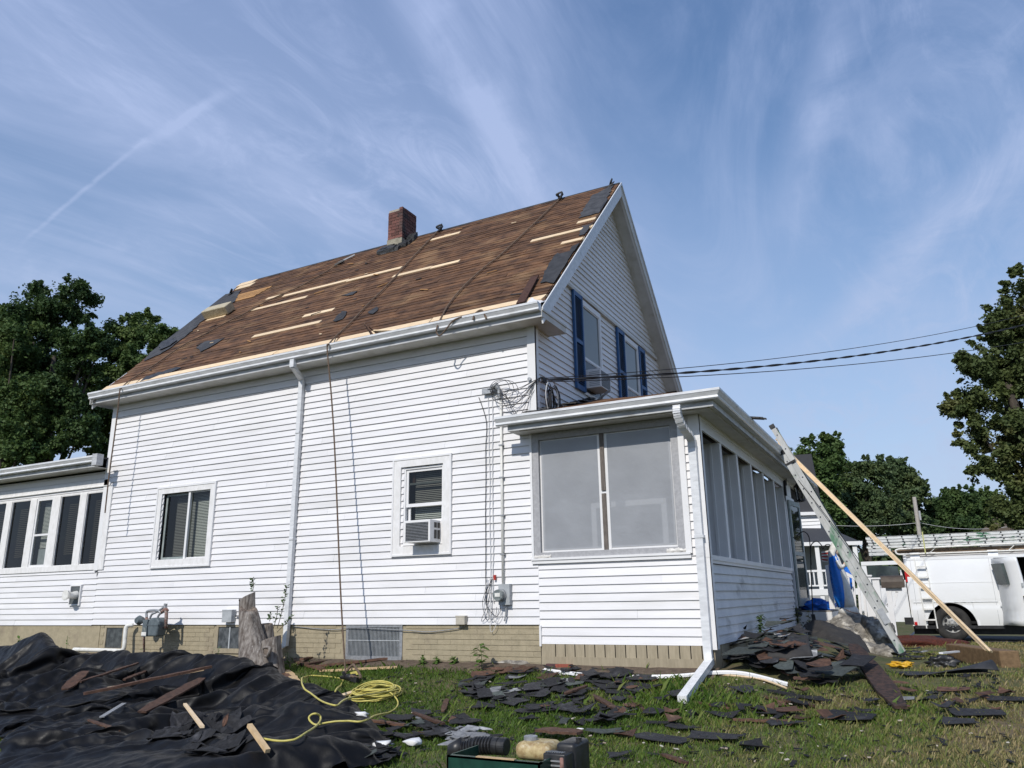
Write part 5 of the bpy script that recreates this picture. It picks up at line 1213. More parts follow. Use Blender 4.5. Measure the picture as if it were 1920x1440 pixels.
# side cargo door standing open at the right
q0=PY(1880,1052,VY-.10); q1=PY(1912,1052,VY-.85)
sdd=MB(); L0=Vector((sdx+.02,VY-.02,0)); L1=Vector((q1.x,VY-.70,0)); dd2=(L1-L0).normalized(); nn2=Vector((dd2.y,-dd2.x,0))
def sp(u,z,t=0): 
    p=L0.lerp(L1,u)+nn2*t; p.z=z; return p
dz0,dz1=ZR+.02,ZTop-.05
V=[];Fc=[]; m=14
for j in range(m+1):
    z=dz0+(dz1-dz0)*j/m; by=side_y(z)*.9
    for u in(0,1): 
        p=sp(u,z,0); p+=Vector((-by*.9,by*.2,0)); V.append(p)
for j in range(m): Fc.append((2*j,2*j+1,2*j+3,2*j+2))
so_=meshobj('side_door',V,Fc,vanw,van,smooth=True); md=so_.modifiers.new('s','SOLIDIFY'); md.thickness=.05; md.offset=0
wz0=dz0+(dz1-dz0)*.60
MB().prism([sp(.14,wz0,-.04)+Vector((-.06,0,0)),sp(.55,wz0,-.04)+Vector((-.06,0,0)),sp(.55,dz1-.12,-.04)+Vector((-.12,0,0)),sp(.14,dz1-.12,-.04)+Vector((-.12,0,0))],nn2*.08).build('door_glass',bpy.data.materials['van_glass'],so_)
MB().obox(sp(1,dz0+.55,0)+Vector((-.02,-.0,0)),(.025,0,0),(0,.03,0),(0,0,.07)).build('latch',black,so_)
MB().obox(sp(1,dz0+.85,0)+Vector((-.02,-.0,0)),(.02,0,0),(0,.03,0),(0,0,.04)).build('handle',greyb,so_)
for z in(ZR+.42,ZR+1.05): MB().box((sdx-.03,VY-.05,z),(sdx+.05,VY+.02,z+.09)).build('hinge',vanw,van)
# wheels
def wheel(cx_,cy_,cz_):
    w_=MB()
    prof=[(-.12,.20),(-.125,.30),(-.105,.365),(-.07,.383),(.07,.383),(.105,.365),(.125,.30),(.12,.20)]
    n=48; V=[];Fc=[]
    for i in range(n):
        a=2*math.pi*i/n
        for y,r in prof: V.append((cx_+r*math.cos(a),cy_+.125+y,cz_+r*math.sin(a)))
    k=len(prof)
    for i in range(n):
        for j in range(k): Fc.append((i*k+j,((i+1)%n)*k+j,((i+1)%n)*k+(j+1)%k,i*k+(j+1)%k))
    wo=meshobj('wheel',V,Fc,rubber,van,smooth=True)
    # rim: dish
    rp=[(.205,.0),(.205,.012),(.192,.012),(.186,.035),(.11,.020),(.085,.0),(.060,-.008),(.052,-.04),(.0001,-.042)]
    V=[];Fc=[]; n=40
    for i in range(n):
        a=2*math.pi*i/n
        for r,y in rp: V.append((cx_+r*math.cos(a),cy_+.025+y*1.0,cz_+r*math.sin(a)))
    k=len(rp)
    for i in range(n):
        for j in range(k-1): Fc.append((i*k+j,i*k+j+1,((i+1)%n)*k+j+1,((i+1)%n)*k+j))
    meshobj('rim',V,Fc,steel,wo,smooth=True)
    for h in range(8):
        a=h*math.pi/4+.3; c=Vector((cx_+.142*math.cos(a),cy_+.04,cz_+.142*math.sin(a))); t_=Vector((-math.sin(a),0,math.cos(a))); rr_=Vector((math.cos(a),0,math.sin(a)))
        pts=[c+t_*.046*math.cos(q)+rr_*.028*math.sin(q) for q in [2*math.pi*i/10 for i in range(10)]]
        MB().prism(pts,(0,-.006,0)).build('hand_hole',black,wo)
    for h in range(8):
        a=h*math.pi/4; c=(cx_+.078*math.cos(a),cy_-.0,cz_+.078*math.sin(a)); disc(c,.009,.025,(0,-1,0),6).build('lug_nut',alum,wo)
    # plain cross badge at the hub
    MB().box((cx_-.024,cy_-.038,cz_-.007),(cx_+.024,cy_-.033,cz_+.007)).box((cx_-.009,cy_-.0382,cz_-.012),(cx_+.009,cy_-.0333,cz_+.012)).build('hub_badge',galv,wo)
    return wo
wheel(wc.x,VY+.03,gzv+.383); wheel(fwx,VY+.03,gzv+.383); wheel(wc.x,VY+VW-.3,gzv+.383); wheel(fwx,VY+VW-.3,gzv+.383)
for c in(wc.x,fwx):
    V=[];Fc=[]
    for i in range(25):
        a=math.pi*i/24; 
        for r,y in((.50,.012),(.50,-.012),(.545,-.010),(.56,.006)): V.append((c+r*math.cos(a),VY+.03+y,gzv+.34+r*math.sin(a)))
    for i in range(24):
        for j in range(3): Fc.append((i*4+j,(i+1)*4+j,(i+1)*4+j+1,i*4+j+1))
    meshobj('arch_lip',V,Fc,vanw,van,smooth=True)
    V=[];Fc=[]
    for i in range(25):
        a=math.pi*i/24
        for y in(.0,.55): V.append((c+.51*math.cos(a),VY+.05+y,gzv+.34+.51*math.sin(a)))
    for i in range(24): Fc.append((i*2,i*2+1,i*2+3,i*2+2))
    meshobj('wheel_well',V,Fc,dark,van); MB().box((c-.5,VY+.58,gzv+.2),(c+.5,VY+.6,gzv+.86)).build('inner_wall',dark,van)
# body creases
for z in(ZR+.95,ZR+.52): MB().box((VX0+.08,VY+side_y(z)-.006,z),(sdx-.06,VY+side_y(z)+.004,z+.012)).build('body_crease',vanw,van)
MB().box((VX0+.04,VY+.008,ZR+.02),(VX0+.10,VY+.03,ZR+.09)).build('side_marker',redl,van)
for xx in(VX0+.135,sdx-.10):
    V=[];Fc=[]
    for j in range(15):
        z=(botz(xx)+.02)+(ZTop-.04-botz(xx))*j/14; yy=VY+side_y(z)-.002; V+=[(xx,yy,z),(xx+.007,yy,z)]
    for j in range(14): Fc.append((2*j,2*j+1,2*j+3,2*j+2))
    meshobj('panel_seam',V,Fc,greyb,van)
# ladder on the rear quarter
rlx=PY(1713,1050,VY).x; rlx2=PY(1727,1050,VY).x
vl=MB()
za,zb2=ZTop+.02,ZR-.05
vlo=MB().tube([(rlx+.02,VY+.05,za),(rlx+.03,VY-.02,za-.4),(rlx+.06,VY-.08,zb2)],.014,6).build('side_ladder',pvc,van)
MB().tube([(rlx+.22,VY+.05,za),(rlx+.25,VY-.02,za-.4),(rlx+.28,VY-.08,zb2)],.014,6).build('rail',pvc,vlo)
for k in range(6):
    t=k/5.6; z=za-.22-(za-zb2-.25)*t; xo=.03*min(1,t+.4); MB().box((rlx+.03+xo,VY-.07-.02*t,z),(rlx+.24+xo,VY-.03,z+.03)).build('rung',pvc,vlo)
# roof rack
rk=MB().tube(spline([(.2,VY+.1,ZTop+.125),(VX0+.02,VY+.1,ZTop+.12),(VX0-.10,VY+.1,ZTop+.13),(VX0-.14,VY+.1,ZTop+.18),(VX0-.10,VY+.1,ZTop+.235),(VX0+.2,VY+.1,ZTop+.25),(1.5,VY+.1,ZTop+.27),(3.6,VY+.1,ZTop+.28)],5),.020,8)
rko=rk.build('roof_rack',pvc,van)
MB().tube([(VX0-.02,VY+.12,ZTop+.12),(3.6,VY+.12,ZTop+.12)],.016,8).tube([(VX0-.02,VY+VW-.22,ZTop+.12),(3.6,VY+VW-.22,ZTop+.12)],.016,8).build('side_rail',pvc,rko)
for x in(PY(1713,1045,VY).x,PY(1860,1040,VY).x,2.9):
    MB().prism([(x-.07,VY+.14,ZTop-.01),(x+.13,VY+.14,ZTop-.01),(x+.13,VY+.16,ZTop+.15),(x-.07,VY+.16,ZTop+.15)],(0,.012,0)).build('rack_foot',alum,rko)
    MB().tube([(x+.03,VY+.15,ZTop+.255),(x+.03,VY+VW-.22,ZTop+.255)],.020,6).build('crossbar',alum,rko)
    MB().tube([(x+.35,VY+.12,ZTop+.13),(x+.50,VY+.12,ZTop+.26)],.010,5).build('brace',pvc,rko)
lx0=PY(1622,1008,VY).x
alumv=M('van_ladder_rail',(.66,.67,.66),(.52,.53,.52),9,rough=.5,c3=(.05,.17,.09),s3=3.2,lo3=.58,hi3=.63,stretch=(1,1,3))
dz_=.070
labs=['bottom ladder of the stack on the van rack','second ladder from the bottom of the stack on the van','second ladder from the top of the stack on the van','top ladder of the stack on the van']
for k in range(4):
    zz0=ZTop+.295+k*dz_; y0=VY+.10+.03*(k%2); x0=lx0+.02*((k*2)%3); 
    if k<2: pass
    r=empty('stacked_ladder',(x0,y0,zz0),labs[k]+', silver with green smears','ladder','ladders stacked on the van roof rack')
    for s in(0,1):
        MB().box((x0,y0+.40*s,zz0),(x0+4.9,y0+.40*s+.008,zz0+.056)).box((x0,y0+.40*s-.012,zz0+.052),(x0+4.9,y0+.40*s-.0,zz0+.056)).box((x0,y0+.40*s-.012,zz0),(x0+4.9,y0+.40*s-.0,zz0+.006)).build('rail',alumv,r)
    for i in range(14): MB().tube([(x0+.12+i*.34,y0-.004,zz0+.028),(x0+.12+i*.34,y0+.41,zz0+.028)],.015,6).build('rung',alum,r); MB().tube([(x0+.12+i*.34,y0-.006,zz0+.028),(x0+.12+i*.34,y0-.003,zz0+.028)],.019,6).build('rung_end',black,r)
for k in range(2):   # two more short sections hanging lower at the rear
    zz0=ZTop+.20-.085*(1-k)+.0; r=empty('stacked_ladder',(lx0,VY+.5,zz0),('lower' if k==0 else 'upper')+' of the two short ladder ends below the stack at the van rear','ladder','ladders stacked on the van roof rack')
    for s in(0,1): MB().box((lx0+.03,VY+.10+.4*s,zz0),(lx0+.52,VY+.108+.4*s,zz0+.066)).build('rail',alumv,r)
    for i in range(2): MB().tube([(lx0+.10+i*.34,VY+.092,zz0+.035),(lx0+.10+i*.34,VY+.51,zz0+.035)],.017,6).build('rung',alum,r)
single(MB().box((lx0+.6,VY+.20,ZTop+.145),(lx0+5.2,VY+.55,ZTop+.185)).box((lx0+.55,VY+.18,ZTop+.19),(lx0+5.0,VY+.58,ZTop+.232)),'scaffold_plank',M('scaffold_wood',(.28,.20,.13),(.18,.13,.09),12,rough=.8),'brown scaffold planks lying under the ladders on the van rack','plank')
single(MB().box((PY(1730,1010,VY).x,VY+.05,ZTop+.13),(PY(1730,1010,VY).x+.025,VY+.08,ZTop+.62)),'tie_strap',M('yellow_strap',(.50,.50,.20),rough=.7),'yellow-green tie strap around the ladders on the van','strap')
# ================================================================ neighbour house and far things
nb_=empty('neighbour_house',(-3.5,22,.4),'white neighbouring house with grey roof and railed front porch','house')
Y2=22.
P2=lambda x,y,d=0:PY(x,y,Y2+d)
MB().prism([P2(1440,856),P2(1521,851),P2(1543,962),P2(1440,966)],(0,.15,0)).build('roof',greyroof,nb_)
a=P2(1440,965); b=P2(1536,962)
MB().prism([P2(1440,962,-.2),P2(1541,959,-.2),P2(1541,965,-.2),P2(1440,968,-.2)],(0,.3,0)).build('eave_gutter',nbw,nb_)
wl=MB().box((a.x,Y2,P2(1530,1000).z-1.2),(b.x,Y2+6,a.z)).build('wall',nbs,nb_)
k=0; z=P2(1530,998).z
while z<P2(1530,966).z:
    MB().add([(a.x,Y2-.05,z),(b.x,Y2-.05,z),(b.x,Y2-.02,z+.14),(a.x,Y2-.02,z+.14)],[(0,1,2,3)]).build('siding_board',nbw,nb_); z+=.14
MB().prism([P2(1440,1022,-2.2),P2(1617,1018,-2.2),P2(1575,1000,-.6),P2(1540,990,0),P2(1440,990,0)],(0,.05,.02)).build('porch_roof',greyroof,nb_)
MB().prism([P2(1440,1018,-2.25),P2(1617,1014.5,-2.25),P2(1617,1021.5,-2.25),P2(1440,1025,-2.25)],(0,.06,0)).build('porch_fascia',nbw,nb_)
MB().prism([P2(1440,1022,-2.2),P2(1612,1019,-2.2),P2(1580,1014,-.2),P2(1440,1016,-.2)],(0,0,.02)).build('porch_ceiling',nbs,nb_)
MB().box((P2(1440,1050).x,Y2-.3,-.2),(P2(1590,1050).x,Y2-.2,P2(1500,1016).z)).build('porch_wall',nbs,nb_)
for x in(1531,1602): 
    t=P2(x,1020,-2.1); b=P2(x,1112,-2.1); MB().box((t.x-.07,Y2-2.17,b.z-.6),(t.x+.07,Y2-2.03,t.z+.05)).build('post',nbw,nb_)
zr_=P2(1520,1070,-2.1).z; zb_=P2(1520,1097,-2.1).z; xl=P2(1480,1080,-2.1).x; xr=P2(1560,1080,-2.1).x
ral=MB().box((xl,Y2-2.15,zr_-.05),(xr,Y2-2.08,zr_+.02)).build('top_rail',nbw,nb_); MB().box((xl,Y2-2.14,zb_-.05),(xr,Y2-2.09,zb_)).build('bottom_rail',nbw,nb_)
x=xl
while x<xr: MB().box((x,Y2-2.13,zb_),(x+.045,Y2-2.10,zr_-.05)).build('baluster',nbw,nb_); x+=.135
MB().box((xl,Y2-2.2,zb_-.35),(P2(1610,1100,-2.1).x,Y2-2.02,zb_-.14)).build('porch_floor',nbw,nb_)
mb=MB()
for k in range(40):
    x=xl+k*.06
    if x<xr+.6: mb.bar((x,Y2-2.6,.55),(x+.5,Y2-2.6,1.05),.006,.012).bar((x+.5,Y2-2.61,.55),(x,Y2-2.61,1.05),.006,.012)
tag(single(mb,'wire_fence',galv,'low wire fence in front of the neighbouring porch','fence'))
# far house behind the van
fh=empty('far_house',PY(1870,1010,42),'brown roofed house with a brick chimney far behind the van','house')
Q=lambda x,y,d=0:PY(x,y,42+d)
MB().prism([Q(1826,1008),Q(1868,968),Q(1990,968),Q(1990,1008)],(0,.3,0)).build('roof',brroof,fh)
MB().box(Q(1884,972,-.2),Q(1893,958,.3)).build('chimney',brickm,fh)
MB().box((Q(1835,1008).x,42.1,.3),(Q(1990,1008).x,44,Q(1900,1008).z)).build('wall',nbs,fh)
# leaning utility pole behind
pl=empty('utility_pole',PY(1727,1040,38),'leaning weathered utility pole behind the van','utility pole')
a=PY(1714,932,38); b=PY(1733,1062,38); MB().tube([b-Vector((0,0,1.5)),b,a],[.13,.12,.10],10).build('pole',polew,pl)
MB().box(PY(1722,958,37.8),PY(1728,975,37.7)).build('bracket',galv,pl)
single(MB().tube(sagline(PY(1560,985,37),PY(1724,980,38),.1,20)+sagline(PY(1724,980,38),PY(1990,960,42),.6,20),.010,5),'distant_wire',cablew,'thin pale wire crossing in front of the far trees','wire')
# ================================================================ trees
def leafcards(blobs,n,size,seed=0,shell=.15,flat=.5,gate=.42,gs=.55):
    r=np.random.default_rng(seed); B=np.array(blobs); vol=B[:,3]**2.0; pr_=vol/vol.sum(); out_=[]; need=n
    idx=r.choice(len(B),size=int(n*2.1),p=pr_); d=r.normal(size=(len(idx),3)); d/=np.linalg.norm(d,axis=1)[:,None]
    rad=(shell+(1-shell)*r.random(len(idx))**.6)*B[idx,3]*(1+.24*r.normal(size=len(idx)))
    sc_=np.array([1,1,.86]); P_=B[idx,:3]+d*rad[:,None]*sc_
    # gaps from a cheap sine noise field
    q=P_/gs; g=(np.sin(q[:,0]*1.7+seed)+np.sin(q[:,1]*1.9+q[:,2]*1.1)+np.sin(q[:,2]*2.3+q[:,0]*.9+1.3)+.8*np.sin(q[:,0]*4.1+q[:,2]*3.3)+.8*np.sin(q[:,1]*4.7-q[:,2]*3.9+2))/4.6*.5+.5
    keep=g+r.normal(0,.07,len(g))>gate-.04; P_=P_[keep][:n]; d=d[keep][:n]; m=len(P_)
    nrm=d*.6+r.normal(size=(m,3))*.75; nrm[:,2]+=flat; nrm/=np.linalg.norm(nrm,axis=1)[:,None]
    a=np.cross(nrm,r.normal(size=(m,3))); a/=np.linalg.norm(a,axis=1)[:,None]; b=np.cross(nrm,a)
    s=size*(.6+.8*r.random(m))[:,None]
    V=np.stack([P_-a*s*.5,P_+b*s*.34-a*s*.08,P_+a*s*.55,P_-b*s*.34-a*s*.08],1)
    V[:,1]+=nrm*s*.10; V[:,3]+=nrm*s*.10
    return V.reshape(-1,3)
def fastmesh(name,V,k,mat,parent=None,origin=(0,0,0),attr=None):
    n=len(V)//k; me=bpy.data.meshes.new(name); me.vertices.add(len(V)); me.vertices.foreach_set('co',(V-np.array(origin)).astype(np.float32).ravel())
    me.loops.add(len(V)); me.loops.foreach_set('vertex_index',np.arange(len(V),dtype=np.int32)); me.polygons.add(n)
    me.polygons.foreach_set('loop_start',np.arange(0,len(V),k,dtype=np.int32)); me.update(calc_edges=True)
    if attr is not None:
        at=me.attributes.new('tone','FLOAT','POINT'); at.data.foreach_set('value',attr.astype(np.float32))
    me.materials.append(mat); o=bpy.data.objects.new(name,me); col.objects.link(o); WL[o.name]=Vector(origin)
    if parent: o.parent=parent; o.location=Vector(origin)-origin_of(parent)
    else: o.location=origin
    return o
def tree(base,blobpx,y,n,size,mat,label,seed,tr=.3,spread=1.0,group=None,gate=.42,gs=.55,limbs=True):
    """blobpx: (px,py,r_px,dy): crown masses at depth y+dy"""
    r=random.Random(seed); bl=[]
    for px,py,rp,dy in blobpx:
        c=PY(px,py,y+dy); R_=rp*depth(c)/F
        bl.append((c.x,c.y,c.z,R_*.72))
        for k in range(15):
            a=Vector((r.gauss(0,1),r.gauss(0,1),r.gauss(0,.9))).normalized()*R_*r.uniform(.55,1.02); bl.append((c.x+a.x,c.y+a.y,c.z+a.z,R_*r.uniform(.16,.36)))
        for k in range(9):   # sprigs pushing out of the outline
            a=Vector((r.gauss(0,1),r.gauss(0,.6),r.gauss(.3,.9))).normalized()
            for q in range(3): bl.append((c.x+a.x*R_*(1.0+.10*q),c.y+a.y*R_*(1.0+.10*q),c.z+a.z*R_*(1.0+.10*q),R_*(.13-.03*q)))
    b=Vector(base); t=empty('tree',b,label,'tree',group)
    fastmesh('crown',leafcards(bl,n,size,seed,gate=gate,gs=gs),4,mat,t,origin=b)
    cz_=sum(q[2] for q in bl)/len(bl); cxm=sum(q[0] for q in bl)/len(bl); cym=sum(q[1] for q in bl)/len(bl)
    mid_=Vector((b.x*.5+cxm*.5,b.y*.5+cym*.5,b.z+(cz_-b.z)*.62))
    tk=MB().tube(spline([b,b.lerp(mid_,.5)+Vector((r.uniform(-.2,.2),0,0)),mid_,Vector((cxm,cym,cz_+.5))],5),[tr*(1-.75*i/15) for i in range(16)],10).build('trunk',bark,t,smooth=True)
    if limbs:
        big=[q for q in bl if q[3]>.3*max(z[3] for z in bl)]
        for q in r.sample(big,min(12,len(big))):
            st_=b.lerp(mid_,r.uniform(.55,1.)); e=Vector(q[:3]); m=st_.lerp(e,.5)+Vector((0,0,r.uniform(0,.5)))
            MB().tube(spline([st_,m,e],5),[tr*.32*(1-.8*i/10) for i in range(11)],6).build('limb',bark,tk)
    return t
gl=lambda x,y:(x,y,.35)
# left, beyond the wing
p=PY(95,900,14); tree((p.x,14,.4),[(60,600,62,0),(120,570,48,1),(150,650,55,0),(70,690,70,1),(120,760,70,0),(30,640,60,2),(160,740,45,2),(60,800,60,1),(150,810,45,0)],14,140000,.165,leaf_dark,'tallest dark green tree behind the left wing of the house',1,tr=.45,group=None)
p=PY(20,900,12); tree((p.x,12,.4),[(10,640,60,0),(-20,720,80,0),(20,760,70,0),(-60,650,80,0),(40,830,50,0),(-40,820,70,0),(10,850,50,1)],12,80000,.17,leaf_mid,'tree at the left edge of the photo behind the wing',2,tr=.4)
p=PY(245,900,18); tree((p.x,18,.4),[(235,640,42,0),(270,620,36,1),(300,640,30,0),(220,700,42,0),(270,690,45,0),(215,770,38,1),(325,640,24,2),(190,800,32,1),(240,760,38,0),(195,850,30,0)],18,95000,.17,leaf_mid,'smaller tree rising behind the left end of the roof',3,tr=.35,gate=.46)
# right foreground tree
p=PY(1985,1050,20); tree((p.x,20,.4),[(1905,600,52,0),(1945,540,50,0),(1870,650,42,0),(1830,690,34,-.5),(1800,765,30,0),(1850,740,48,0),(1915,700,60,1),(1845,820,44,0),(1905,820,60,0),(1870,890,46,0),(1925,930,60,0),(1895,970,38,0),(1980,700,70,0),(1990,860,70,0),(1905,508,12,-1)],20,150000,.115,leaf_maple,'large maple reaching in from the right edge of the photo',4,tr=.4,gate=.50,gs=.6)
# background trees
BT=[((1535,1000),[(1530,850,34,0),(1560,835,22,1),(1515,880,30,0),(1545,900,38,0),(1500,855,22,0),(1570,865,20,0),(1540,950,40,0),(1490,930,40,1),(1515,980,40,1)],40,30000,leaf_mid,'tallest bushy tree just right of the porch roof'),
    ((1620,1000),[(1600,900,28,0),(1625,885,26,0),(1650,880,24,1),(1590,940,36,0),(1640,925,38,0),(1610,975,45,0),(1660,960,36,0),(1580,990,34,0)],46,30000,leaf_far,'second tree from the left behind the parked van'),
    ((1695,1010),[(1680,880,24,0),(1705,895,22,0),(1665,905,30,0),(1700,930,34,0),(1720,920,22,1),(1690,975,42,0)],52,24000,leaf_far,'grey-green round tree behind the leaning utility pole'),
    ((1775,1010),[(1755,950,26,0),(1780,945,26,0),(1805,940,26,1),(1760,985,38,0),(1800,985,38,0),(1740,980,28,0)],55,26000,leaf_dark,'low dark tree right of the utility pole'),
    ((1850,1010),[(1835,940,26,0),(1860,945,24,0),(1880,960,26,0),(1830,975,34,0),(1860,990,30,0)],58,22000,leaf_mid,'distant tree above the brown roof')]
for i,(bp,bl,y,n,m_,lab) in enumerate(BT):
    p=PY(bp[0],1060,y); tree((p.x,y,.3),bl,y,int(n*2.2),.20,m_,lab,20+i,tr=.3,gate=.40,gs=1.1)
p=PY(1640,1040,60)
# low mass of woods closing the horizon behind everything
hb=[]
rh=random.Random(3)
for k in range(46):
    x=-75+k*3.0; hb.append((x,72+rh.uniform(-4,6),2.8+rh.uniform(-.5,1.2),3.4*rh.uniform(.8,1.25)))
tag(fastmesh('distant_woods',leafcards(hb,60000,.8,77,gate=.28,gs=3),4,leaf_far),'low belt of distant woods behind the houses','woods',kind='stuff')
# ================================================================ tree stump
def stump():
    b=PG(492,1288); b.y=-1.05; b.z=gz(b.x,b.y)-.05
    r=empty('tree_stump',b,'grey weathered multi-stem tree stump with a few leafy shoots','tree stump')
    def stem(pts,radii,nm,seed,n=36,cutn=(0,0,1),knob=0,parent=r):
        P=spline(pts,6); R=[]; m=len(P)
        for i in range(m):
            t=i/(m-1)*(len(radii)-1); k=min(int(t),len(radii)-2); R.append(radii[k]*(1-(t-k))+radii[k+1]*(t-k))
        V=[];Fc=[]
        for i,p in enumerate(P):
            for k in range(n):
                a=2*math.pi*k/n; q=Vector((math.cos(a),math.sin(a),0)); w_=1+.14*noise.fractal(Vector((math.cos(a)*1.6,math.sin(a)*1.6,p.z*1.3))+Vector((seed,0,0)),.7,2,4)+.05*math.sin(a*5+seed+p.z*2)
                V.append(p+q*R[i]*w_)
        # slanted cut
        top_=V[-n:]; c=sum(top_,Vector())/n; cn=Vector(cutn)
        for k in range(n):
            d=V[-n+k]-c; V[-n+k]=V[-n+k]+Vector((0,0,-(d.x*cn.x+d.y*cn.y)/cn.z))
        for i in range(m-1):
            for k in range(n): Fc.append((i*n+k,i*n+(k+1)%n,(i+1)*n+(k+1)%n,(i+1)*n+k))
        o=meshobj(nm,V,Fc,wood_st,parent,smooth=True)
        ring=V[-n:]; c=sum(ring,Vector())/n; W_=[]; Fc=[]
        for f_,dz in((1,.0),(.80,.004),(.5,-.012),(.2,-.03)): W_+=[c+(q-c)*f_+Vector((0,0,dz)) for q in ring]
        for j in range(3):
            for k in range(n): Fc.append((j*n+k,j*n+(k+1)%n,(j+1)*n+(k+1)%n,(j+1)*n+k))
        Fc.append(tuple(range(3*n,4*n))); meshobj('cut_face',W_,Fc,cut,o); return o
    T=lambda px,py,dy=0: PY(px,py,-1.05+dy)
    m1=stem([T(492,1296),T(487,1262),T(477,1215),T(470,1180),T(465,1142)],[.36,.285,.215,.165,.125],'main_stem',1.3,44,(.35,-.35,1))
    stem([T(468,1200,.08),T(465,1160,.1),T(464,1118,.10)],[.13,.125,.115],'rear_stem',4.1,30,(-.45,-.25,1))
    stem([T(508,1290,.05),T(510,1250,.05),T(509,1196,.05)],[.24,.165,.125],'right_stem',7.7,30,(-.25,-.15,1))
    stem([T(498,1230,.25),T(499,1195,.25),T(499,1170,.25)],[.13,.12,.10],'back_stem',9.2,24,(.05,-.1,1))
    c=T(500,1221,-.17)   # knot ring
    V=[];Fc=[]
    for i in range(24):
        a=2*math.pi*i/24
        for j in range(10):
            b_=2*math.pi*j/10; rr_=.062*(1+.12*math.sin(a*3)); V.append((c.x+(rr_+.020*math.cos(b_))*math.cos(a),c.y+.03*math.sin(b_),c.z+(rr_+.020*math.cos(b_))*math.sin(a)))
    for i in range(24):
        for j in range(10): Fc.append((i*10+j,((i+1)%24)*10+j,((i+1)%24)*10+(j+1)%10,i*10+(j+1)%10))
    kn=meshobj('knot',V,Fc,wood_st,r,smooth=True); disc((c.x,c.y-.01,c.z),.055,.03,(0,1,0),20).build('hollow',cut,kn)
    for k,(x0,y0,x1,y1) in enumerate(((474,1108,473,1084),(505,1165,507,1152),(520,1178,538,1100),(520,1185,548,1155),(512,1180,521,1138))):
        a=T(x0,y0,.1); b_=T(x1,y1,.12); MB().tube(spline([a,a.lerp(b_,.5)+Vector((.02,0,.01)),b_],4),.005,5).build('shoot',bark,r)
        mb=MB(); rr_=random.Random(k)
        for q in range(26 if k in(0,2) else 12):
            t=rr_.uniform(.25 if k!=0 else .0,1.05); p=a.lerp(b_,t); d=Vector((rr_.gauss(0,1),rr_.gauss(0,1),rr_.uniform(.2,1))).normalized(); s=d.orthogonal().normalized(); L_=.055
            mb.add([p,p+d*L_*.5+s*.014,p+d*L_,p+d*L_*.5-s*.014],[(0,1,2,3)])
        mb.build('shoot_leaves',leaf_mid,r)
stump()
# ================================================================ black tarp heap
def seg_dist(X,Y,a,b):
    ax,ay=a; bx,by=b; dx,dy=bx-ax,by-ay; L2=dx*dx+dy*dy+1e-9
    t=np.clip(((X-ax)*dx+(Y-ay)*dy)/L2,0,1); return np.hypot(X-ax-t*dx,Y-ay-t*dy),t
def nz2(X,Y,f,seed):
    o=np.zeros_like(X); a=1.
    r=np.random.default_rng(seed)
    for k in range(5):
        for q in range(3):
            th=r.uniform(0,6.28); ph=r.uniform(0,6.28); o+=a*np.sin((X*np.cos(th)+Y*np.sin(th))*f+ph+1.3*np.sin((X*np.sin(th)-Y*np.cos(th))*f*.6+ph*2))
        f*=1.9; a*=.52
    return o/4.5
tpx=[(-160,1275),(-60,1262),(0,1255),(60,1250),(100,1250),(130,1252),(200,1262),(320,1254),(395,1262),(440,1262),(476,1285),(520,1300),(598,1308),(645,1330),(672,1345),(718,1378),(722,1440)]
TP=[PG(*q) for q in tpx]; TP=[(p.x,p.y) for p in TP]
TP+= [(-4.9,-5.6),(-6.5,-6.1),(-8.2,-5.1),(-9.4,-4.5),(-11.5,-3.9),(-14.,-3.4)]
TPA=np.array(TP)
def poly_in(X,Y,P):
    ins=np.zeros(X.shape,bool); n=len(P); d=np.full(X.shape,1e9)
    for i in range(n):
        x1,y1=P[i]; x2,y2=P[(i+1)%n]
        c=((y1>Y)!=(y2>Y))&(X<(x2-x1)*(Y-y1)/(y2-y1+1e-12)+x1); ins^=c
        q,_=seg_dist(X,Y,(x1,y1),(x2,y2)); d=np.minimum(d,q)
    return ins,d
st_=.026
xs=np.arange(TPA[:,0].min()-.1,TPA[:,0].max()+.1,st_); ys=np.arange(TPA[:,1].min()-.1,TPA[:,1].max()+.1,st_)
X,Y=np.meshgrid(xs,ys); wx=X+.07*nz2(X,Y,2.6,5)+.012*nz2(X,Y,9,15); wy=Y+.07*nz2(X,Y,2.6,6)+.012*nz2(X,Y,9,16)
ins,dd_=poly_in(wx,wy,TP)
H=np.full(X.shape,.05)+.02*np.abs(nz2(X,Y,1.8,1))
def G(px,py,y): 
    p=PY(px,py,y); return (p.x,p.y),p.z-gz(p.x,p.y)
def ridge(pts,w,k=1.,asym=0):
    """crest through (px,py,assumed y) points"""
    global H
    Q=[G(*p) for p in pts]
    for (a,ha),(b,hb) in zip(Q,Q[1:]):
        d,t=seg_dist(wx,wy,a,b); h=(ha*(1-t)+hb*t)*k
        H=np.maximum(H,h*np.exp(-(d/w)**1.35)+.02)
def rel(pts,w,h):
    global H
    Q=[PG(px,py) for px,py in pts]; Q=[(p.x,p.y) for p in Q]
    add=np.zeros_like(H)
    for i,(a,b) in enumerate(zip(Q,Q[1:])):
        d,t=seg_dist(wx,wy,a,b); add=np.maximum(add,h*1.15*np.clip(1-d/(w*1.5),0,1)**1.35)
    H+=add
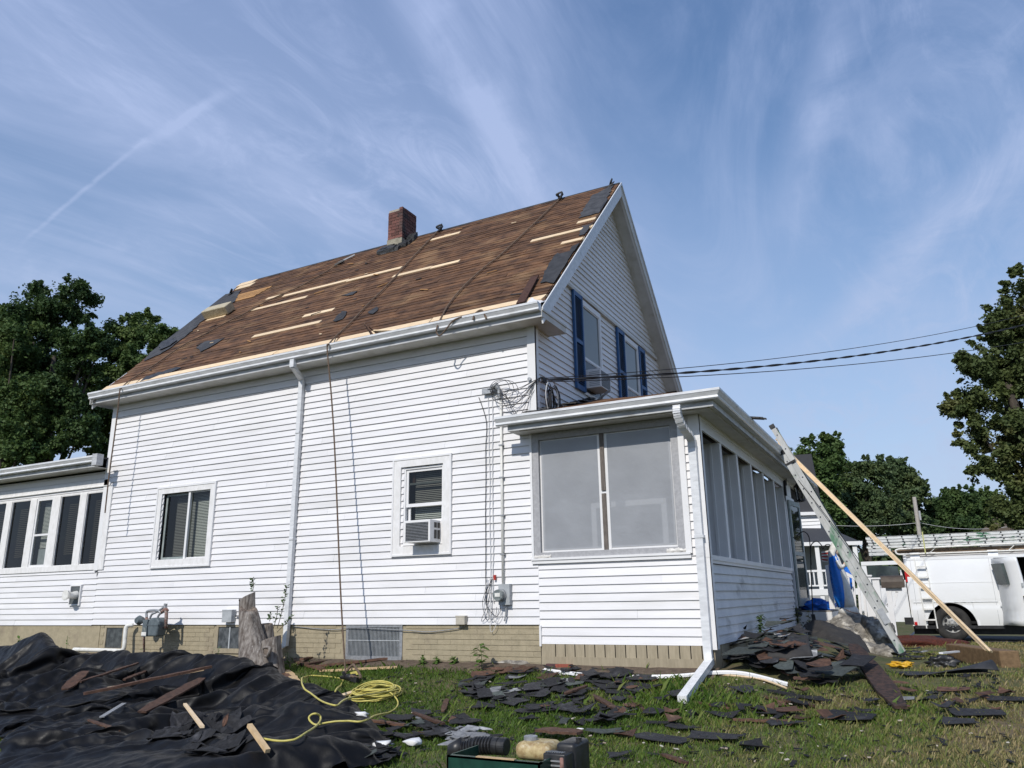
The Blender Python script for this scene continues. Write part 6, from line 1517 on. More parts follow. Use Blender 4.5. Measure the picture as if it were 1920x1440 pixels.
# big masses
ridge([(-60,1225,-1.5),(25,1222,-1.5),(72,1202,-1.6),(92,1228,-1.9)],.34)
ridge([(-60,1290,-2.6),(60,1285,-2.7),(150,1282,-2.9),(215,1310,-3.2),(265,1350,-3.5)],.55,1.0)
ridge([(-120,1340,-3.4),(30,1330,-3.6),(120,1345,-3.8),(230,1385,-4.2)],.6,.9)
ridge([(150,1238,-1.7),(250,1236,-1.8),(330,1240,-1.8)],.30,.9)
ridge([(330,1262,-2.2),(430,1250,-2.1),(470,1262,-2.1),(520,1290,-2.4)],.34)
ridge([(470,1300,-2.7),(560,1300,-2.7),(640,1330,-3.1),(690,1368,-3.6)],.38)
ridge([(440,1345,-3.6),(560,1350,-3.8),(640,1360,-3.9)],.30,.8)
ridge([(300,1400,-4.6),(420,1395,-4.7),(520,1400,-4.8),(680,1402,-4.6)],.42,.9)
ridge([(120,1420,-5.0),(260,1425,-5.1),(420,1440,-5.4)],.5,.9)
# flat hollow filled with scraps
hc=[PG(*q) for q in((350,1340),(440,1330),(470,1380),(400,1425),(280,1415),(300,1360))]
hi,hd_=poly_in(X,Y,[(p.x,p.y) for p in hc]); fl_=np.where(hi,np.clip(hd_/.25,0,1),0); H=H*(1-.86*fl_)+.02*fl_
H*=1.18
edge=np.clip(dd_/.20,0,1); edge=edge*edge*(3-2*edge); H=H*edge
GZ=np.vectorize(gz)(X,Y); Zt=GZ+H
cj=2; Xc,Yc,Zc=X[::cj,::cj],Y[::cj,::cj],Zt[::cj,::cj]
def tarp_sheet():
    """the sheet is let fall over the mound and grown a little, so that it buckles into real folds"""
    nj,ni=Xc.shape
    V=np.stack([Xc,Yc,Zc],-1).reshape(-1,3); Fc=[(j*ni+i,j*ni+i+1,(j+1)*ni+i+1,(j+1)*ni+i) for j in range(nj-1) for i in range(ni-1)]
    g=meshobj('mound',V,Fc,tarpm); g.modifiers.new('c','COLLISION'); g.collision.thickness_outer=.012; g.collision.cloth_friction=40; g.collision.damping=.6
    r=np.random.default_rng(4)
    st=.047; xs2=np.arange(xs[0],xs[-1],st); ys2=np.arange(ys[0],ys[-1],st); X2,Y2_=np.meshgrid(xs2,ys2)
    in2,d2=poly_in(X2+.05*nz2(X2,Y2_,3,5),Y2_+.05*nz2(X2,Y2_,3,6),TP)
    jj=np.clip(((Y2_-ys[0])/st_).round().astype(int),0,len(ys)-1); ii=np.clip(((X2-xs[0])/st_).round().astype(int),0,len(xs)-1)
    Z2=Zt[jj,ii]+.07+.05*nz2(X2,Y2_,2.6,7)+.006*r.normal(size=X2.shape)
    idn=-np.ones(X2.shape,int); VV=[]; FF=[]
    def vid(j,i):
        if idn[j,i]<0: idn[j,i]=len(VV); VV.append((X2[j,i],Y2_[j,i],Z2[j,i]))
        return int(idn[j,i])
    for j in range(X2.shape[0]-1):
        for i in range(X2.shape[1]-1):
            if in2[j,i] and in2[j+1,i] and in2[j,i+1] and in2[j+1,i+1] and d2[j,i]>.30: FF.append((vid(j,i),vid(j,i+1),vid(j+1,i+1),vid(j+1,i)))
    o=meshobj('tarp',VV,FF,tarpm,smooth=True); m=o.modifiers.new('cloth','CLOTH'); c=m.settings
    c.quality=5; c.mass=.35; c.tension_stiffness=18; c.compression_stiffness=18; c.shear_stiffness=6; c.bending_stiffness=.9; c.air_damping=2.0
    c.tension_damping=8; c.compression_damping=8; c.shear_damping=8; c.bending_damping=1; c.shrink_min=-.33; c.shrink_max=-.33
    m.collision_settings.distance_min=.012; m.collision_settings.collision_quality=2; m.collision_settings.use_self_collision=False
    sc.frame_start=1; sc.frame_end=60; m.point_cache.frame_start=1; m.point_cache.frame_end=60
    import time; t0=time.time()
    for f in range(1,TARP_FRAMES+1): sc.frame_set(f)
    dg=bpy.context.evaluated_depsgraph_get(); ev=o.evaluated_get(dg); me=bpy.data.meshes.new_from_object(ev)
    print('tarp sim',time.time()-t0,len(VV))
    P=np.zeros(len(me.vertices)*3); me.vertices.foreach_get('co',P); P=P.reshape(-1,3)+np.array(o.location)
    bpy.data.objects.remove(o); bpy.data.objects.remove(g); sc.frame_set(1)
    return P,FF
TARP_FRAMES=36
TV,TF=tarp_sheet()
c0=Vector(TV.mean(0)); c0.z=.3
tarp=meshobj('tarp',TV,TF,tarpm,None,smooth=True,origin=c0); tag(tarp,'heap of crumpled black tarpaulin spread over the front left lawn','tarp')
md=tarp.modifiers.new('s','SUBSURF'); md.levels=md.render_levels=2
from mathutils.bvhtree import BVHTree
bvh=BVHTree.FromPolygons([tuple(p) for p in TV],TF)
def tz(x,y):
    h=bvh.ray_cast(Vector((x,y,5)),Vector((0,0,-1)))
    g=gz(x,y)
    return max(h[0].z,g) if h[0] is not None else g
def PT(px,py,h=0):
    d=ray(px,py); t=4.
    while t<60:
        p=CAM+d*t
        if p.z<tz(p.x,p.y)+h: return p
        t+=.03
    return p
# ================================================================ scraps and boards
rs=random.Random(21)
def scrap_mesh(c,sx,sy,rot,tilt=0,curl=.02,th=.006,seed=0,nv=9,jag=.30,rect=True,ground=gz):
    r=random.Random(seed); base=[]
    if rect:
        cs=[(-1,-1),(0,-1.0),(1,-1),(1,0),(1,1),(.1,1.0),(-1,1),(-1,.1)]
        base=[(x*sx/2*(1+r.uniform(-jag,jag*.4)),y*sy/2*(1+r.uniform(-jag,jag*.4))) for x,y in cs]
    else:
        base=[(math.cos(2*math.pi*k/nv)*sx/2*(1+r.uniform(-.35,.1)),math.sin(2*math.pi*k/nv)*sy/2*(1+r.uniform(-.35,.1))) for k in range(nv)]
    n=len(base); ca,sa=math.cos(rot),math.sin(rot); a1=r.uniform(0,6.28)
    def T(x,y,dz):
        X_=c[0]+x*ca-y*sa; Y_=c[1]+x*sa+y*ca; k=(x*math.cos(a1)+y*math.sin(a1))/(max(sx,sy)/2)
        return (X_,Y_,ground(X_,Y_)+c[2]+dz+curl*k*k+tilt*x)
    V=[T(x,y,0) for x,y in base]+[T(x*.5,y*.5,r.uniform(-.004,.006)) for x,y in base]+[T(0,0,0)]
    V2=[(p[0],p[1],p[2]+th) for p in V]; m=len(V); Fc=[]
    for k in range(n):
        k2=(k+1)%n; Fc+=[(m+k,m+k2,m+n+k2,m+n+k),(m+n+k,m+n+k2,m+2*n),(k2,k,n+k,n+k2),(n+k2,n+k,2*n),(k,k2,m+k2,m+k)]
    return V2 and (V+V2,Fc)
def scrap(px,py,sx,sy,rot,mat,label,name='shingle_scrap',cat='shingle scrap',group=None,h=.03,curl=.02,tilt=0,rect=True,seed=None,th=.006,ground=gz,at=None):
    p=at if at is not None else PG(px,py)
    sd=seed if seed is not None else rs.randint(0,99999)
    V,Fc=scrap_mesh((p.x,p.y,h),sx,sy,rot,tilt,curl,th,sd,rect=rect,ground=ground)
    o=meshobj(name,V,Fc,mat,None,origin=(p.x,p.y,min(v[2] for v in V))); return tag(o,label,cat,group)
big=[ # px,py,sx,sy,rot,mat,label
 (1238,1392,.52,.24,-.25,shing,'black torn shingle by itself in the front grass below the downspout'),
 (1342,1390,.46,.22,.15,shing,'large dark shingle right of centre in the front grass'),
 (1412,1408,.22,.20,.4,shing,'small triangular black shingle near the bottom right grass'),
 (1278,1372,.36,.12,-.4,shing,'narrow bent black shingle above the two large front ones'),
 (1237,1363,.28,.10,.1,shing,'thin flat shingle left of the bent one in the grass'),
 (1355,1348,.30,.16,-.1,shing,'dark shingle with a brown sliver lying on it'),
 (1445,1342,.34,.2,-.2,shing,'folded black shingle in the grass below the white strip end'),
 (1474,1364,.32,.14,.3,shing,'black shingle strip right of the brown lath in the lawn'),
 (1394,1300,.26,.2,-.8,shing,'twisted black shingle under the long white strip'),
 (1598,1352,.50,.28,-.05,shing,'large flat black shingle in the right part of the lawn'),
 (1838,1344,.50,.24,.15,shing,'jagged dark shingle at the far right of the lawn'),
 (1800,1362,.30,.16,.1,shing,'small shingle just left of the jagged one at far right'),
 (1140,1260,.44,.10,.05,shing,'low shingle strip against the lattice boards'),
 (1132,1380,.40,.18,.25,shinggreen,'long grey-green shingle lying in the middle of the front lawn'),
 (1172,1386,.20,.20,.05,brownw,'small square brown wood block in the front lawn'),
 (1216,1285,.22,.14,.1,brownw,'tan wooden block end beside the downspout'),
 (980,1262,.42,.16,.3,shing,'dark shingle at the upper left of the scattered scraps'),
 (905,1332,.30,.20,-.2,shing,'black shingle in the grass right of the hose coil'),
 (930,1312,.5,.12,.5,shing,'long thin felt strip across the scrap field'),
 (1162,1424,.12,.22,-.8,shing,'small dark sliver standing in the bottom centre grass'),
 (1525,1318,.20,.12,.2,shing,'small dark scrap with a pale splinter'),
 (1790,1300,.34,.14,.1,brownw,'brown lath piece in the right lawn'),
 (1690,1318,.30,.14,.2,shinggrey,'pale shingle piece in the dry grass'),
 (1900,1318,.5,.12,.05,shing,'flat felt strip at the right edge of the lawn'),
 (885,1293,.34,.22,.3,shinggreen,'grey-green shingle near the small maple seedling'),
 (950,1303,.5,.10,.65,shinggrey,'pale grey strip crossing the scrap field'),
 (1005,1340,.44,.16,.5,shing,'dark slab leaning on other scraps in the field'),
]
for b in big: scrap(*b[:5],b[5],b[6],curl=.03,h=.035)
DONE=set(); STF=[]
def cluster(n,cx_,cy_,rx,ry,where,group,mats,smin=.14,smax=.42,seedv=0,ground=gz,hl=(.015,.07)):
    """the larger half of each patch as things of their own, the smaller ones joined as crumbs"""
    r=random.Random(seedv); it=[]
    for k in range(n):
        a=r.uniform(0,6.283); q=math.sqrt(r.random()); px=cx_+rx*q*math.cos(a); py=cy_+ry*q*math.sin(a)
        s=r.uniform(smin,smax); it.append((s,px,py,r.uniform(.3,.75),r.uniform(0,3.14),r.choices([m for m,_ in mats],[w_ for _,w_ in mats])[0],r.uniform(*hl),r.uniform(0,.05),r.uniform(-.10,.10),r.random()<.75,r.randint(0,9999)))
    it.sort(key=lambda t:-t[0]); keep=int(round(n*.52)); used={}
    for k,(s,px,py,asp,rot,m,h,cu,ti,rec,sd) in enumerate(it):
        p=PG(px,py) if ground is gz else PT(px,py)
        if k>=keep:
            STF.append((scrap_mesh((p.x,p.y,h),s,s*asp,rot,ti,cu,.006,sd,rect=rec,ground=ground),m)); continue
        dx,dy=(px-cx_)/rx,(py-cy_)/ry
        pos=('far ' if abs(dx)>.7 else '')+('left' if dx<-.22 else 'right' if dx>.22 else 'middle')+' '+('rear' if dy<-.3 else 'front' if dy>.3 else 'centre')
        colr={shing:'black',shinggreen:'green-grey',brownw:'brown wooden',shinggrey:'pale grey'}[m]; shp=('long ' if asp<.42 else 'square ' if asp>.62 else '')+('large' if s>smin+(smax-smin)*.75 else 'small' if s<smin+(smax-smin)*.5 else 'mid-sized')
        lab=f"{shp} {colr} scrap at {pos} of {where}"
        if lab in used: used[lab]+=1; lab=lab.replace('scrap at',['scrap','torn piece','ragged piece','flat piece','bent piece','curled piece','chip'][min(used[lab],6)]+' at') 
        else: used[lab]=0
        while lab in DONE: lab=lab.replace('scrap','piece',1) if 'scrap at' in lab else lab.replace(' at ',' lying at ',1) if ' lying at ' not in lab else lab.replace(' lying at ',' bent over at ',1) if 'bent' not in lab else lab+' too'
        DONE.add(lab)
        if len(lab.replace('-',' ').split())>16: lab=lab.split(' ',1)[1]
        scrap(px,py,s,s*asp,rot,m,lab,name='lath_scrap' if m is brownw else 'shingle_scrap',cat='scrap',group=group,h=h,curl=cu*(1.6 if 'heap' in where else .9),tilt=ti*(1.5 if 'heap' in where else .7),rect=rec,seed=sd,ground=ground,at=p)
dk_=[(shing,7),(shinggreen,1.2),(brownw,1.2),(shinggrey,.5)]
cluster(46,960,1292,85,32,'the patch by the hose coil','scraps in the patch right of the hose coil',dk_,seedv=1)
cluster(44,1130,1292,95,26,'the patch before the porch skirt','scraps in front of the porch skirt',dk_,seedv=2)
cluster(26,1080,1345,110,22,'the mid-lawn scraps','scraps in the middle of the front lawn',dk_,seedv=3,smax=.32)
cluster(38,800,1372,85,26,'the scraps behind the compressor','scraps between tarp and compressor',dk_,seedv=4,smax=.36)
cluster(34,690,1412,60,28,'the pile at the tarp end','scraps at the lower right edge of the tarp',[(shing,9),(shinggreen,1)],seedv=5,smax=.40,hl=(.02,.10))
cluster(16,890,1395,50,18,'the pale pile by the corrugated hose','pale shingle backs beside the corrugated hose',[(shinggrey,3),(shing,1)],seedv=6,smax=.34,hl=(.03,.09))
cluster(110,1432,1228,92,34,'the heap at the porch corner','shingles heaped against the porch corner',[(shing,6),(shinggreen,2),(brownw,1.6),(shinggrey,.6)],smin=.2,smax=.5,seedv=7,hl=(.03,.30))
cluster(56,1530,1256,95,38,'the heap below the draped felt','shingles heaped below the draped felt',[(shing,5),(shinggreen,2),(brownw,1.6)],smin=.2,smax=.5,seedv=8,hl=(.03,.20))
cluster(22,1490,1330,150,40,'the dry grass below the heap','small scraps in the dry grass below the heap',[(shing,4),(brownw,3)],smin=.10,smax=.26,seedv=9)
cluster(18,1780,1315,130,40,'the far right lawn','small scraps in the right part of the lawn',[(shing,4),(brownw,2)],smin=.10,smax=.26,seedv=10)
cluster(16,1740,1235,60,16,'the strip between ladder and timber','scraps between ladder foot and timber',[(shing,4),(shinggrey,1)],smin=.15,smax=.4,seedv=11)
cluster(14,1260,1330,110,50,'the grass by the downspout end','small scraps near the end of the downspout',[(shing,4),(brownw,2)],smin=.10,smax=.26,seedv=12)
cluster(34,380,1385,85,34,'the hollow of the tarp','scraps in the hollow of the tarp',[(shing,8),(shinggrey,.6),(brownw,.6)],seedv=13,smax=.36,ground=tz,hl=(.01,.04))
cluster(10,560,1300,30,18,'the ground right of the stump','scraps at the foot of the stump',[(shing,3),(brownw,2)],seedv=14,smax=.3)
cluster(12,1020,1262,110,8,'the soil by the foundation','scraps along the foundation',[(shing,3),(brownw,2)],seedv=15,smin=.08,smax=.3)
for m in (shing,shinggreen,brownw,shinggrey):
    mb=MB()
    for (V,Fc),mm in STF:
        if mm is m: mb.add(V,Fc)
    if mb.v: tag(mb.build('scrap_litter',m,None),'small torn roofing scraps strewn between the larger ones','litter',kind='stuff')
# tiny bright chips nobody could count
cr=random.Random(31); mb=MB()
for k in range(110):
    px=cr.uniform(520,1900); py=cr.uniform(1262,1438)
    if px>1500 and py<1290: continue
    p=PG(px,py); s=cr.uniform(.006,.02); a=cr.uniform(0,3.14); d=Vector((math.cos(a),math.sin(a),cr.uniform(-.2,.2)))*s; n_=Vector((-math.sin(a),math.cos(a),.1))*s*.6
    mb.obox(p+Vector((0,0,.035)),d,n_,(0,0,.003))
tag(mb.build('chip_litter',M('pale_chips',(.62,.58,.50),(.35,.27,.2),3,rough=.8),None),'pale chips and clover heads sprinkled through the grass','litter',kind='stuff')
mb=MB()
for k in range(900):
    px=cr.uniform(520,1900); py=cr.uniform(1256,1438)
    if cr.random()<.5: px=cr.gauss(1050,150); py=cr.gauss(1305,28)
    if py>1439 or py<1256: continue
    p=PG(px,py); s=cr.uniform(.012,.05); a=cr.uniform(0,3.14); d=Vector((math.cos(a),math.sin(a),cr.uniform(-.3,.3)))*s; n_=Vector((-math.sin(a),math.cos(a),.1))*s*.4
    mb.obox(p+Vector((0,0,.02)),d,n_,(0,0,.003))
tag(mb.build('shingle_crumbs',shing,None),'dark shingle crumbs sprinkled through the grass','litter',kind='stuff')
def board(p0,p1,w_,t_,mat,label,name='loose_board',cat='board',ground='t',h0=.03,h1=.03,group=None,y=None,up=(0,0,1),jag=0):
    f=PT if ground=='t' else PG
    a=f(*p0)+Vector((0,0,h0)); b=f(*p1)+Vector((0,0,h1)); mb=MB()
    if jag:
        n=10; d=(b-a); L_=d.length; d.normalize(); s=d.cross(Vector(up)).normalized(); u=s.cross(d); r=random.Random(jag); V=[];Fc=[]
        for i in range(n+1):
            t=i/n; e=.55+.45*min(1,min(t,1-t)*6); l=w_/2*e*(1+r.uniform(-.12,.10)); q=w_/2*e*(1+r.uniform(-.12,.10)); c=a+d*L_*t+u*r.uniform(-.004,.004)
            V+=[c-s*l-u*t_/2,c+s*q-u*t_/2,c+s*q+u*t_/2,c-s*l+u*t_/2]
        for i in range(n):
            for k in range(4): Fc.append((i*4+k,i*4+(k+1)%4,(i+1)*4+(k+1)%4,(i+1)*4+k))
        Fc+=[(3,2,1,0),(n*4,n*4+1,n*4+2,n*4+3)]; mb.add(V,Fc)
    else: mb.bar(a,b,w_,t_,up)
    return single(mb,name,mat,label,cat,group)
board((155,1318),(395,1268),.09,.03,brownw,'longest thin brown lath lying over the tarp',h0=.10,h1=.12,jag=1)
board((265,1344),(378,1288),.17,.02,brownw,'wide dark brown plank angled over the middle of the tarp',h0=.05,h1=.10,jag=2)
board((120,1302),(158,1274),.15,.02,brownw,'short split brown shake on the left of the tarp',h0=.06,h1=.10,jag=3)
board((150,1286),(258,1252),.06,.02,brownw,'thin dark lath at the upper left of the tarp',h0=.05,h1=.06,jag=4)
board((345,1338),(378,1379),.035,.02,newwood,'short pale stick lying in the hollow of the tarp',h0=.10,h1=.07)
board((360,1256),(416,1261),.08,.02,newwood,'pale pointed board lying left of the stump',ground='g',h0=.22,h1=.22)
board((332,1251),(440,1251),.05,.02,ply,'thin tan strip lying on the grass left of the stump',ground='g',h0=.12,h1=.12)
board((200,1306),(380,1276),.04,.015,newwood,'narrow pale strip edge lying beside the long lath',h0=.10,h1=.13)
board((606,1325),(664,1305),.10,.02,newwood,'pale board between the tarp and the hose coil',ground='g',h0=.06,h1=.05)
board((465,1400),(500,1440),.04,.03,ply,'thin tan stick at the bottom edge of the tarp',h0=.16,h1=.12)
board((644,1439),(664,1428),.10,.02,brownw,'brown block end at the bottom of the photo near the tarp',ground='g',h0=.10,h1=.10)
board((165,1356),(226,1376),.05,.015,brownw,'small reddish splinter on the lower left of the tarp',h0=.03,h1=.03,jag=5)
board((190,1352),(232,1326),.05,.012,galv,'grey strap of edging on the left of the tarp',h0=.04,h1=.04)
board((232,1282),(272,1266),.07,.02,brownw,'short brown scrap near the top of the tarp',h0=.05,h1=.05,jag=6)
# pile of long boards under the rope
for k,(q0,q1,m_,lab) in enumerate((((565,1248),(700,1226),brownw,'uppermost dark board in the pile below the basement window'),((575,1255),(724,1233),brownw,'second dark board in the pile below the basement window'),((590,1256),(745,1243),brownw,'third board of the pile, split at its right end'),((600,1262),(745,1258),ply,'thin reddish-tan lath lying lowest in the pile'),((552,1243),(606,1262),brownw,'short brown board crossing the left end of the pile'),((700,1232),(748,1226),brownw,'wide brown board end at the right of the pile'),((548,1238),(640,1240),shing,'black felt strip behind the left of the pile'),((525,1258),(548,1290),brownw,'brown split board right of the stump foot'),((538,1262),(560,1292),ply,'pale streaked board right of the stump foot'))):
    board(q0,q1,.12 if k not in(3,) else .06,.03,m_,lab,ground='g',h0=.03+.02*(k<3)*(3-k),h1=.05+.03*(k<3)*(3-k),jag=20+k)
board((1485,1358),(1375,1356),.07,.02,brownw,'brown lath in the grass left of the black strip',ground='g',jag=31)
board((1240,1422),(1290,1438),.05,.02,brownw,'thin dark lath running off the bottom of the photo',ground='g',jag=32)
board((1302,1322),(1368,1335),.04,.02,brownw,'thin dark stick right of the downspout end',ground='g',jag=33)
board((1435,1312),(1530,1330),.07,.02,brownw,'long brown lath across the grass below the heap',ground='g',jag=34)
board((1440,1300),(1560,1320),.06,.02,shing,'long dark strip behind the brown lath below the heap',ground='g',jag=35)
board((1180,1312),(1206,1338),.06,.02,brownw,'short brown lath left of the downspout end',ground='g',jag=36)
board((1100,1300),(1060,1318),.07,.02,brownw,'tan-brown lath lying on the scrap patch',ground='g',jag=37,h0=.08,h1=.1)
board((775,1352),(832,1374),.06,.02,brownw,'brown lath in the scraps left of the compressor',ground='g',jag=38,h0=.08,h1=.08)
board((690,1362),(760,1372),.07,.02,brownw,'brown lath at the right edge of the tarp',ground='g',jag=39,h0=.06,h1=.06)
board((1010,1385),(1088,1392),.22,.02,brownw,'wide brown shake lying behind the fuel tank',ground='g',jag=40,h0=.08,h1=.08)
board((838,1316),(830,1340),.06,.02,brownw,'short brown stick in the grass right of the coil',ground='g',jag=41)
board((1112,1316),(1160,1345),.07,.02,brownw,'dark brown lath crossing the middle scraps',ground='g',jag=42,h0=.07,h1=.07)
# big plank with tar on the right heap
board((1604,1250),(1690,1338),.21,.03,M('tarred_plank',(.075,.042,.03),(.022,.016,.014),20,rough=.85,bump=.006,bscale=40),'broad dark plank with old tar sloping down from the heap',ground='g',h0=.26,h1=.05,jag=50)
# small solid things along the wall
def block(p,sx,sy,sz_,rot,mat,name,label,cat):
    c,s=math.cos(rot),math.sin(rot); o=single(MB().obox((p.x,p.y,p.z+sz_/2),(c*sx/2,s*sx/2,0),(-s*sy/2,c*sy/2,0),(0,0,sz_/2)),name,mat,label,cat); bevel(o,.006); return o
redb=M('loose_red_brick',(.33,.09,.055),(.22,.06,.04),30,rough=.85,bump=.003)
block(PG(1058,1256,.0),.22,.10,.07,.1,redb,'loose_brick','red brick lying against the porch skirt','brick'); block(PG(1037,1254),.17,.10,.065,-.15,M('dusky_brick',(.10,.05,.05),(.06,.035,.035),30,rough=.85),'loose_brick','dusky purple brick touching the red one','brick')
p=PG(1112,1256); a=Vector((p.x-.24,p.y+.02,p.z)); single(MB().prism([a,a+Vector((.45,.0,0)),a+Vector((.43,.13,.21)),a+Vector((.35,.14,.235)),a+Vector((.04,.14,.23))],(0,.03,0)),'shingle_slab',shing,'black shingle slab leaning upright on the porch skirt boards','shingle slab')
p=PG(962,1250); lump('flat_stone',(p.x,p.y+.08,p.z-.0),(.42,.16,.085),stone,'low grey stone half buried at the foundation below the meter','stone',seed=3,amp=.25)
p=PG(1345,1215); 
for k,(x,y,lab) in enumerate(((1395,1230,'whitish flashing sheet lying on the heap by the porch corner'),(1470,1226,'small pale flashing scrap on top of the heap'))):
    scrap(x,y,.42 if k==0 else .2,.16,-.5,M('pale_flashing',(.50,.50,.49),(.34,.34,.34),12,rough=.5) if k==0 else bpy.data.materials['pale_flashing'],lab,name='flashing_scrap',cat='flashing',h=.22,curl=.03)
# long bent white strip
pts=[PG(1018,1254,.05),PG(1080,1262,.05),PG(1160,1267,.05),PG(1260,1266,.05),PG(1345,1259,.06),PG(1400,1262,.05),PG(1476,1281,.04)]
P_=spline(pts,6); mb=MB(); V=[];Fc=[]
for p in P_: V+=[p+Vector((0,-.012,-.03)),p+Vector((0,-.012,-.008)),p+Vector((0,.0,-.004)),p+Vector((0,.03,-.006)),p+Vector((0,.034,.008))]
for i in range(len(P_)-1):
    for k in range(4): Fc.append((i*5+k,(i+1)*5+k,(i+1)*5+k+1,i*5+k+1))
mb.add(V,Fc); o=single(mb,'trim_strip',white,'long bent white trim strip lying along the porch corner','trim strip'); md=o.modifiers.new('s','SOLIDIFY'); md.thickness=.006
single(MB().tube(spline([PG(1340,1264,.02),PG(1420,1272,.02),PG(1474,1290,.03)],5),.012,6),'trim_strip',newwood,'thin tan lath lying just behind the white strip end','lath')
# draped felt sheets over the rocks
def drape(name,grid,mat,label,amp=.02,seed=0,th=.012):
    """grid rows of points (top to bottom)"""
    rows=[spline(r_,6) for r_ in grid]; cols_=list(zip(*rows)); fine_=[spline(list(c),5) for c in cols_]; m=len(fine_[0]); n=len(fine_); V=[];Fc=[]
    for j in range(m):
        for i in range(n):
            p=fine_[i][j]; e=(i in(0,n-1)) or (j in(0,m-1)); nn=noise.fractal(p*2.2+Vector((seed,0,0)),.8,2,4)
            V.append(p+Vector((0,-amp*nn,amp*nn*1.2))+(Vector((noise.noise(p*9)*.03,0,noise.noise(p*8+Vector((3,0,0)))*.02)) if e else Vector()))
    for j in range(m-1):
        for i in range(n-1): Fc.append((j*n+i,j*n+i+1,(j+1)*n+i+1,(j+1)*n+i))
    o=meshobj(name,V,Fc,mat,None,smooth=True,origin=V[len(V)//2]); md=o.modifiers.new('s','SOLIDIFY'); md.thickness=th; return tag(o,label,'roofing felt')
def W_(px,py,y): return PY(px,py,y)
feltw=M('weathered_felt',(.032,.030,.029),(.05,.046,.042),6,rough=.8,bump=.004,bscale=30,c3=(.075,.065,.055),s3=5,lo3=.6,hi3=.75)
drape('draped_felt',[[W_(1506,1170,5.2),W_(1540,1166,5.0),W_(1582,1180,4.9),W_(1612,1194,4.8)],[W_(1516,1190,4.5),W_(1558,1186,4.3),W_(1600,1200,4.2),W_(1630,1222,4.2)],[W_(1528,1226,3.8),W_(1575,1220,3.6),W_(1618,1236,3.5),W_(1652,1262,3.6)],[W_(1556,1266,3.0),W_(1600,1272,2.9),W_(1640,1282,2.9),W_(1668,1284,3.0)]],feltw,'large dark felt sheet draped over the boulders beside the porch',amp=.035)
drape('draped_felt',[[W_(1540,1198,4.0),W_(1560,1200,4.0),W_(1580,1204,3.9)],[W_(1556,1225,3.4),W_(1574,1226,3.4),W_(1590,1228,3.4)],[W_(1580,1262,2.9),W_(1592,1262,2.9),W_(1604,1262,2.9)]],shinggreen,'narrow greenish felt strip folded over the large sheet',amp=.02,seed=4)
drape('draped_felt',[[W_(1520,1212,3.5),W_(1545,1205,3.6),W_(1568,1212,3.6)],[W_(1530,1232,3.1),W_(1552,1230,3.1),W_(1572,1232,3.1)],[W_(1545,1250,2.8),W_(1562,1252,2.8),W_(1575,1248,2.8)]],shinggreen,'grey shingle sheet propped on the left of the felt heap',amp=.03,seed=8)
drape('draped_felt',[[PG(1446,1205,.16),PG(1480,1196,.20),PG(1516,1196,.22)],[PG(1440,1224,.20),PG(1478,1218,.26),PG(1520,1220,.24)],[PG(1436,1244,.10),PG(1480,1240,.14),PG(1524,1242,.12)]],feltw,'dark felt sheet lying flat between the porch skirt and the draped felt',amp=.05,seed=31)
drape('draped_felt',[[W_(1478,1235,2.9),W_(1500,1222,3.0),W_(1514,1224,3.0)],[W_(1484,1252,2.6),W_(1502,1246,2.6),W_(1516,1244,2.6)],[W_(1490,1268,2.3),W_(1506,1266,2.3),W_(1520,1262,2.3)]],shinggreen,'curled green-grey felt at the left end of the heap',amp=.03,seed=12)
drape('draped_felt',[[W_(1608,1228,4.2),W_(1630,1232,4.1),W_(1650,1240,4.0)],[W_(1630,1256,3.3),W_(1655,1258,3.3),W_(1680,1266,3.2)],[W_(1648,1276,2.8),W_(1672,1274,2.8),W_(1696,1270,2.9)]],M('dark_green_sheet',(.022,.034,.026),(.035,.045,.036),6,rough=.6),'dark green sheet lying at the right foot of the felt heap',amp=.04,seed=15)
scrap(1508,1262,.45,.28,.5,shinggrey,'upturned pale grey shingle at the front of the heap',h=.16,curl=.12,tilt=.15,th=.01)
scrap(1572,1262,.22,.2,.3,brownw,'bright brown shake standing at the front of the heap',h=.14,curl=.05,tilt=.4,name='wood_shake',cat='wood shake')
scrap(1606,1220,.16,.34,.2,brownw,'reddish split shake lying on the large draped felt',h=.55,curl=.03,name='wood_shake',cat='wood shake')
# rolled felt on the right lawn
a=PG(1700,1272); b=PG(1872,1270); d=(b-a); d.z=0; L_=d.length; d.normalize(); s=Vector((-d.y,d.x,0)); V=[];Fc=[]; n=16;m=14
for i in range(m+1):
    t=i/m
    for j in range(n):
        u=j/(n-1); rr_=.050*t+.02; an=-math.pi*.5+u*math.pi*1.6*(.3+.7*t); base=a+d*L_*t
        wd_=.42*(1-.3*t); x=(1-u)*wd_ if an<-1 else 0
        q=base+s*(wd_*(1-u)*.9+rr_*math.cos(an)*.6)+Vector((0,0,.03+rr_*(1+math.sin(an))*t+.02*noise.noise(base*2+Vector((0,u*2,0)))))
        V.append(q)
for i in range(m):
    for j in range(n-1): Fc.append((i*n+j,(i+1)*n+j,(i+1)*n+j+1,i*n+j+1))
o=meshobj('felt_roll',V,Fc,felt,None,smooth=True,origin=a); md=o.modifiers.new('s','SOLIDIFY'); md.thickness=.008; tag(o,'half unrolled strip of black felt curling at its right end on the lawn','felt roll')
p=PG(1770,1252); lump('black_bag',(p.x,p.y,p.z+.05),(.16,.10,.09),black,'small crumpled black bag behind the felt roll','bag',seed=6,amp=.6)
board((1768,1249),(1800,1245),.05,.02,white,'short white stick resting on the black bag',ground='g',h0=.16,h1=.16,name='white_stick',cat='stick')
ys_=M('yellow_scrap',(.70,.42,.02),(.55,.30,.02),9,rough=.4)
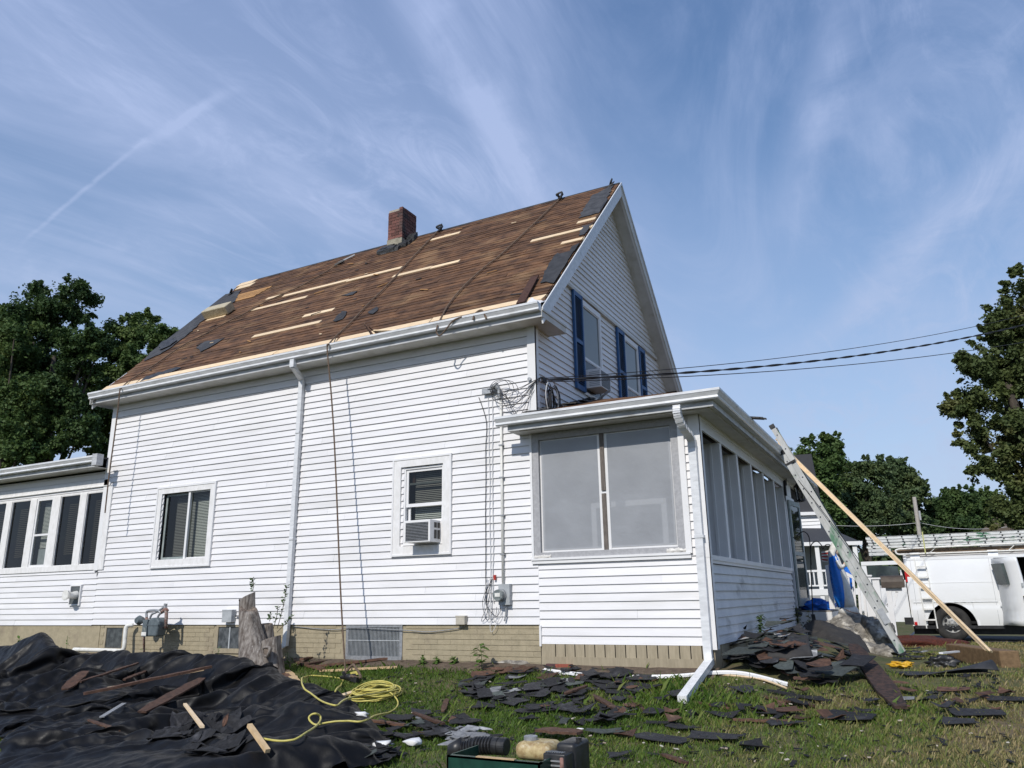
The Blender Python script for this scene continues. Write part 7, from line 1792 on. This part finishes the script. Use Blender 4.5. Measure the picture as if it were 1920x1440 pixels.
p=PG(1692,1254); lump('yellow_bag',(p.x,p.y,p.z+.05),(.12,.07,.04),ys_,'crumpled yellow packaging at the foot of the boulders','packaging',seed=2,amp=.6)
scrap(1711,1198,.2,.16,.4,galv,'tilted pale grey stone slab at the mulch edge near the van','stone_slab','stone slab',h=.10,tilt=.5)
# ================================================================ hose, tool, compressor
yh=empty('air_hose',PG(705,1305),'coiled bright yellow air hose lying on the grass','air hose')
cpt=PG(704,1310); pts=[]
nt=11
for i in range(nt*26):
    t=i/26; a=2*math.pi*t; R_=.30-.02*math.sin(t*2.3)-.008*t+.03*math.sin(t*5.1); ox=.035*math.sin(t*1.7); oy=.03*math.cos(t*2.1)
    x=cpt.x+ox+R_*math.cos(a); y=cpt.y+oy+R_*.92*math.sin(a); pts.append((x,y,gz(x,y)+.035+.010*t+.012*math.sin(a*2+t)))
hc_=MB().tube(pts,.0095,6).build('coil',yel,yh,smooth=True)
def lay(P):
    for p in P: p.z=max(p.z,max(tz(p.x+a,p.y+b) for a in(-.04,0,.04) for b in(-.06,-.03,0,.04))+.012)
    zs=[p.z for p in P]; n=len(P)
    for _ in range(2): zs=[max(zs[max(0,i-2):i+3]) if _==0 else sum(zs[max(0,i-4):i+5])/len(zs[max(0,i-4):i+5]) for i in range(n)]
    for p,z in zip(P,zs): p.z=z
    return P
f_=lambda x,y,h=.03: PT(x,y)+Vector((0,0,h))
tail=[Vector(pts[-1]),f_(746,1325),f_(728,1345),f_(690,1358),f_(650,1364),f_(618,1366,.05),f_(590,1378,.08),f_(578,1370,.10),f_(590,1360,.10),f_(600,1370,.08),f_(570,1388,.03),f_(530,1398,.03),f_(480,1400,.03)]
MB().tube(lay(spline(tail,14)),.0095,6).build('trailing_end',yel,yh,smooth=True)
MB().tube(lay(spline([Vector(pts[3]),f_(655,1318),f_(625,1330),f_(585,1312),f_(565,1290),f_(575,1276),f_(604,1272),f_(640,1278),f_(640,1290),f_(628,1312)],14)),.0095,6).build('front_loop',yel,yh,smooth=True)
tl=empty('nail_gun',PG(658,1272),'black and yellow roofing nail gun lying at the rope end','nail gun')
p=PG(656,1274,.06)
MB().tube([p+Vector((-.16,0,.02)),p+Vector((-.02,0,.03)),p+Vector((.10,0,.03))],[.02,.045,.05],10).build('body',black,tl,smooth=True)
MB().bar(p+Vector((-.0,0,.03)),p+Vector((.16,-.03,.0)),.06,.07).build('magazine',black,tl)
MB().bar(p+Vector((.02,.0,.07)),p+Vector((.12,.03,.09)),.05,.05).build('cap',yel,tl)
MB().bar(p+Vector((-.05,0,.0)),p+Vector((-.09,-.04,.10)),.035,.04).build('handle',black,tl)
MB().tube(spline([p+Vector((-.08,.02,.10)),p+Vector((0,.05,.18)),p+Vector((.08,.02,.14)),p+Vector((.18,.0,.03)),p+Vector((.05,-.05,.05))],6),.018,6).build('rope_knot',ropem,tl,smooth=True)
cp=empty('air_compressor',(-2.7,-5,.25),'green framed petrol air compressor at the bottom edge of the photo','compressor')
CY_=-5.0; tl_=PY(838,1416,CY_); tr_=PY(1011,1420,CY_); zt_=tl_.z; z0c=gz(-2.7,-5)+.03
MB().box((tl_.x,CY_,zt_-.20),(tr_.x,CY_+.012,zt_)).box((tl_.x,CY_,zt_-.012),(tr_.x,CY_+.05,zt_)).box((tr_.x-.012,CY_,zt_-.2),(tr_.x,CY_+.42,zt_)).box((tl_.x,CY_,zt_-.2),(tl_.x+.012,CY_+.42,zt_)).build('green_frame',greenp,cp)
MB().box((PY(890,1430,CY_).x,CY_+.012,zt_-.001),(PY(962,1422,CY_).x,CY_+.05,zt_+.006)).build('worn_edge',ply,cp)
MB().box((PY(957,1432,CY_).x,CY_-.003,zt_-.16),(PY(991,1432,CY_).x,CY_+.0,zt_-.045)).build('plate',pvc,cp)
MB().box((PY(957,1432,CY_).x,CY_-.005,zt_-.058),(PY(990,1432,CY_).x,CY_-.003,zt_-.046)).build('plate_stripe',M('plate_red',(.30,.02,.02),rough=.5),cp)
MB().tube([(tl_.x+.02,CY_+.2,zt_-.28),(tr_.x,CY_+.2,zt_-.28)],.13,20).tube([(tl_.x+.1,CY_+.34,zt_-.28),(tr_.x,CY_+.34,zt_-.28)],.11,20).build('air_tank',greenp,cp,smooth=False)
for x in(tl_.x+.12,tr_.x+.1): MB().box((x,CY_+.1,z0c-.03),(x+.05,CY_+.4,zt_-.38)).build('foot',black,cp)
# small vent slots written into the green side
for k in range(9): MB().box((tl_.x+.05+k*.026,CY_-.003,zt_-.10),(tl_.x+.062+k*.026,CY_+.001,zt_-.075)).build('vent_slot',black,cp)
# corrugated intake and round black end
yb=CY_+.55; a=PY(862,1398,yb); b=PY(925,1398,yb); c=PY(950,1400,yb); rr_=.5*(PY(900,1386,yb).z-PY(900,1416,yb).z)
n=44; P_=[a.lerp(b,i/n)+Vector((0,0,-.03*math.sin(max(0,1-i/n*2)*1.5))) for i in range(n+1)]; R_=[(rr_*(.70+.22*min(1,i/n*2.2)))+(.014 if (i//2)%2 else 0) for i in range(n+1)]
MB().tube(P_,R_,20).build('corrugated_hose',black,cp,smooth=False)
MB().tube([b,b+(c-b)*.05,b+(c-b)*.45,b+(c-b)*.46,b+(c-b)*.52,b+(c-b)*.53,c,c+(c-b)*.02],[rr_*.9,rr_*1.12,rr_*1.14,rr_*1.06,rr_*1.06,rr_*1.12,rr_*1.10,rr_*.95],28).build('air_filter',black,cp,smooth=False)
MB().tube([a+Vector((-.06,0,-.12)),a+Vector((-.05,0,-.03)),a+Vector((.03,0,.0))],[.05,.06,.065],12).build('elbow',black,cp,smooth=True)
MB().tube([b+Vector((-.2,.0,-.09)),b+Vector((-.2,0,-.3))],.03,8).build('stand',greenp,cp)
# fuel tank and engine
yt=CY_+.30; w0=PY(962,1405,yt); w1=PY(1030,1405,yt); tz0=PY(990,1428,yt).z; tz1=PY(990,1393,yt).z
def rbox(x0,x1,y0,y1,z0,z1,r,name,mat,parent,seg=4):
    o=MB().box((x0,y0,z0),(x1,y1,z1)).build(name,mat,parent); bevel(o,r,seg); o.data.shade_smooth(); return o
rbox(w0.x,w1.x,yt,yt+.26,tz0,tz1,.055,'fuel_tank',tankm,cp,5)
cpx=PY(1000,1390,yt+.1); MB().tube([(cpx.x-.03,yt+.12,tz1-.005),(cpx.x-.03,yt+.12,tz1+.025),(cpx.x-.03,yt+.12,tz1+.028)],[.05,.05,.045],20).build('fuel_cap',galv,cp)
e0=PY(1020,1420,yt-.1); e1=PY(1062,1420,yt-.1); et=PY(1040,1412,yt-.1).z
rbox(e0.x,e1.x,yt-.12,yt+.02,et-.25,et,.012,'muffler_shroud',black,cp,3)
mb=MB()
for k in range(6): mb.box((e0.x+.015,yt-.128,et-.05-.028*k),(e1.x-.03,yt-.118,et-.04-.028*k))
mb.build('shroud_louvre',galv,cp)
mb=MB()
for k in range(8): mb.bar((e0.x+.012+k*.017,yt-.10,et+.004),(e0.x+.022+k*.017,yt-.06,et+.004),.006,.004)
mb.build('top_slot',galv,cp)
rbox(e1.x-.04,e1.x-.012,yt-.13,yt-.0,et-.24,et-.02,.008,'rusty_muffler',M('burnt_muffler',(.30,.17,.14),(.10,.06,.05),22,rough=.8),cp,2)
x2=PY(1081,1410,yt+.05).x; rbox(e0.x+.03,x2,yt+.02,yt+.30,et-.28,et+.045,.03,'engine_cover',black,cp,4)
MB().tube([(e1.x,yt+.12,et+.04),(e1.x,yt+.12,et+.07)],.02,10).build('knob',black,cp)
# crumpled white paper near the compressor and small litter
for (x,y,s,lab) in ((678,1352,.07,'crumpled white paper on the grass right of the hose'),(716,1410,.10,'sheet of crumpled white paper in the black scraps'),(776,1405,.09,'bright white paper left of the corrugated hose'),(1088,1380,.03,'small white chip near the middle of the lawn')):
    p=PT(x,y); lump('paper_litter',(p.x,p.y,p.z+.06),(s,s*.6,s*.28),M('paper_white',(.72,.72,.71),rough=.7) if x==678 else bpy.data.materials['paper_white'],lab,'paper',seed=x*.01,amp=.8,sub=2,fr=2.5)
# ================================================================ weeds, seedling, grass
def weed(p,h,nl,label,name='weed',seed=0,leaf=.06,mat=weedm,stem_=.004,broad=.5,cat='weed'):
    r=random.Random(seed); t=empty(name,p,label,cat); a=Vector(p); b=a+Vector((r.uniform(-.04,.04),r.uniform(-.03,.03),h)); MB().tube(spline([a,a.lerp(b,.5)+Vector((.01,0,0)),b],4),stem_,5).build('stem',mat,t)
    mb=MB()
    for k in range(nl):
        q=a.lerp(b,r.uniform(.25,1)); d=Vector((r.gauss(0,1),r.gauss(0,1),r.uniform(-.2,.7))).normalized(); s=d.cross(Vector((0,0,1))).normalized(); l=leaf*r.uniform(.6,1.2); dr=Vector((0,0,-l*.2))
        c=q+d*l*.25
        mb.add([c,c+d*l*.35+s*l*broad*.5,c+d*l*.8+s*l*broad*.35+dr,c+d*l*1.1+dr*1.6,c+d*l*.8-s*l*broad*.35+dr,c+d*l*.35-s*l*broad*.5],[(0,1,2,3,4,5)])
    mb.build('leaves',mat,t); return t
p=PY(903,1262,-.35); p.z=gz(p.x,p.y); weed(p,.36,26,'bright green maple seedling in front of the foundation','seedling',3,.10,broad=.9,cat='seedling')
p=PY(300,1245,-.5)
for k,(x,y,yy,h,nl,lab) in enumerate(((30,1225,-.9,.50,34,'leafy green plant at the left edge beside the tarp'),(88,1222,-.3,.42,30,'tall thin weed in front of the foundation at the left'),(124,1226,-.25,.40,18,'sparse weed near the end of the white drain pipe'),(270,1228,-.3,.3,14,'dry thin weed below the gas regulator'),(408,1232,-.35,.25,30,'leafy weed under the small basement window'),(540,1232,-.3,.2,20,'weed beside the downspout shoe'))):
    p=PY(x,y,yy); p.z=gz(p.x,yy); weed(p,h,nl,lab,seed=40+k,leaf=.055 if k else .09)
for k,(x,lab) in enumerate(((820,'low leafy clump left of the maple seedling'),(850,'second low leafy clump by the foundation'),(790,'small leafy clump right of the board pile'))):
    p=PG(x,1250); weed(p,.12,60,lab,'ground_plant',60+k,.055,broad=.8,cat='plant')
p=PX(1425,1195,XP+.14); p.z=gz(p.x,p.y); weed(p,.42,160,'dark green fern-like bush against the porch skirt','bush',70,.07,mat=leaf_mid,cat='bush')
for k,(x,y,yy) in enumerate(((1520,1180,5.4),(1500,1200,4.6))):
    p=PY(x,y,yy); p.z=gz(p.x,yy)+.1; weed(p,.5,60,['yellowish shrub shoots between the deck and the felt heap','second straggly shoot left of the felt heap'][k],'shrub',80+k,.07,mat=leaf_maple,cat='shrub')
# grass blades
def grass():
    r=np.random.default_rng(5); n=1150000
    px=r.random(n)*2000-40; 
    # world-uniform sampling, denser close by
    X_=r.uniform(-16,5.5,n); Y_=r.uniform(-6.0,11.2,n)
    keep=(Y_<-.02)|((X_>XP+.25))
    keep&=r.random(n)<np.where(Y_<1.5,1.0,np.where(Y_<5,.75,.5))
    X_,Y_=X_[keep],Y_[keep]
    # inside the picture (cull by projection)
    P=np.stack([X_,Y_-(-10),np.full_like(X_,.5)-1.6],1); z=P@np.array(_f); u=CX+F*(P@np.array(RT))/z; v=CY-F*(P@np.array(UP))/z
    k=(z>1)&(u>-60)&(u<1990)&(v<1500); X_,Y_=X_[k],Y_[k]
    i1,d1=poly_in(X_,Y_,TP); k=~(i1&(d1>.10)); X_,Y_=X_[k],Y_[k]
    s0=np.array((e0.x if False else A.x,A.y)); 
    # off the street sheet
    dd0=(X_-A.x)*nn_.x+(Y_-A.y)*nn_.y; k=dd0<-.02; X_,Y_=X_[k],Y_[k]
    k=~((np.hypot((X_+9.0),(Y_+1.05)*1.)<.25)); X_,Y_=X_[k],Y_[k]
    pt=nz2(X_,Y_,1.7,12); pt2=nz2(X_,Y_,.6,13)
    heap=np.exp(-(((X_+1.75)/1.0)**2+((Y_-2.6)/2.6)**2))
    dens=.70+.50*pt+.25*pt2-1.1*heap; dens=np.where(Y_>-.35,dens-.45,dens); dens=np.where((X_>-1.9)&(Y_>8.4)&(X_<0),-1,dens); dens=np.where((Y_>10.85),-1,dens)
    k=r.random(len(X_))<dens; X_,Y_=X_[k],Y_[k]; pt=pt[k]; m=len(X_)
    Zg=np.array([gz(x,y) for x,y in zip(X_,Y_)])
    h=(.020+.032*r.random(m)**2+.022*np.clip(pt,0,1)*r.random(m)); tall=(r.random(m)<.012); h=np.where(tall,h+.09*r.random(m),h)
    nearw=np.exp(-((Y_+.5)/.35)**2)*(X_<-4.5); h*=1+.8*nearw*r.random(m); 
    nearp=np.exp(-((X_+2.5)**2+(Y_+1.0)**2)/.8); h*=1+1.2*nearp
    a=r.uniform(0,2*np.pi,m); le=h*(.25+.7*r.random(m)); wd=.0024+.0024*r.random(m); wd=np.where(Y_>3,wd*1.7,wd)
    dx,dy=np.cos(a),np.sin(a); sx,sy=-np.sin(a)*wd,np.cos(a)*wd; z0=Zg-.004
    V=np.stack([np.stack([X_-sx,Y_-sy,z0],1),np.stack([X_+sx,Y_+sy,z0],1),np.stack([X_+dx*le*.35+sx*.8,Y_+dy*le*.35+sy*.8,Zg+h*.62],1),np.stack([X_+dx*le,Y_+dy*le,Zg+h],1)],1).reshape(-1,3)
    tone=np.repeat(r.random(m)-.5,4)
    tag(fastmesh('grass',V,4,grassm,None,attr=tone),'uneven lawn grass, green in front and straw-coloured to the right','grass',kind='stuff'); print('blades',m)
grass()
